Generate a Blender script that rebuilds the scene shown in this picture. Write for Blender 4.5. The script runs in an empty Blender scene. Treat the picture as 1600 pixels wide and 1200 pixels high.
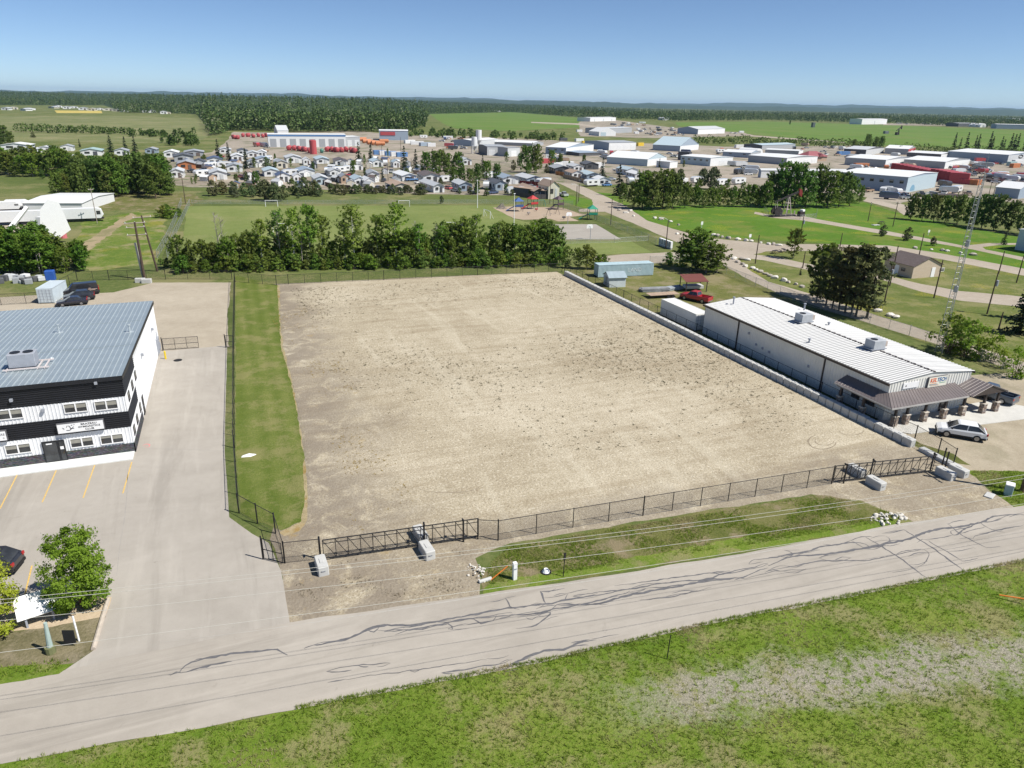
import bpy, bmesh, math, random
import numpy as np
from mathutils import Vector, Matrix
random.seed(7); rng = np.random.default_rng(7)
SC = bpy.context.scene
COL = SC.collection
# ---------------------------------------------------------------- camera
FPX = 1110.0; CAMH = 33.0          # focal length in pixels of a 1600 px wide frame, height in metres
def _ray(x, y): return Vector((x-800, 600-y, -FPX)).normalized()
_s = .02; _yh = 161.0
_up = _ray(1600, _yh+800*_s).cross(_ray(0, _yh-800*_s)).normalized()
if _up.y < 0: _up = -_up
_Y = _ray(345, _yh+_s*(345-800)); _Y = (_Y-_up*_Y.dot(_up)).normalized()
_X = _Y.cross(_up)
ROT = Matrix((_X, _Y, _up))
cam = bpy.data.objects.new('camera', bpy.data.cameras.new('camera')); COL.objects.link(cam)
cam.matrix_world = Matrix.Translation((0, 0, CAMH)) @ ROT.to_4x4()
cam.data.sensor_width = 36; cam.data.lens = FPX/1600*36
cam.data.clip_start = .5; cam.data.clip_end = 80000
SC.camera = cam
SC.render.resolution_x = 1024; SC.render.resolution_y = 768
# ---------------------------------------------------------------- world, sun, exposure
SUN_EL = math.radians(52); SUN_AZ = math.radians(-41)      # azimuth in the XY plane, from +X
SDIR = Vector((math.cos(SUN_EL)*math.cos(SUN_AZ), math.cos(SUN_EL)*math.sin(SUN_AZ), math.sin(SUN_EL)))
W = bpy.data.worlds.new('World'); SC.world = W; W.use_nodes = True
wn = W.node_tree; wn.nodes.clear()
sky = wn.nodes.new('ShaderNodeTexSky'); sky.sky_type = 'NISHITA'; sky.sun_disc = False
sky.sun_elevation = SUN_EL; sky.sun_rotation = math.atan2(SDIR.x, SDIR.y)
sky.altitude = 1800; sky.air_density = .7; sky.dust_density = .1; sky.ozone_density = 4.5
bg = wn.nodes.new('ShaderNodeBackground'); bg.inputs[1].default_value = .09
wo = wn.nodes.new('ShaderNodeOutputWorld')
wn.links.new(sky.outputs[0], bg.inputs[0]); wn.links.new(bg.outputs[0], wo.inputs[0])
sl = bpy.data.lights.new('sun', 'SUN'); sl.energy = 5.0; sl.angle = math.radians(.5); sl.color = (1, .955, .88)
so = bpy.data.objects.new('sun', sl); COL.objects.link(so)
so.rotation_euler = SDIR.to_track_quat('Z', 'Y').to_euler(); so.location = (0, 0, 60)
vs = SC.view_settings; vs.view_transform = 'Standard'; vs.look = 'None'; vs.exposure = .34; vs.gamma = 1
vs.use_curve_mapping = False
SC.cycles.max_bounces = 5; SC.cycles.transparent_max_bounces = 24; SC.cycles.diffuse_bounces = 2
SC.cycles.volume_bounces = 0
# ---------------------------------------------------------------- pixel of the 1600x1200 frame -> point of the place
def _dir(x, y): return ROT @ Vector((x-800, 600-y, -FPX))
def px(x, y, z=0.0):
    d = _dir(x, y); t = (z-CAMH)/d.z
    return Vector((d.x*t, d.y*t, z))
def pY(x, y, Y):
    d = _dir(x, y); t = Y/d.y; return Vector((d.x*t, Y, CAMH+d.z*t))
def pX(x, y, X):
    d = _dir(x, y); t = X/d.x; return Vector((X, d.y*t, CAMH+d.z*t))
def mpp(x, y):                       # metres per pixel on the ground there
    p = px(x, y); return math.sqrt(p.x**2+p.y**2+CAMH**2)/FPX
def hpx(x, y, ytop):                 # height of a thing standing at pixel (x,y) whose top is at row ytop
    b = px(x, y); lo, hi = 0.0, 80.0
    for _ in range(40):
        m = (lo+hi)/2; q = ROT.transposed() @ Vector((b.x, b.y, m-CAMH))
        if 600-FPX*q.y/-q.z > ytop: lo = m
        else: hi = m
    return lo
# ---------------------------------------------------------------- materials
class NT:
    def __init__(s, name):
        s.m = bpy.data.materials.new(name); s.m.use_nodes = True
        s.t = s.m.node_tree; s.t.nodes.clear()
    def n(s, typ, ins=None, **pr):
        nd = s.t.nodes.new(typ)
        for k, v in pr.items(): setattr(nd, k, v)
        for k, v in (ins or {}).items():
            if isinstance(v, bpy.types.NodeSocket): s.t.links.new(v, nd.inputs[k])
            else: nd.inputs[k].default_value = v
        return nd
    def pos(s): return s.n('ShaderNodeNewGeometry').outputs['Position']
    def obj(s): return s.n('ShaderNodeTexCoord').outputs['Object']
    def island(s): return s.n('ShaderNodeNewGeometry').outputs['Random Per Island']
    def orand(s): return s.n('ShaderNodeObjectInfo').outputs['Random']
    def ocol(s): return s.n('ShaderNodeObjectInfo').outputs['Color']
    def scale(s, v, sc): return s.n('ShaderNodeMapping', {'Vector': v, 'Scale': sc}).outputs[0]
    def noise(s, vec, sc, det=4, rough=.55, dist=0):
        return s.n('ShaderNodeTexNoise', {'Vector': vec, 'Scale': sc, 'Detail': det, 'Roughness': rough, 'Distortion': dist}).outputs[0]
    def vor(s, vec, sc, out=0): return s.n('ShaderNodeTexVoronoi', {'Vector': vec, 'Scale': sc}).outputs[out]
    def mth(s, op, a, b=0.0, c=0.0, clamp=False):
        nd = s.n('ShaderNodeMath', {0: a, 1: b, 2: c}, operation=op); nd.use_clamp = clamp; return nd.outputs[0]
    def sm(s, v, a, b):                # smooth step from a to b (a may exceed b)
        if a < b: return s.n('ShaderNodeMapRange', {0: v, 1: a, 2: b, 3: 0., 4: 1.}, interpolation_type='SMOOTHSTEP').outputs[0]
        return s.n('ShaderNodeMapRange', {0: v, 1: b, 2: a, 3: 1., 4: 0.}, interpolation_type='SMOOTHSTEP').outputs[0]
    def xyz(s, v): return s.n('ShaderNodeSeparateXYZ', {0: v}).outputs
    def mix(s, f, a, b, mode='MIX'):
        nd = s.n('ShaderNodeMix', data_type='RGBA', blend_type=mode)
        for k, v in ((0, f), (6, a), (7, b)):
            if isinstance(v, bpy.types.NodeSocket): s.t.links.new(v, nd.inputs[k])
            else: nd.inputs[k].default_value = v if k == 0 else c4(v)
        return nd.outputs[2]
    def ramp(s, f, st):
        nd = s.n('ShaderNodeValToRGB', {0: f}); cr = nd.color_ramp
        while len(cr.elements) < len(st): cr.elements.new(.5)
        for e, (p, c) in zip(cr.elements, st): e.position = p; e.color = c4(c)
        return nd.outputs[0]
    def bump(s, h, strength, dist):
        return s.n('ShaderNodeBump', {'Height': h, 'Strength': strength, 'Distance': dist}).outputs[0]
    def out(s, col, rough=.9, metal=0., spec=.25, nrm=None, trans=0., coat=0.):
        ins = {'Roughness': rough, 'Metallic': metal, 'Specular IOR Level': spec, 'Coat Weight': coat}
        ins['Base Color'] = col if isinstance(col, bpy.types.NodeSocket) else c4(col)
        if nrm: ins['Normal'] = nrm
        b = s.n('ShaderNodeBsdfPrincipled', ins); sh = b.outputs[0]
        if trans:
            tr = s.n('ShaderNodeBsdfTranslucent', {'Color': ins['Base Color']})
            sh = s.n('ShaderNodeMixShader', {0: trans, 1: sh, 2: tr.outputs[0]}).outputs[0]
        o = s.n('ShaderNodeOutputMaterial', {0: sh}); return s.m
def c4(c): return (c[0], c[1], c[2], 1.0) if len(c) == 3 else tuple(c)
def k3(c, f): return tuple(min(1, v*f) for v in c[:3])
_mc = {}
def M(name, col, rough=.7, var=.12, sc=1.5, bump=0., bs=12, metal=0., spec=.3, island=0., coat=0.):
    """plain material: colour with soft uneven wear and a fine relief"""
    if name in _mc: return _mc[name]
    t = NT(name); v = t.obj()
    f = t.noise(v, sc, 5, .6)
    c = t.ramp(f, [(.25, k3(col, 1-var)), (.75, k3(col, 1+var))])
    if island:
        c = t.mix(island, c, t.ramp(t.island(), [(0, k3(col, .45)), (1, k3(col, 1.5))]))
    nr = t.bump(t.noise(v, bs, 4), bump, .02) if bump else None
    _mc[name] = t.out(c, t.mth('MULTIPLY_ADD', f, .2, rough-.1), metal, spec, nr, coat=coat); return _mc[name]
def MC(name, rough=.6, spec=.3, metal=0., coat=0., var=.10):
    """takes its colour from the object's own colour, so that copies can differ"""
    if name in _mc: return _mc[name]
    t = NT(name); c = t.mix(var, t.ocol(), t.ramp(t.noise(t.obj(), 2.2, 4), [(.3, (.25, .23, .2)), (.7, (.9, .9, .88))]))
    _mc[name] = t.out(c, rough, metal, spec, coat=coat); return _mc[name]
GLASS = None
def glassm():
    global GLASS
    if not GLASS:
        t = NT('window_glass'); GLASS = t.out(t.ramp(t.noise(t.obj(), .8, 2), [(.3, (.02, .022, .025)), (.8, (.07, .075, .08))]), .06, 0, .6)
    return GLASS
# ---------------------------------------------------------------- mesh helpers
class MB:
    def __init__(s): s.v = []; s.f = []; s.mi = []; s.cur = 0
    def add(s, vs, fs):
        b = len(s.v); s.v += [tuple(p) for p in vs]; s.f += [tuple(i+b for i in q) for q in fs]; s.mi += [s.cur]*len(fs); return s
    def box(s, x0, x1, y0, y1, z0, z1):
        return s.add([(x0, y0, z0), (x1, y0, z0), (x1, y1, z0), (x0, y1, z0), (x0, y0, z1), (x1, y0, z1), (x1, y1, z1), (x0, y1, z1)],
                     [(0, 3, 2, 1), (4, 5, 6, 7), (0, 1, 5, 4), (1, 2, 6, 5), (2, 3, 7, 6), (3, 0, 4, 7)])
    def cbox(s, c, d, b=0.):
        """box by centre and size, with chamfered upright edges and top when b is given"""
        (x, y, z), (a, e, h) = c, d
        if not b: return s.box(x-a/2, x+a/2, y-e/2, y+e/2, z-h/2, z+h/2)
        def ring(q, zz): 
            A, E = a/2-q, e/2-q
            return [(x-A+b, y-E, zz), (x+A-b, y-E, zz), (x+A, y-E+b, zz), (x+A, y+E-b, zz), (x+A-b, y+E, zz), (x-A+b, y+E, zz), (x-A, y+E-b, zz), (x-A, y-E+b, zz)]
        return s.loft([ring(0, z-h/2), ring(0, z+h/2-b), ring(b*.8, z+h/2)])
    def loft(s, rings, caps=True, closed=True):
        n = len(rings[0]); vs = [p for r in rings for p in r]; fs = []
        for k in range(len(rings)-1):
            for i in range(n if closed else n-1):
                j = (i+1) % n; fs.append((k*n+i, k*n+j, (k+1)*n+j, (k+1)*n+i))
        if caps: fs.append(tuple(range(n-1, -1, -1))); fs.append(tuple(range((len(rings)-1)*n, len(rings)*n)))
        return s.add(vs, fs)
    def prism(s, poly, z0, z1): return s.loft([[(x, y, z0) for x, y in poly], [(x, y, z1) for x, y in poly]])
    def extr(s, prof, axis, a, b):
        """profile of 2-D points pushed along an axis: 'x' -> points are (y,z); 'y' -> points are (x,z)"""
        if axis == 'x': r = [[(q, p[0], p[1]) for p in prof] for q in (a, b)]
        else: r = [[(p[0], q, p[1]) for p in prof] for q in (b, a)]
        return s.loft(r)
    def tube(s, pts, r, n=6, caps=True):
        pts = [Vector(p) for p in pts]
        if not hasattr(r, '__len__'): r = [r]*len(pts)
        rings = []
        for i, p in enumerate(pts):
            d = (pts[min(i+1, len(pts)-1)]-pts[max(i-1, 0)]).normalized()
            u = d.cross(Vector((0, 0, 1)) if abs(d.z) < .9 else Vector((1, 0, 0))).normalized(); w = d.cross(u)
            rings.append([p+(u*math.cos(2*math.pi*k/n)+w*math.sin(2*math.pi*k/n))*r[i] for k in range(n)])
        return s.loft(rings, caps)
    def cyl(s, c, r, z0, z1, n=12, r2=None): return s.tube([(c[0], c[1], z0), (c[0], c[1], z1)], [r, r if r2 is None else r2], n)
    def quad(s, a, b, c, d): return s.add([a, b, c, d], [(0, 1, 2, 3)])
    def plate(s, a, b, c, d, t):
        """quad given thickness t along its normal"""
        a, b, c, d = map(Vector, (a, b, c, d)); nn = (b-a).cross(d-a).normalized()*t
        return s.loft([[a, b, c, d], [a+nn, b+nn, c+nn, d+nn]])
    def mesh(s, name, mats, smooth=False):
        me = bpy.data.meshes.new(name); me.from_pydata(s.v, [], s.f)
        for m in (mats if isinstance(mats, (list, tuple)) else [mats]): me.materials.append(m)
        if any(s.mi): me.polygons.foreach_set('material_index', s.mi)
        if smooth: me.polygons.foreach_set('use_smooth', [True]*len(me.polygons))
        me.update(); return me
    def build(s, name, mats, parent=None, smooth=False, loc=None, col=None):
        return link(name, s.mesh(name, mats, smooth), parent, loc, col)
def link(name, me, parent=None, loc=None, col=None, rz=0):
    o = bpy.data.objects.new(name, me); COL.objects.link(o); o.parent = parent
    if loc is not None: o.location = loc
    if rz: o.rotation_euler.z = rz
    if col is not None: o.color = c4(col)
    return o
def fast_mesh(name, V, Fc, mat, smooth=False):
    V = np.asarray(V, np.float32); Fc = np.asarray(Fc, np.int32); k = Fc.shape[1]
    me = bpy.data.meshes.new(name); me.vertices.add(len(V)); me.vertices.foreach_set('co', V.ravel())
    me.loops.add(Fc.size); me.loops.foreach_set('vertex_index', Fc.ravel())
    me.polygons.add(len(Fc)); me.polygons.foreach_set('loop_start', np.arange(0, Fc.size, k, dtype=np.int32))
    if smooth: me.polygons.foreach_set('use_smooth', np.ones(len(Fc), bool))
    me.update(calc_edges=True); me.materials.append(mat); return me
def tag(o, label=None, cat=None, group=None, kind=None):
    if label: o['label'] = label
    if cat: o['category'] = cat
    if group: o['group'] = group
    if kind: o['kind'] = kind
    return o
def thing(name, label, cat, loc=(0, 0, 0), rz=0., group=None):
    o = bpy.data.objects.new(name, None); COL.objects.link(o); o.location = loc; o.rotation_euler.z = rz
    o.empty_display_size = .3
    return tag(o, label, cat, group)
def copy_tree(o, parent=None, col=None):
    c = o.copy(); COL.objects.link(c); c.parent = parent
    if col is not None and o.data is not None and o.get('tint'): c.color = c4(col)
    for ch in [q for q in o.children]: copy_tree(ch, c, col)
    return c
ORD = 'first second third fourth fifth sixth seventh eighth ninth tenth eleventh twelfth thirteenth fourteenth fifteenth sixteenth seventeenth eighteenth nineteenth twentieth'.split()
for _a, _b in (('twenty', 'thirtieth'), ('thirty', 'fortieth'), ('forty', 'fiftieth'), ('fifty', 'sixtieth'), ('sixty', 'seventieth'), ('seventy', 'eightieth'), ('eighty', 'ninetieth')): ORD += [_a+'-'+w for w in ORD[:9]]+[_b]
def text_part(name, body, size, mat, parent, loc, rot, align='CENTER', sx=1.0, shear=0., bold=0.):
    cu = bpy.data.curves.new('t', 'FONT'); cu.body = body; cu.size = size; cu.align_x = align; cu.align_y = 'CENTER'; cu.extrude = .004; cu.shear = shear; cu.offset = bold
    cu.resolution_u = 2
    ob = bpy.data.objects.new('t', cu); me = bpy.data.meshes.new_from_object(ob)
    bpy.data.objects.remove(ob); bpy.data.curves.remove(cu)
    me.materials.clear(); me.materials.append(mat)
    o = link(name, me, parent, loc); o.rotation_euler = rot; o.scale = (sx, 1, 1); return o
# ================================================================ GROUND MATERIALS
def grass(name, dark, mid, light, big=.06, fine=3.0, stripes=None, dry=None, dryamt=.5, flowers=None, worn=None):
    t = NT(name); p = t.pos()
    a = t.noise(p, big, 5, .6, .6); b = t.noise(p, .55, 4, .6); c = t.noise(p, fine, 3, .7)
    f = t.mth('ADD', t.mth('MULTIPLY', a, .40), t.mth('ADD', t.mth('MULTIPLY', b, .30), t.mth('MULTIPLY', c, .36)))
    col = t.ramp(f, [(.36, dark), (.52, mid), (.68, light)])
    if dry:
        d = t.sm(t.mth('ADD', t.noise(p, big*2.3, 6, .65), t.mth('MULTIPLY', c, .18)), .56-.0, .72)
        col = t.mix(t.mth('MULTIPLY', d, dryamt), col, dry)
    if flowers:
        d = t.mth('MULTIPLY', t.sm(t.noise(p, .11, 3), .55, .68), t.sm(t.noise(p, 5, 2), .52, .6))
        col = t.mix(d, col, flowers)
    if stripes:
        w = t.n('ShaderNodeTexWave', {'Vector': t.scale(p, (stripes[0], stripes[1], 0)), 'Scale': 1., 'Distortion': 3.0, 'Detail': 3.}).outputs[1]
        col = t.mix(.22, col, t.mix(w, dark, light))
    if worn:                            # an old gravel track, half grown over: (x0, y0, slope, half width, colour)
        x0, y0, sl, hw, wc = worn; X, Y, _ = t.xyz(p)
        d = t.mth('ABSOLUTE', t.mth('SUBTRACT', t.mth('SUBTRACT', Y, y0), t.mth('MULTIPLY', t.mth('SUBTRACT', X, x0), sl)))
        e = t.mth('ADD', d, t.mth('MULTIPLY', t.mth('SUBTRACT', t.noise(p, .33, 6, .7), .5), 9.))
        m = t.mth('MULTIPLY', t.sm(e, hw+1.2, hw-1.2), t.sm(X, 14., 24.))
        m = t.mth('MULTIPLY', m, t.sm(t.mth('ADD', t.noise(p, 1.6, 5, .7), t.mth('MULTIPLY', c, .3)), .50, .68))
        col = t.mix(t.mth('MULTIPLY', m, .9), col, t.ramp(t.noise(p, 7, 3, .8), [(.35, k3(wc, .55)), (.65, k3(wc, 1.25))]))
    h = t.mth('ADD', c, t.noise(p, 9, 3, .7))
    return t.out(col, .95, 0, .12, t.bump(h, .55, .12))
def dirt(name, lo, hi, fine=4., big=.08, green=None, gamt=.5, stain=None, bumps=.5):
    t = NT(name); p = t.pos()
    a = t.noise(p, big, 6, .62, .5); b = t.noise(p, .7, 5, .6); c = t.noise(p, fine, 3, .75); v = t.vor(p, fine*1.1)
    f = t.mth('ADD', t.mth('MULTIPLY', a, .45), t.mth('ADD', t.mth('MULTIPLY', b, .28), t.mth('MULTIPLY', c, .34)))
    col = t.ramp(f, [(.36, lo), (.66, hi)])
    col = t.mix(t.mth('MULTIPLY', t.sm(v, .32, .12), .22), col, k3(lo, .75))
    if green: col = t.mix(t.mth('MULTIPLY', t.sm(t.noise(p, big*1.7, 6, .65), .50, .62), gamt), col, green)
    if stain: col = t.mix(t.mth('MULTIPLY', t.sm(t.noise(p, .16, 6, .7, 1.2), .54, .70), .6), col, stain)
    return t.out(col, .95, 0, .15, t.bump(t.mth('ADD', c, t.mth('MULTIPLY', v, -.4)), bumps, .06))
def asphalt(name, lo, hi, trk=None):
    t = NT(name); p = t.pos()
    a = t.noise(t.scale(p, (1, 1.6, 1)), .12, 6, .6, .8); b = t.noise(p, 1.1, 4, .6); c = t.noise(p, 22, 2, .7)
    f = t.mth('ADD', t.mth('MULTIPLY', a, .55), t.mth('ADD', t.mth('MULTIPLY', b, .2), t.mth('MULTIPLY', c, .25)))
    col = t.ramp(f, [(.32, lo), (.66, hi)])
    col = t.mix(t.mth('MULTIPLY', t.sm(t.noise(p, .5, 5, .7, 2.), .62, .72), .30), col, k3(lo, .72))
    if trk:
        g = t.noise(t.scale(p, trk), 1., 5, .65, .4); col = t.mix(t.mth('MULTIPLY', t.sm(g, .50, .68), .38), col, k3(lo, .74)); g2 = t.noise(t.scale(p, trk), 1.7, 4, .6, .2); col = t.mix(t.mth('MULTIPLY', t.sm(g2, .52, .7), .35), col, k3(hi, 1.12))
        col = t.mix(t.mth('MULTIPLY', t.sm(t.noise(p, 1.3, 3, .6), .70, .76), .35), col, k3(lo, .5))
    return t.out(col, .9, 0, .2, t.bump(c, .25, .015))
M_MEADOW = grass('meadow', (.060, .090, .022), (.105, .135, .038), (.175, .180, .070), .02, 1.6, dry=(.27, .235, .12), dryamt=.55)
M_MOWN = grass('mown_grass', (.076, .112, .016), (.112, .148, .028), (.185, .198, .060), .10, 3.5, stripes=(.16, .004), dry=(.27, .235, .11), dryamt=.6)
M_SOCCER = grass('playing_field', (.120, .160, .042), (.165, .205, .060), (.220, .245, .090), .03, 2.0, stripes=(.02, .30), dry=(.28, .26, .12), dryamt=.3)
M_PARK = grass('park_grass', (.060, .125, .012), (.085, .170, .018), (.125, .200, .034), .03, 2.5, dry=(.19, .19, .05), dryamt=.5, flowers=(.34, .31, .03))
M_LAWN = grass('park_lawn', (.075, .115, .022), (.125, .150, .040), (.20, .195, .070), .07, 2.5, dry=(.27, .24, .12), dryamt=.55, flowers=(.34, .29, .03))
M_FIELD = grass('crop_field', (.085, .155, .026), (.110, .185, .036), (.150, .205, .055), .006, .4, dry=(.20, .20, .08), dryamt=.35)
M_VERGE = grass('verge_grass', (.075, .135, .012), (.125, .190, .022), (.215, .235, .060), .11, 4.5, dry=(.27, .225, .125), dryamt=.62)
M_VERGEN = grass('near_verge', (.075, .135, .012), (.125, .190, .022), (.215, .235, .060), .11, 4.5, dry=(.27, .225, .125), dryamt=.62, worn=(30, 25.2, -.21, 1.9, (.33, .30, .245)))
M_DITCH = grass('ditch_grass', (.070, .095, .020), (.125, .135, .038), (.205, .185, .082), .13, 4.5, dry=(.26, .205, .135), dryamt=.75)
M_YARDG = grass('yard_grass', (.075, .100, .024), (.135, .145, .042), (.215, .195, .080), .07, 3, dry=(.29, .235, .15), dryamt=.6)
M_BED = grass('worn_grass', (.10, .095, .045), (.17, .15, .085), (.25, .215, .13), .2, 4, dry=(.31, .26, .19), dryamt=.4)
M_ROADD = dirt('dirt_road', (.287, .241, .185), (.420, .367, .301), 2.5, .05)
M_YARD = dirt('town_yard', (.210, .178, .140), (.392, .343, .280), 1.2, .03, green=(.077, .105, .035), gamt=.55)
M_SAND = dirt('sand', (.322, .252, .182), (.420, .336, .252), 3, .1)
M_KYARD = dirt('yard_gravel', (.266, .224, .158), (.420, .367, .276), 4, .12, green=(.105, .112, .042), gamt=.22)
M_BACK = dirt('back_gravel', (.315, .269, .203), (.448, .395, .311), 4, .10)
M_TRACK = dirt('gravel_track', (.15, .135, .095), (.36, .325, .255), 6, .25, green=(.115, .155, .03), gamt=.85)
M_COURT = asphalt('court_surface', (.294, .269, .231), (.378, .350, .308))
M_ASPH = asphalt('asphalt_light', (.315, .288, .248), (.415, .382, .335), (.5, .05, 1))
M_ROAD = asphalt('road_asphalt', (.315, .285, .243), (.425, .388, .335), (.04, .8, 1))
M_CONC = M('concrete', (.54, .53, .49), .85, .12, .8, .3, 9)
M_TAR = M('tar', (.13, .128, .132), .6, .25, 3)
M_YELLOW = M('yellow_paint', (.62, .42, .13), .8, .3, 6)
M_FADED = M('faded_white_paint', (.406, .385, .343), .9, .15, 6)
# the gravel lot: speckled clods, raked lines, damp dark dirt along its west side and at the gates
t = NT('lot_gravel'); p = t.pos(); x, y, z = t.xyz(p)
a = t.noise(p, .045, 6, .62, .7); b = t.noise(p, .6, 5, .65); c = t.noise(p, 4.2, 3, .8); v = t.vor(p, 4.6); e = t.noise(t.scale(p, (.12, 1.0, 1)), 1.1, 3)
f = t.mth('ADD', t.mth('MULTIPLY', a, .34), t.mth('ADD', t.mth('MULTIPLY', b, .22), t.mth('ADD', t.mth('MULTIPLY', c, .36), t.mth('MULTIPLY', e, .12))))
col = t.ramp(f, [(.38, (.265, .215, .145)), (.50, (.405, .350, .250)), (.62, (.540, .480, .365))])
pbl = t.noise(p, 6.5, 2, .8); pb2 = t.noise(t.scale(p, (1, 1, 1)), 3.1, 3, .8)
col = t.mix(t.mth('MULTIPLY', t.sm(pbl, .53, .64), .68), col, (.17, .138, .092))
col = t.mix(t.mth('MULTIPLY', t.sm(pb2, .54, .66), .7), col, (.64, .585, .47))
wst = t.sm(t.mth('ADD', x, t.mth('MULTIPLY', t.noise(p, .09, 5, .6), 22.)), 27., 15.)
frn = t.sm(t.mth('ADD', y, t.mth('MULTIPLY', t.noise(p, .12, 5, .6), 9.)), 55.5, 51.)
st = t.mth('MULTIPLY', t.mth('MAXIMUM', wst, t.mth('MULTIPLY', frn, .72)), t.sm(t.mth('ADD', t.noise(p, .35, 6, .7, .8), t.mth('MULTIPLY', c, .2)), .42, .64))
sk_ = t.noise(t.scale(p, (.05, .55, 1)), 1., 5, .65, .6); col = t.mix(t.mth('MULTIPLY', t.sm(sk_, .50, .66), .42), col, (.27, .215, .14)); sk2 = t.noise(t.scale(p, (.30, .03, 1)), 1., 5, .6, .8); col = t.mix(t.mth('MULTIPLY', t.sm(sk2, .54, .68), .25), col, (.60, .55, .43))
col = t.mix(t.mth('MULTIPLY', st, .78), col, (.205, .172, .135))
col = t.mix(t.mth('MULTIPLY', t.sm(v, .34, .10), .5), col, (.20, .16, .105))
ylw = t.mth('MULTIPLY', t.sm(t.noise(p, .3, 5, .7), .60, .72), t.sm(x, 22., 5.))
col = t.mix(t.mth('MULTIPLY', ylw, .45), col, (.36, .24, .065))
M_LOT = t.out(col, .95, 0, .12, t.bump(t.mth('ADD', c, t.mth('MULTIPLY', v, -.5)), .7, .07))
# ================================================================ GROUND SHEETS
def _densify(P, step, jit, seed):
    r = random.Random(seed); out = []
    for i in range(len(P)):
        a, b = Vector(P[i]), Vector(P[(i+1) % len(P)]); d = b-a; L = d.length
        n = max(1, min(160, int(L/step))); nn = Vector((-d.y, d.x)).normalized() if L > 1e-6 else Vector((0, 0)); w = 0
        for k in range(n):
            w = w*.6+r.uniform(-1, 1)*jit*.8
            q = a+d*(k/n)
            out.append(q+nn*(w if k else 0))
    return out
def sheet(name, pts, zl, mat, jit=0., step=2., world=False, kind='structure', parent=None):
    P = [Vector(q) for q in pts] if world else [px(*q).to_2d() for q in pts]
    if jit or step < 50: P = _densify(P, step, jit, name)
    me = bpy.data.meshes.new(name); me.from_pydata([(q.x, q.y, zl) for q in P], [], [tuple(range(len(P)))])
    me.materials.append(mat); me.update()
    if me.polygons[0].normal.z < 0: me.flip_normals()
    o = link(name, me, parent)
    if kind and not parent: o['kind'] = kind
    return o
# the ground itself, one sheet to the horizon, finer near the camera
ax = [0.]; s_ = 20.
while ax[-1] < 40000: ax.append(ax[-1]+s_); s_ *= 1.22
ax = [-q for q in ax[:0:-1]]+ax; n_ = len(ax)
V = [(a_, b_, 0.) for b_ in ax for a_ in ax]
Fq = [(j*n_+i, j*n_+i+1, (j+1)*n_+i+1, (j+1)*n_+i) for j in range(n_-1) for i in range(n_-1)]
tag(link('ground', fast_mesh('ground', V, Fq, M_MEADOW)), kind='structure')
# hills on the horizon
def hills(name, d, a0, a1, hmax, seed):
    r = np.random.default_rng(seed); n = 260; A = np.linspace(a0, a1, n); ph = r.uniform(0, 6.3, 12)
    Hh = sum(np.sin(A*k_*9+ph[i])/(i+1.5) for i, k_ in enumerate([1, 2.1, 3.7, 5.9, 9, 14, 23, 35, 52, 77, 101, 140]))
    Hh = (Hh-Hh.min())/(Hh.max()-Hh.min()); Hh = hmax*(.45+.55*Hh)*np.clip(np.minimum((A-a0)/.12, (a1-A)/.12), 0, 1)
    V = []; F_ = []
    for k_, (dd, hh) in enumerate([(d*.80, 0), (d*.90, .45), (d, 1), (d*1.15, .8), (d*1.4, 0)]):
        for i in range(n): V.append((math.sin(A[i])*dd, math.cos(A[i])*dd, Hh[i]*hh-2*(hh == 0)))
    for k_ in range(4):
        for i in range(n-1): F_.append((k_*n+i, k_*n+i+1, (k_+1)*n+i+1, (k_+1)*n+i))
    tag(link(name, fast_mesh(name, V, F_, M_HILL, True)), kind='structure')
t = NT('wooded_hill'); M_HILL = t.out(t.ramp(t.noise(t.pos(), .004, 6, .7), [(.35, (.025, .045, .016)), (.7, (.06, .085, .03))]), .95, 0, .1)
hills('hills', 21000, -.95, 1.35, 175, 3); hills('hills', 14000, .15, 1.35, 92, 5)
# far fields and yards (pixel outlines dropped to the ground)
sheet('crop_field', [(1055, 191), (1200, 190), (1400, 196), (1600, 204), (1800, 214), (1800, 250), (1600, 236), (1480, 231), (1350, 226), (1240, 216), (1130, 206), (1060, 197)], .05, M_FIELD, 2, 30)
sheet('crop_field', [(672, 178), (800, 175), (905, 184), (935, 192), (905, 199), (800, 205), (715, 201), (690, 192)], .05, M_FIELD, 3, 30)
sheet('meadow', [(-150, 181), (200, 181), (330, 186), (325, 214), (300, 224), (120, 222), (-150, 215)], .03, grass('pale_meadow', (.10, .125, .042), (.155, .175, .070), (.225, .22, .10), .012, .5, dry=(.26, .24, .13), dryamt=.6), 3, 30)
sheet('stubble_field', [(85, 172.5), (158, 173.2), (160, 177), (88, 176.6)], .06, dirt('stubble', (.42, .33, .08), (.52, .42, .13), .3, .02), 1, 25)
sheet('town_yard', [(255, 287), (262, 246), (330, 238), (352, 222), (365, 206), (420, 207), (560, 205), (640, 212), (740, 213), (860, 219), (935, 224), (1010, 224), (1130, 229), (1200, 229), (1330, 227), (1480, 239), (1600, 247), (1800, 257), (1800, 345), (1600, 318), (1480, 305), (1400, 320), (1330, 302), (1180, 300), (1000, 286), (940, 290), (870, 286), (845, 306), (700, 304), (600, 301), (420, 292), (300, 293)], .04, M_YARD, 1.2, 10)
sheet('trailer_park_ground', [(258, 286), (266, 247), (330, 240), (360, 236), (420, 246), (520, 248), (600, 252), (700, 252), (860, 262), (930, 268), (1000, 272), (1000, 285), (940, 289), (868, 285), (842, 304), (700, 302), (600, 299), (420, 290), (300, 291)], .055, dirt('trailer_park_ground', (.13, .115, .085), (.34, .29, .225), .8, .07, green=(.075, .115, .03), gamt=.75), 1., 6)
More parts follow.
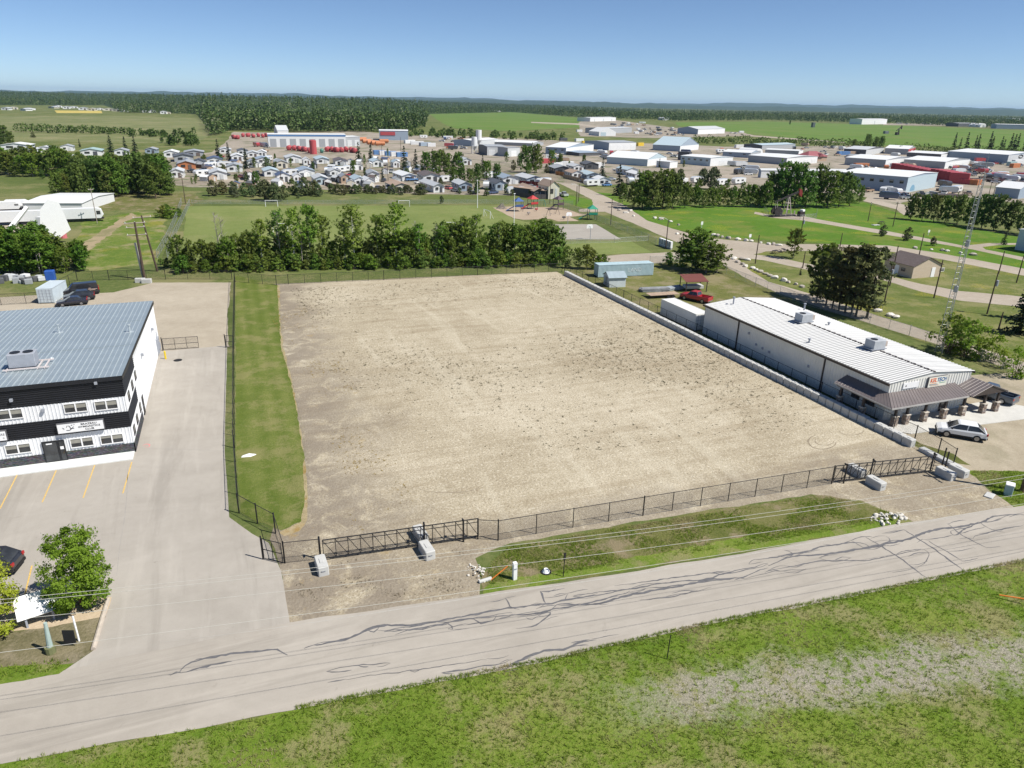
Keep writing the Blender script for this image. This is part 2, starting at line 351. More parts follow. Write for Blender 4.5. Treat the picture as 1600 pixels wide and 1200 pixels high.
sheet('works_yard', [(905, 190), (960, 187), (1010, 194), (1080, 203), (1160, 207), (1180, 212), (1020, 216), (905, 213)], .06, M_YARD, 2, 15)
sheet('works_yard', [(1380, 195.5), (1500, 197), (1600, 201), (1720, 206), (1720, 202), (1600, 197), (1500, 193.5), (1380, 192.5)], .07, M_YARD, 1, 25)
sheet('gravel_lane', [(1170, 211), (1320, 222), (1322, 224), (1170, 213)], .08, M_ROADD, .6, 15)
sheet('gravel_lane', [(830, 190.5), (905, 193), (948, 200), (945, 202), (900, 195), (830, 192)], .08, M_ROADD, .6, 15)
sheet('street', [(540, 246), (640, 250), (640, 247), (690, 234), (690, 231), (625, 243), (560, 242)], .06, M_ROADD, .5, 8)
sheet('street', [(350, 284), (440, 290), (560, 293), (660, 296), (760, 300), (760, 297), (660, 290), (560, 287), (440, 283), (350, 279)], .06, M_ROADD, .4, 6)
sheet('sports_field', [(290, 322), (760, 321), (778, 323), (800, 341), (842, 352), (868, 378), (985, 376), (1020, 395), (925, 398), (880, 404), (285, 406)], .012, M_SOCCER, .3, 4)
sheet('park_grass', [(978, 332), (1010, 322), (1180, 320), (1350, 316), (1415, 336), (1600, 372), (1760, 402), (1760, 445), (1600, 422), (1470, 400), (1390, 386), (1180, 374), (1090, 366), (1010, 347)], .012, M_PARK, .3, 4)
sheet('park_lawn', [(1150, 396), (1390, 384), (1600, 423), (1760, 452), (1760, 640), (1600, 590), (1400, 520), (1290, 478), (1200, 448), (1140, 425)], .012, M_LAWN, .3, 3)
sheet('verge_grass', [(868, 300), (925, 313), (935, 322), (915, 326), (870, 312)], .016, M_PARK, .3, 3)
sheet('verge_grass', [(905, 298), (960, 303), (985, 318), (975, 322), (940, 312)], .016, M_PARK, .3, 3)
sheet('dirt_road', [(866, 283), (895, 297), (925, 312), (928, 325), (905, 327), (905, 331), (945, 331), (985, 347), (1030, 367), (1062, 380), (1090, 384), (1112, 398), (1132, 416), (1160, 432), (1215, 458), (1290, 484), (1380, 512), (1470, 540), (1600, 585), (1700, 620), (1700, 600), (1600, 566), (1470, 524), (1400, 502), (1330, 480), (1262, 458), (1200, 440), (1168, 420), (1152, 404), (1180, 397), (1205, 391), (1190, 380), (1100, 371), (1060, 360), (1012, 345), (978, 322), (940, 304), (885, 281)], .024, M_ROADD, .25, 2.5)
sheet('dirt_road', [(1150, 402), (1195, 407), (1262, 422), (1330, 430), (1380, 438), (1440, 456), (1500, 470), (1600, 480), (1750, 508), (1750, 480), (1600, 464), (1500, 455), (1440, 444), (1380, 429), (1330, 421), (1260, 412), (1210, 401), (1160, 396)], .028, M_ROADD, .25, 2.5)
sheet('dirt_road', [(1185, 381), (1290, 382), (1390, 384), (1470, 396), (1600, 420), (1700, 440), (1700, 452), (1600, 431), (1470, 405), (1390, 393), (1290, 392), (1180, 393)], .032, M_ROADD, .25, 2.5)
sheet('foot_path', [(1178, 334), (1205, 340), (1250, 344), (1300, 352), (1380, 366), (1450, 378), (1520, 390), (1620, 412), (1700, 428), (1700, 422), (1620, 406), (1540, 390), (1535, 386), (1560, 383), (1640, 382), (1640, 380), (1545, 380), (1505, 384), (1450, 373), (1380, 360), (1320, 350), (1275, 342), (1240, 334), (1205, 336), (1180, 331)], .026, M_ROADD, .2, 2.5)
sheet('street', [(1348, 314), (1400, 327), (1412, 336), (1425, 334), (1418, 322), (1390, 312), (1355, 309)], .03, M_ROADD, .3, 3)
sheet('court', [(850, 350.5), (931, 350.5), (971, 374), (873, 374.5)], .03, M_COURT, .1, 3)
sheet('playground_sand', [(770, 324.5), (800, 322.5), (878, 324.5), (903, 333), (918, 336), (890, 339), (905, 345.5), (872, 346), (860, 342), (818, 343.5), (802, 341)], .03, M_SAND, .2, 2)
sheet('dirt_yard', [(925, 402), (985, 397), (1045, 394), (1068, 396), (1062, 405), (1030, 411), (935, 413)], .02, M_ROADD, .3, 2)
sheet('rough_grass', [(130, 345), (215, 330), (262, 336), (250, 380), (240, 412), (140, 424), (100, 395), (120, 372)], .008, grass('rough_grass', (.055, .105, .014), (.110, .165, .026), (.200, .215, .060), .06, 2, dry=(.30, .25, .14), dryamt=.7, flowers=(.36, .26, .03)), .8, 2)
sheet('worn_track', [(205, 333), (215, 336), (185, 356), (160, 375), (138, 392), (118, 400), (125, 388), (150, 368), (178, 350)], .014, dirt('worn_track', (.24, .19, .11), (.36, .29, .18), 2, .1, green=(.13, .15, .05), gamt=.5), .7, 1.5)
sheet('rough_grass', [(215, 300), (300, 302), (320, 312), (280, 330), (215, 328), (120, 330), (60, 308)], .006, M_DITCH, .8, 2)
sheet('yard_gravel', [(-60, 318), (40, 322), (46, 352), (30, 378), (-60, 372)], .012, M_BACK, .5, 2)
# the gravel lot and what surrounds it (metres)
sheet('gravel_lot', [(.6, 141), (30, 138.4), (62.2, 135.3), (63.2, 110), (64.0, 70), (64.4, 47.5), (64.6, 41), (63.2, 38.4), (62.3, 35.0), (52.0, 36.1), (51.0, 38.4), (50.2, 41), (46.6, 43.4), (30, 44.5), (17.6, 45.2), (14.4, 44.2), (13.9, 41.4), (13.2, 39.6), (.2, 41.0), (.1, 48), (-.4, 52), (1, 60)], .006, M_LOT, .18, 1.2, True)
gs = sheet('grass_strip', [(368, 430), (433, 445), (435, 480), (439, 540), (452, 590), (461, 630), (469, 680), (475, 720), (477, 770), (471, 815), (440, 829), (404, 816), (375, 799), (368, 700), (368, 545)], .014, M_MOWN, .10, .6)
sheet('sandy_edge', [(430, 445), (437, 446), (437, 480), (441, 540), (455, 590), (465, 640), (474, 700), (480, 760), (480, 812), (468, 830), (444, 838), (436, 832), (470, 815), (474, 770), (470, 715), (464, 680), (456, 630), (447, 590), (435, 540), (431, 480)], .010, dirt('sandy_edge', (.25, .20, .11), (.42, .34, .21), 3, .2, green=(.27, .17, .04), gamt=.75), .12, .8)
asp = sheet('asphalt_yard', [(-3.2, 104.5), (-3.7, 70), (-3.4, 56.6), (-1.7, 53.4), (-.5, 51.6), (.15, 47.5), (.3, 40.6), (-6, 40.9), (-13.4, 41.2), (-11.7, 42.8), (-11.3, 48.3), (-14.5, 49.2), (-40, 52.6), (-75, 57), (-75, 104)], .010, M_ASPH, .03, 1.5, True)
sheet('back_gravel', [(-2.9, 103.8), (-3.1, 120), (-2.2, 144), (-16, 148), (-22, 142), (-34, 143.5), (-75, 146), (-75, 103.2), (-12, 103.2)], .008, M_BACK, .15, 1.5, True)
road = sheet('road', [(-90, 48.4), (-40, 44.0), (-17, 41.6), (.2, 41.4)]+[tuple(px(*q).to_2d()) for q in ((800, 921), (1000, 892), (1200, 857), (1420, 816), (1600, 790), (1750, 766))]+[(140, 24), (140, 17), (90, 24.6), (55.7, 29.4), (40, 30.6), (28, 31.6), (16, 32.2), (0, 33.6), (-30, 36.6), (-90, 41)], .018, M_ROAD, .10, 1.2, True)
sheet('ditch_grass', [(17.4, 44.9), (30, 44.3), (46.6, 43.2), (50.0, 41), (50.9, 38.5), (51.8, 36.5), (37, 37.9), (25, 39.0), (13.6, 39.9), (14.2, 42)], .012, M_DITCH, .25, .8, True)
sheet('verge_grass', [(14.6, 40.9), (25, 40.3), (38, 39.3), (51.3, 37.7), (51.8, 36.4), (37, 37.8), (25, 38.9), (13.5, 39.8)], .016, M_VERGE, .3, .7, True)
sheet('verge_grass', [(64.8, 42), (63.4, 38.3), (62.6, 35.2), (90, 32), (90, 36), (72, 39.4)], .012, M_VERGE, .3, .8, True)
sheet('verge_grass', [(-60, 39), (-30, 36.7), (0, 33.7), (16, 32.3), (28, 31.7), (40, 30.7), (55.7, 29.5), (90, 24.7), (140, 17), (140, -40), (-60, -40)], .006, M_VERGEN, .18, .6, True)
sheet('roadside_lawn', [(-13.3, 41.4), (-11.6, 42.9), (-11.35, 46.2), (-14.5, 46.2), (-24, 47.6), (-60, 51.5), (-60, 46), (-30, 43.2), (-17, 41.7)], .022, M_BED, .06, .6, True)
sheet('mulch_bed', [(-11.4, 46.2), (-11.25, 48.3), (-14.5, 49.2), (-40, 52.6), (-60, 55), (-60, 51.5), (-24, 47.6), (-14.5, 46.2)], .020, dirt('mulch', (.38, .29, .19), (.56, .46, .33), 5, .2), .06, .6, True)
sheet('verge_grass', [(-13.3, 41.3), (-12.6, 42.0), (-16, 43.0), (-24, 44.0), (-60, 47.5), (-60, 46), (-30, 43.2), (-17, 41.6)], .026, M_VERGE, .12, .6, True)
sheet('yard_gravel', [(64.6, 52.5), (64.6, 41.6), (68, 40.2), (74, 38.5), (110, 33), (110, 58), (88, 62), (86.5, 92), (80, 92), (80, 53)], .008, M_KYARD, .2, 1.2, True)
sheet('yard_grass', [(63.6, 134), (70, 139), (92, 138), (100, 128), (98, 104), (86, 92), (66, 92), (64.6, 90)], .006, M_YARDG, .3, 1.5, True)
sheet('worn_verge', [(64.4, 51.5), (64.4, 44.5), (66.2, 42.6), (66.8, 45), (65.6, 48), (65.6, 51.5)], .012, M_DITCH, .15, .6, True)
mb = MB(); mb.prism([(64.9, 54.2), (65.2, 51.6), (66.6, 50.1), (75, 49.5), (84.4, 48.7), (86.8, 51.2), (84.6, 54.2)], 0, .07)
tag(mb.build('concrete_apron', M_CONC), kind='structure')
mb = MB(); mb.box(-75, -12.05, 70.55, 72.6, 0, .12)
tag(mb.build('sidewalk', M('pale_concrete', (.72, .74, .72), .85, .08, .5)), kind='structure')
# ---------------------------------------------------------------- paint, tar and wear lying on the paving
def ribbon(name, pts, w, zl, mat, parent, jit=.0, world=False, seed=0, taper=True, step=.35):
    P = [Vector(q) for q in pts] if world else [px(*q).to_2d() for q in pts]
    r = random.Random(seed or str(pts)); Q = []
    for i in range(len(P)-1):
        p0, p1, p2, p3 = P[max(i-1, 0)], P[i], P[i+1], P[min(i+2, len(P)-1)]
        n = max(2, int((p2-p1).length/step))
        for k in range(n):
            u = k/n; Q.append(.5*((2*p1)+(p2-p0)*u+(2*p0-5*p1+4*p2-p3)*u*u+(3*p1-p0-3*p2+p3)*u**3))
    Q.append(P[-1]); wv = 0; L = []; n = len(Q)
    for i, q in enumerate(Q):
        d = (Q[min(i+1, n-1)]-Q[max(i-1, 0)]).normalized(); nn = Vector((-d.y, d.x))
        wv = wv*.7+r.uniform(-1, 1)*jit; ww = w*(1 if not taper else min(1, .25+3*min(i, n-1-i)/n))*(1+(r.uniform(-.35, .35) if jit else 0))
        L.append((q+nn*(wv+ww/2), q+nn*(wv-ww/2)))
    me = bpy.data.meshes.new(name)
    me.from_pydata([(v_.x, v_.y, zl) for l in L for v_ in l], [], [(2*i, 2*i+1, 2*i+3, 2*i+2) for i in range(n-1)])
    me.materials.append(mat); me.update()
    if me.polygons[0].normal.z < 0: me.flip_normals()
    return link(name, me, parent)
for a_, b_ in (((50, 884), (34, 950)), ((206, 722), (192, 771)), ((148, 727), (130, 778)), ((88, 735), (66, 785)), ((27, 742), (0, 795)), ((-40, 750), (-70, 805))):
    ribbon('parking_line', [a_, b_], .11, .016, M_YELLOW, asp, taper=False)
ribbon('joint_line', [(200, 724), (197, 790), (188, 850), (182, 900)], .06, .016, M('joint_dark', (.33, .31, .28), .9), asp, .01)
ribbon('joint_line', [(208, 700), (280, 702), (352, 705)], .05, .016, M('joint_dark', (.33, .31, .28), .9), asp, .01)
ribbon('paint_mark', [(223, 697), (228, 694), (234, 695), (232, 699), (225, 698)], .10, .017, M('red_spray', (.62, .22, .22), .9), asp, .02)
tar = [  # crack seal on the road: pixel polylines and widths
 ([(280, 1050), (300, 1035), (360, 1022), (400, 1017), (432, 1016), (448, 1025)], .20), ([(285, 1052), (330, 1040), (362, 1035)], .14),
 ([(475, 1013), (490, 1008), (540, 1000), (575, 985), (600, 978), (640, 978), (690, 972), (705, 970)], .22), ([(590, 985), (640, 984), (680, 978), (720, 970), (800, 957)], .13),
 ([(600, 988), (660, 983), (700, 975), (707, 984), (700, 983)], .10), ([(630, 982), (700, 968), (760, 957), (800, 950), (850, 944), (900, 936), (985, 920)], .16),
 ([(800, 962), (850, 955), (900, 946), (950, 935), (985, 924)], .15), ([(858, 955), (870, 945), (900, 944), (930, 943), (960, 936), (985, 930), (1050, 917), (1080, 912), (1110, 905), (1160, 902), (1200, 888)], .20),
 ([(895, 932), (930, 926), (950, 924), (985, 920), (1050, 909), (1100, 906), (1130, 897), (1200, 880)], .14), ([(960, 916), (1010, 910), (1060, 902), (1110, 896), (1125, 898), (1160, 892), (1200, 882)], .12),
 ([(840, 963), (860, 957), (850, 970), (830, 979), (806, 983)], .11), ([(1000, 938), (1040, 933), (1090, 923), (1110, 918)], .10), ([(845, 924), (853, 943)], .16),
 ([(800, 1040), (815, 1030), (850, 1017), (880, 1015), (895, 1007), (920, 1003)], .20), ([(790, 1050), (800, 1040), (830, 1028)], .12), ([(895, 1007), (905, 1003), (922, 1000)], .08),
 ([(1170, 882), (1180, 875), (1200, 873), (1260, 862), (1275, 856), (1320, 849), (1345, 848), (1365, 856), (1380, 852)], .14), ([(1200, 884), (1240, 870), (1300, 865), (1340, 858), (1376, 852), (1420, 842), (1455, 830), (1520, 820), (1560, 806), (1600, 805)], .24),
 ([(1200, 892), (1260, 880), (1310, 876), (1350, 876), (1400, 866), (1440, 859)], .11), ([(1352, 840), (1380, 856), (1420, 882), (1450, 904)], .13), ([(1413, 828), (1450, 852), (1480, 873), (1508, 892)], .15),
 ([(1450, 845), (1478, 862), (1502, 877)], .10), ([(1480, 819), (1500, 834), (1540, 856)], .11), ([(1485, 830), (1490, 836), (1510, 826), (1530, 816)], .12), ([(1520, 842), (1530, 836), (1560, 829), (1600, 820)], .09), ([(1530, 816), (1550, 828), (1570, 833)], .07),
 ([(1225, 860), (1240, 866), (1232, 871)], .09), ([(1385, 838), (1392, 845), (1380, 850)], .08), ([(1010, 920), (1060, 915), (1090, 911), (1140, 905)], .12), ([(700, 972), (740, 968), (752, 975), (770, 970), (776, 962)], .09),
 ([(740, 966), (800, 961), (850, 958), (870, 946)], .09), ([(880, 940), (886, 928)], .05), ([(1330, 845), (1350, 858)], .06), ([(510, 1050), (560, 1040), (610, 1037)], .08),
 ([(690, 1052), (740, 1045), (780, 1037), (800, 1030)], .10), ([(790, 935), (797, 948), (812, 952)], .08), ([(1165, 905), (1200, 896), (1220, 893), (1260, 889)], .06),
 ([(1440, 858), (1450, 864), (1448, 876), (1435, 888)], .05), ([(1280, 872), (1300, 877), (1330, 872)], .07), ([(1600, 805), (1660, 802), (1720, 794)], .2), ([(540, 1062), (640, 1048), (760, 1030)], .06)]
for i, (pp, w) in enumerate(tar):
    for k in range(3):
        rb = random.Random(i*7+k); a0 = rb.choice(pp); an = rb.uniform(-.35, .35)+(3.1416 if rb.random() < .5 else 0); ln = rb.uniform(14, 46); b1 = rb.uniform(-4, 4)
        ribbon('tar_seam', [(a0[0], a0[1]), (a0[0]+ln*.5*math.cos(an), a0[1]-ln*.08*math.cos(an)+b1), (a0[0]+ln*math.cos(an), a0[1]-ln*.16*math.cos(an)+b1*rb.uniform(-.5, 1.5))], rb.uniform(.04, .09), .0205+.00005*(i*3+k), M_TAR, road, .03, seed=i*31+k+1, step=.3)
for i, (pp, w) in enumerate(tar): ribbon('tar_seam', pp, w*.95, .022+.0002*i, M_TAR, road, .06, seed=i+1, step=.28)
ribbon('edge_line', [(250, 1004), (440, 980), (720, 937), (800, 925), (1000, 896), (1200, 861), (1420, 820), (1600, 794)], .09, .021, M_FADED, road, .01)
# circular tyre marks in the gravel
M_TYRE = M('tyre_scuff', (.252, .210, .150), .95, .3, 3)
for c_, ra, w in (((1285, 690), (22, 12), .16), ((1288, 688), (15, 8), .12), ((1170, 600), (26, 9), .14), ((1205, 580), (20, 8), .12), ((1330, 672), (20, 8), .12), ((1000, 510), (26, 6), .14), ((700, 760), (50, 10), .1)):
    g0 = bpy.data.objects['gravel_lot']
    ribbon('tyre_mark', [(c_[0]+ra[0]*math.cos(q*.6), c_[1]+ra[1]*math.sin(q*.6)) for q in range(random.randint(6, 10))], w, .0105, M_TYRE, g0, .03)
# ================================================================ GYM BUILDING
M_WHITEM = M('white_metal_siding', (.78, .79, .80), .55, .05, .6, spec=.35)
M_BLACKM = M('black_metal_siding', (.016, .017, .021), .5, .2, .8, spec=.4)
M_GALV = M('galvalume_roof', (.30, .355, .385), .42, .10, .5, metal=.25, spec=.5)
M_GALVR = M('galvalume_rib', (.48, .53, .55), .4, .08, .5, metal=.25, spec=.5)
M_DARKF = M('dark_frame', (.02, .021, .024), .5)
M_HV = M('grey_unit_metal', (.34, .36, .40), .5, .1, 2)
M_PINKRAIL = M('pale_rail', (.62, .56, .54), .6)
M_SIGNW = M('sign_white', (.84, .84, .84), .5, .03)
M_LETTER = M('letter_dark', (.03, .03, .035), .6)
t = NT('stacked_stone'); v = t.scale(t.obj(), (3.2, 3.2, 15)); w = t.vor(v, 1., 1); d = t.vor(v, 1., 0)
cs = t.ramp(t.noise(v, 1.7, 2), [(.3, (.025, .026, .03)), (.55, (.10, .10, .11)), (.75, (.30, .30, .31))])
M_STONE = t.out(t.mix(.5, cs, t.mix(.8, (.1, .1, .1), w, 'MULTIPLY')), .9, 0, .2, t.bump(d, .9, .05))
def wave_wall(mb, a0, a1, fixed, z0, z1, pitch, depth, axis='x', sgn=-1, vertical=True):
    """ribbed sheet: axis = run direction; fixed = plane; sgn = outward side"""
    pts = []; q = a0
    if vertical:
        while q < a1-1e-6:
            e = min(pitch, a1-q)
            for u, dd in ((0, 0), (.55, 0), (.65, depth), (.85, depth), (.95, 0)): pts.append((q+u*e, dd))
            q += pitch
        pts.append((a1, 0))
        R2 = [[((p[0], fixed+sgn*p[1], z) if axis == 'x' else (fixed+sgn*p[1], p[0], z)) for p in pts] for z in (z0, z1)]
    else:
        q = z0
        while q < z1-1e-6:
            e = min(pitch, z1-q)
            for u, dd in ((0, 0), (.5, 0), (.62, depth), (.86, depth), (.96, 0)): pts.append((q+u*e, dd))
            q += pitch
        pts.append((z1, 0))
        R2 = [[((aa, fixed+sgn*p[1], p[0]) if axis == 'x' else (fixed+sgn*p[1], aa, p[0])) for p in pts] for aa in (a0, a1)]
    return mb.loft(R2, caps=False, closed=False)
def window_front(parent, x0, x1, z0, z1, y, fm, panes=2, d=.06, ax='x', sg=-1):
    """a framed window in a wall; ax='x': wall runs along x at plane y, facing sg"""
    def B(mb, a, b, c, e, p, q):
        return mb.box(a, b, min(p, q), max(p, q), c, e) if ax == 'x' else mb.box(min(p, q), max(p, q), a, b, c, e)
    f = .07; mb = MB(); Y1 = y+sg*d
    B(mb, x0, x1, z1-f, z1, y, Y1); B(mb, x0, x1, z0, z0+f, y, Y1); B(mb, x0, x0+f, z0+f, z1-f, y, Y1); B(mb, x1-f, x1, z0+f, z1-f, y, Y1)
    for k in range(1, panes): xm = x0+(x1-x0)*k/panes; B(mb, xm-f*.8, xm+f*.8, z0+f, z1-f, y, Y1)
    w = mb.build('window', fm, parent)
    for k in range(panes):
        a = x0+(x1-x0)*k/panes+f*.9; b = x0+(x1-x0)*(k+1)/panes-f*.9; m2 = MB(); B(m2, a, b, z0+f, z1-f, y+sg*.004, y+sg*.022); pn = m2.build('pane', glassm(), w)
        m3 = MB(); B(m3, a, b, z0+(z1-z0)*random.uniform(.45, .7), z1-f, y+sg*.0225, y+sg*.0265); m3.build('blind', M('window_blind', (.30, .29, .25), .8), w)
    return w
O = Vector((-12.0, 72.4, 0)); WG = 52.0; DG = 33.4; ZF = 8.05; ZR = 6.85
gym = thing('gym_building', 'two-storey gymnastics building with black and white metal siding and blue-grey roof', 'building', O)
mb = MB(); mb.loft([[(-WG, .0, 0), (0, 0, 0), (0, DG, 0), (-WG, DG, 0)], [(-WG, 0, ZF-.12), (0, 0, ZF-.12), (0, DG, ZR-.12), (-WG, DG, ZR-.12)]])
mb.build('wall', M_WHITEM, gym)
mb = MB(); wave_wall(mb, -WG, 0, -.02, 1.0, 2.75, .30, .035); mb.build('siding_panel', M_WHITEM, gym)
mb = MB(); wave_wall(mb, -WG, 0, -.02, 4.4, 5.98, .30, .035); mb.build('siding_panel', M_WHITEM, gym)
mb = MB(); wave_wall(mb, -WG, .07, -.05, 2.75, 4.4, .21, .05, vertical=False); mb.quad((.07, -.05, 2.75), (.07, 0, 2.75), (.07, 0, 4.4), (.07, -.05, 4.4)); mb.build('siding_band', M_BLACKM, gym)
mb = MB(); wave_wall(mb, -WG, .07, -.05, 5.98, 7.72, .21, .05, vertical=False); mb.build('siding_band', M_BLACKM, gym)
mb = MB(); wave_wall(mb, -.05, 6.8, .05, 2.75, 4.4, .21, .04, axis='y', sgn=1, vertical=False); mb.build('siding_band', M_BLACKM, gym)
mb = MB(); wave_wall(mb, -.05, 8.4, .05, 5.98, 7.60, .21, .04, axis='y', sgn=1, vertical=False); mb.build('siding_band', M_BLACKM, gym)
mb = MB(); wave_wall(mb, 0, DG, .012, .3, 6.6, .30, .03, axis='y', sgn=1); mb.build('siding_panel', M_WHITEM, gym)
mb = MB(); mb.box(-WG, .08, -.12, -.005, .12, 1.0); mb.box(.004, .08, -.12, 8.2, .0, .98); mb.build('stone_base', M_STONE, gym)
mb = MB(); mb.box(-WG, .14, -.22, -.16, 7.72, 8.14); mb.plate((.16, -.2, 7.72), (.16, DG+.2, ZR-.4), (.16, DG+.2, ZR-.02), (.16, -.2, 8.10), -.05); mb.build('fascia', M_BLACKM, gym)
# roof of separate standing-seam sheets
pw = 1.0; mb = MB(); mb.plate((0, -.2, ZF-.02), (pw-.012, -.2, ZF-.02), (pw-.012, DG+.2, ZR-.02), (0, DG+.2, ZR-.02), .03)
mb.cur = 1
for u in (.0, .48): 
    hh = .075 if u == 0 else .03; ww = .07
    mb.loft([[(u, -.2, ZF), (u+ww, -.2, ZF), (u+ww*.8, -.2, ZF+hh), (u+ww*.2, -.2, ZF+hh)], [(u, DG+.2, ZR), (u+ww, DG+.2, ZR), (u+ww*.8, DG+.2, ZR+hh), (u+ww*.2, DG+.2, ZR+hh)]])
pm = mb.mesh('roof_sheet', [M_GALV, M_GALVR])
for i in range(int(WG)): link('roof_sheet', pm, gym, (-pw*(i+1)+.1, 0, 0))
for yy in (11.2, 22.4):
    mb = MB(); zz = ZF+(ZR-ZF)*(yy+.2)/(DG+.4); mb.box(-WG, .1, yy, yy+.05, zz-.01, zz+.055); mb.build('roof_lap', M_GALV, gym)
# front windows, from their places in the photograph
Yf = O.y-.05
for a_, b_ in (((103, 645), (134, 628)), ((151, 641), (182, 624)), ((0, 656), (33, 638)), ((113, 699), (144, 682)), ((160, 694), (191, 677)), ((12, 711), (46, 692))):
    p, q = pY(*a_, Yf), pY(*b_, Yf)
    window_front(gym, p.x-O.x-.1, q.x-O.x+.05, q.z-.95, q.z+.05, -.05, M_SIGNW, 2, .08)
for k in range(8):
    for z_ in (4.9, 1.35): window_front(gym, -15.5-k*3.6, -13.6-k*3.6, z_, z_+.95, -.05, M_SIGNW, 2, .08)
for a_ in ((198, 622), (204, 608), (209, 593)):
    p = pX(*a_, O.x+.08); window_front(gym, p.y-O.y+1.0, p.y-O.y+2.0, 4.75, 5.7, .045, M_DARKF, 1, .06, 'y', 1)
for a_ in ((207, 675), (212, 660), (217, 642)):
    p = pX(*a_, O.x+.08); window_front(gym, p.y-O.y+.9, p.y-O.y+1.9, 1.3, 2.25, .045, M_DARKF, 1, .06, 'y', 1)
mb = MB(); mb.box(.045, .11, 9.2, 10.2, .05, 2.15); dr = mb.build('door', M_DARKF, gym); mb = MB(); mb.box(.11, .15, 9.3, 9.36, 1.0, 1.15); mb.build('handle', M_HV, dr)
p, q = pY(72, 720, Yf), pY(100, 687, Yf); x0, x1 = p.x-O.x, q.x-O.x
mb = MB(); mb.box(x0, x1, -.2, -.12, .12, 2.3); dr = mb.build('door', M_DARKF, gym)
mb = MB(); mb.box(x0+.1, x0+1.2, -.225, -.2, .22, 2.15); mb.build('pane', glassm(), dr)
mb = MB(); mb.box(x0+1.42, x1-.08, -.225, -.2, .22, 2.15); mb.build('pane', glassm(), dr)
mb = MB(); mb.box(x0+1.45, x1-.12, -.235, -.225, 1.35, 1.65); mb.build('notice', M_SIGNW, dr)
mb = MB(); mb.box(x0+.35, x0+.85, -.24, -.225, 1.98, 2.1); mb.build('notice', M_SIGNW, dr)
# sign boxes
def sign(parent, a, b, y, d):
    mb = MB(); mb.box(a[0], b[0], y-d, y, a[1], b[1]); s = mb.build('sign_box', M('sign_case', (.12, .12, .13), .5), parent)
    mb = MB(); mb.box(a[0]+.05, b[0]-.05, y-d-.012, y-d, a[1]+.05, b[1]-.05); mb.build('sign_face', M_SIGNW, s); return s
p, q = pY(90, 675, Yf-.3), pY(161, 655, Yf-.3); a0, a1, b0, b1 = p.x-O.x, q.x-O.x, 2.98, 3.98
sg = sign(gym, (a0, b0), (a1, b1), -.10, .28); yf = -.395; mid = a0+(a1-a0)*.68
RX = (math.pi/2, 0, 0)
for k, tx in enumerate(('BRAZEAU', 'GYMNASTICS', 'CLUB')): text_part('lettering', tx, .25, M_LETTER, sg, (mid, yf, b1-.24-.27*k), RX, sx=1.25, bold=.006)
mb = MB(); cx = a0+(a1-a0)*.28; cz = (b0+b1)/2
for pts in ([(-.35, -.18), (-.1, -.22), (.08, -.1), (.3, .12)], [(-.05, -.2), (.1, -.02), (.32, -.06)], [(.05, -.12), (-.02, .16), (-.1, .26)], [(-.5, -.05), (-.62, .1)], [(-.3, .12), (-.2, .28)], [(.1, .25), (.22, .32)], [(.34, .3), (.4, .36)]):
    mb.tube([(cx+u, yf, cz+w_) for u, w_ in pts], .028, 5)
mb.build('logo_mark', M_LETTER, sg)
p = pY(12, 686, Yf-.3); s2 = sign(gym, (p.x-O.x-4.2, 2.98), (p.x-O.x, 3.98), -.10, .28)
text_part('lettering', 'ARE', .30, M_LETTER, s2, (p.x-O.x-.12, yf, 3.62), RX, 'RIGHT'); text_part('lettering', 'n', .28, M_LETTER, s2, (p.x-O.x-.2, yf, 3.28), RX, 'RIGHT')
# lamps, vents and units on the gym
for zc, pp in (((68, 640), 0), ((150, 598), 1), ((18, 625), 1)):
    q = pY(*zc, Yf); mb = MB(); mb.box(q.x-O.x-.12, q.x-O.x+.12, -.34, -.06, q.z-.1, q.z+.16); mb.build('wall_lamp', M_HV, gym)
for zc in ((221, 555), (237, 515)):
    q = pX(*zc, O.x+.1); mb = MB(); mb.box(.05, .32, q.y-O.y-.14, q.y-O.y+.14, q.z-.1, q.z+.22); mb.build('wall_lamp', M_HV, gym)
mb = MB(); mb.box(.05, .3, 29.6, 31.2, .5, 2.5); mb.box(.3, .42, 29.8, 30.2, 1.1, 2.2); mb.box(.3, .42, 30.5, 31., .9, 1.7); mb.tube([(.2, 30.2, 2.5), (.2, 30.2, 3.4)], .05); mb.build('meter_cabinet', M_HV, gym)
def roofz(y): return ZF+(ZR-ZF)*(y+.2)/(DG+.4)
q = px(34, 578, 8.0); hx, hy = q.x-O.x, q.y-O.y+1.2; hz = roofz(hy)
mb = MB(); mb.cbox((hx, hy, hz+.95), (2.3, 1.5, 1.3), .04); un = mb.build('rooftop_unit', M_HV, gym)
for k in (-.55, .55): mb = MB(); mb.cyl((hx+k, hy), .45, hz+1.6, hz+1.66, 14); mb.build('fan', M_DARKF, un)
mb = MB()
for k in (-1.3, 1.3, 1.9): mb.box(hx+k-.05, hx+k+.05, hy-1.2, hy+1.4, hz+.1, hz+.24)
for k in (-1.1, 1.2): mb.box(hx-1.6, hx+2.3, hy+k-.05, hy+k+.05, hz+.18, hz+.30)
mb.build('unit_frame', M_PINKRAIL, un)
for zc, hh in (((92, 518), .9), ((203, 518), .8)):
    q = px(*zc, 7.5); x_, y_ = q.x-O.x, q.y-O.y; mb = MB(); mb.cyl((x_, y_), .09, roofz(y_), roofz(y_)+hh, 8); mb.cyl((x_, y_), .17, roofz(y_)+hh, roofz(y_)+hh+.14, 8); mb.box(x_-.4, x_+.4, y_-.3, y_+.3, roofz(y_), roofz(y_)+.05); mb.build('vent_pipe', M_GALVR, gym)
q = px(80, 558, 7.9); x_, y_ = q.x-O.x, q.y-O.y; mb = MB(); mb.cyl((x_, y_), .28, roofz(y_), roofz(y_)+.16, 10, .12); mb.build('roof_cap', M_GALVR, gym)
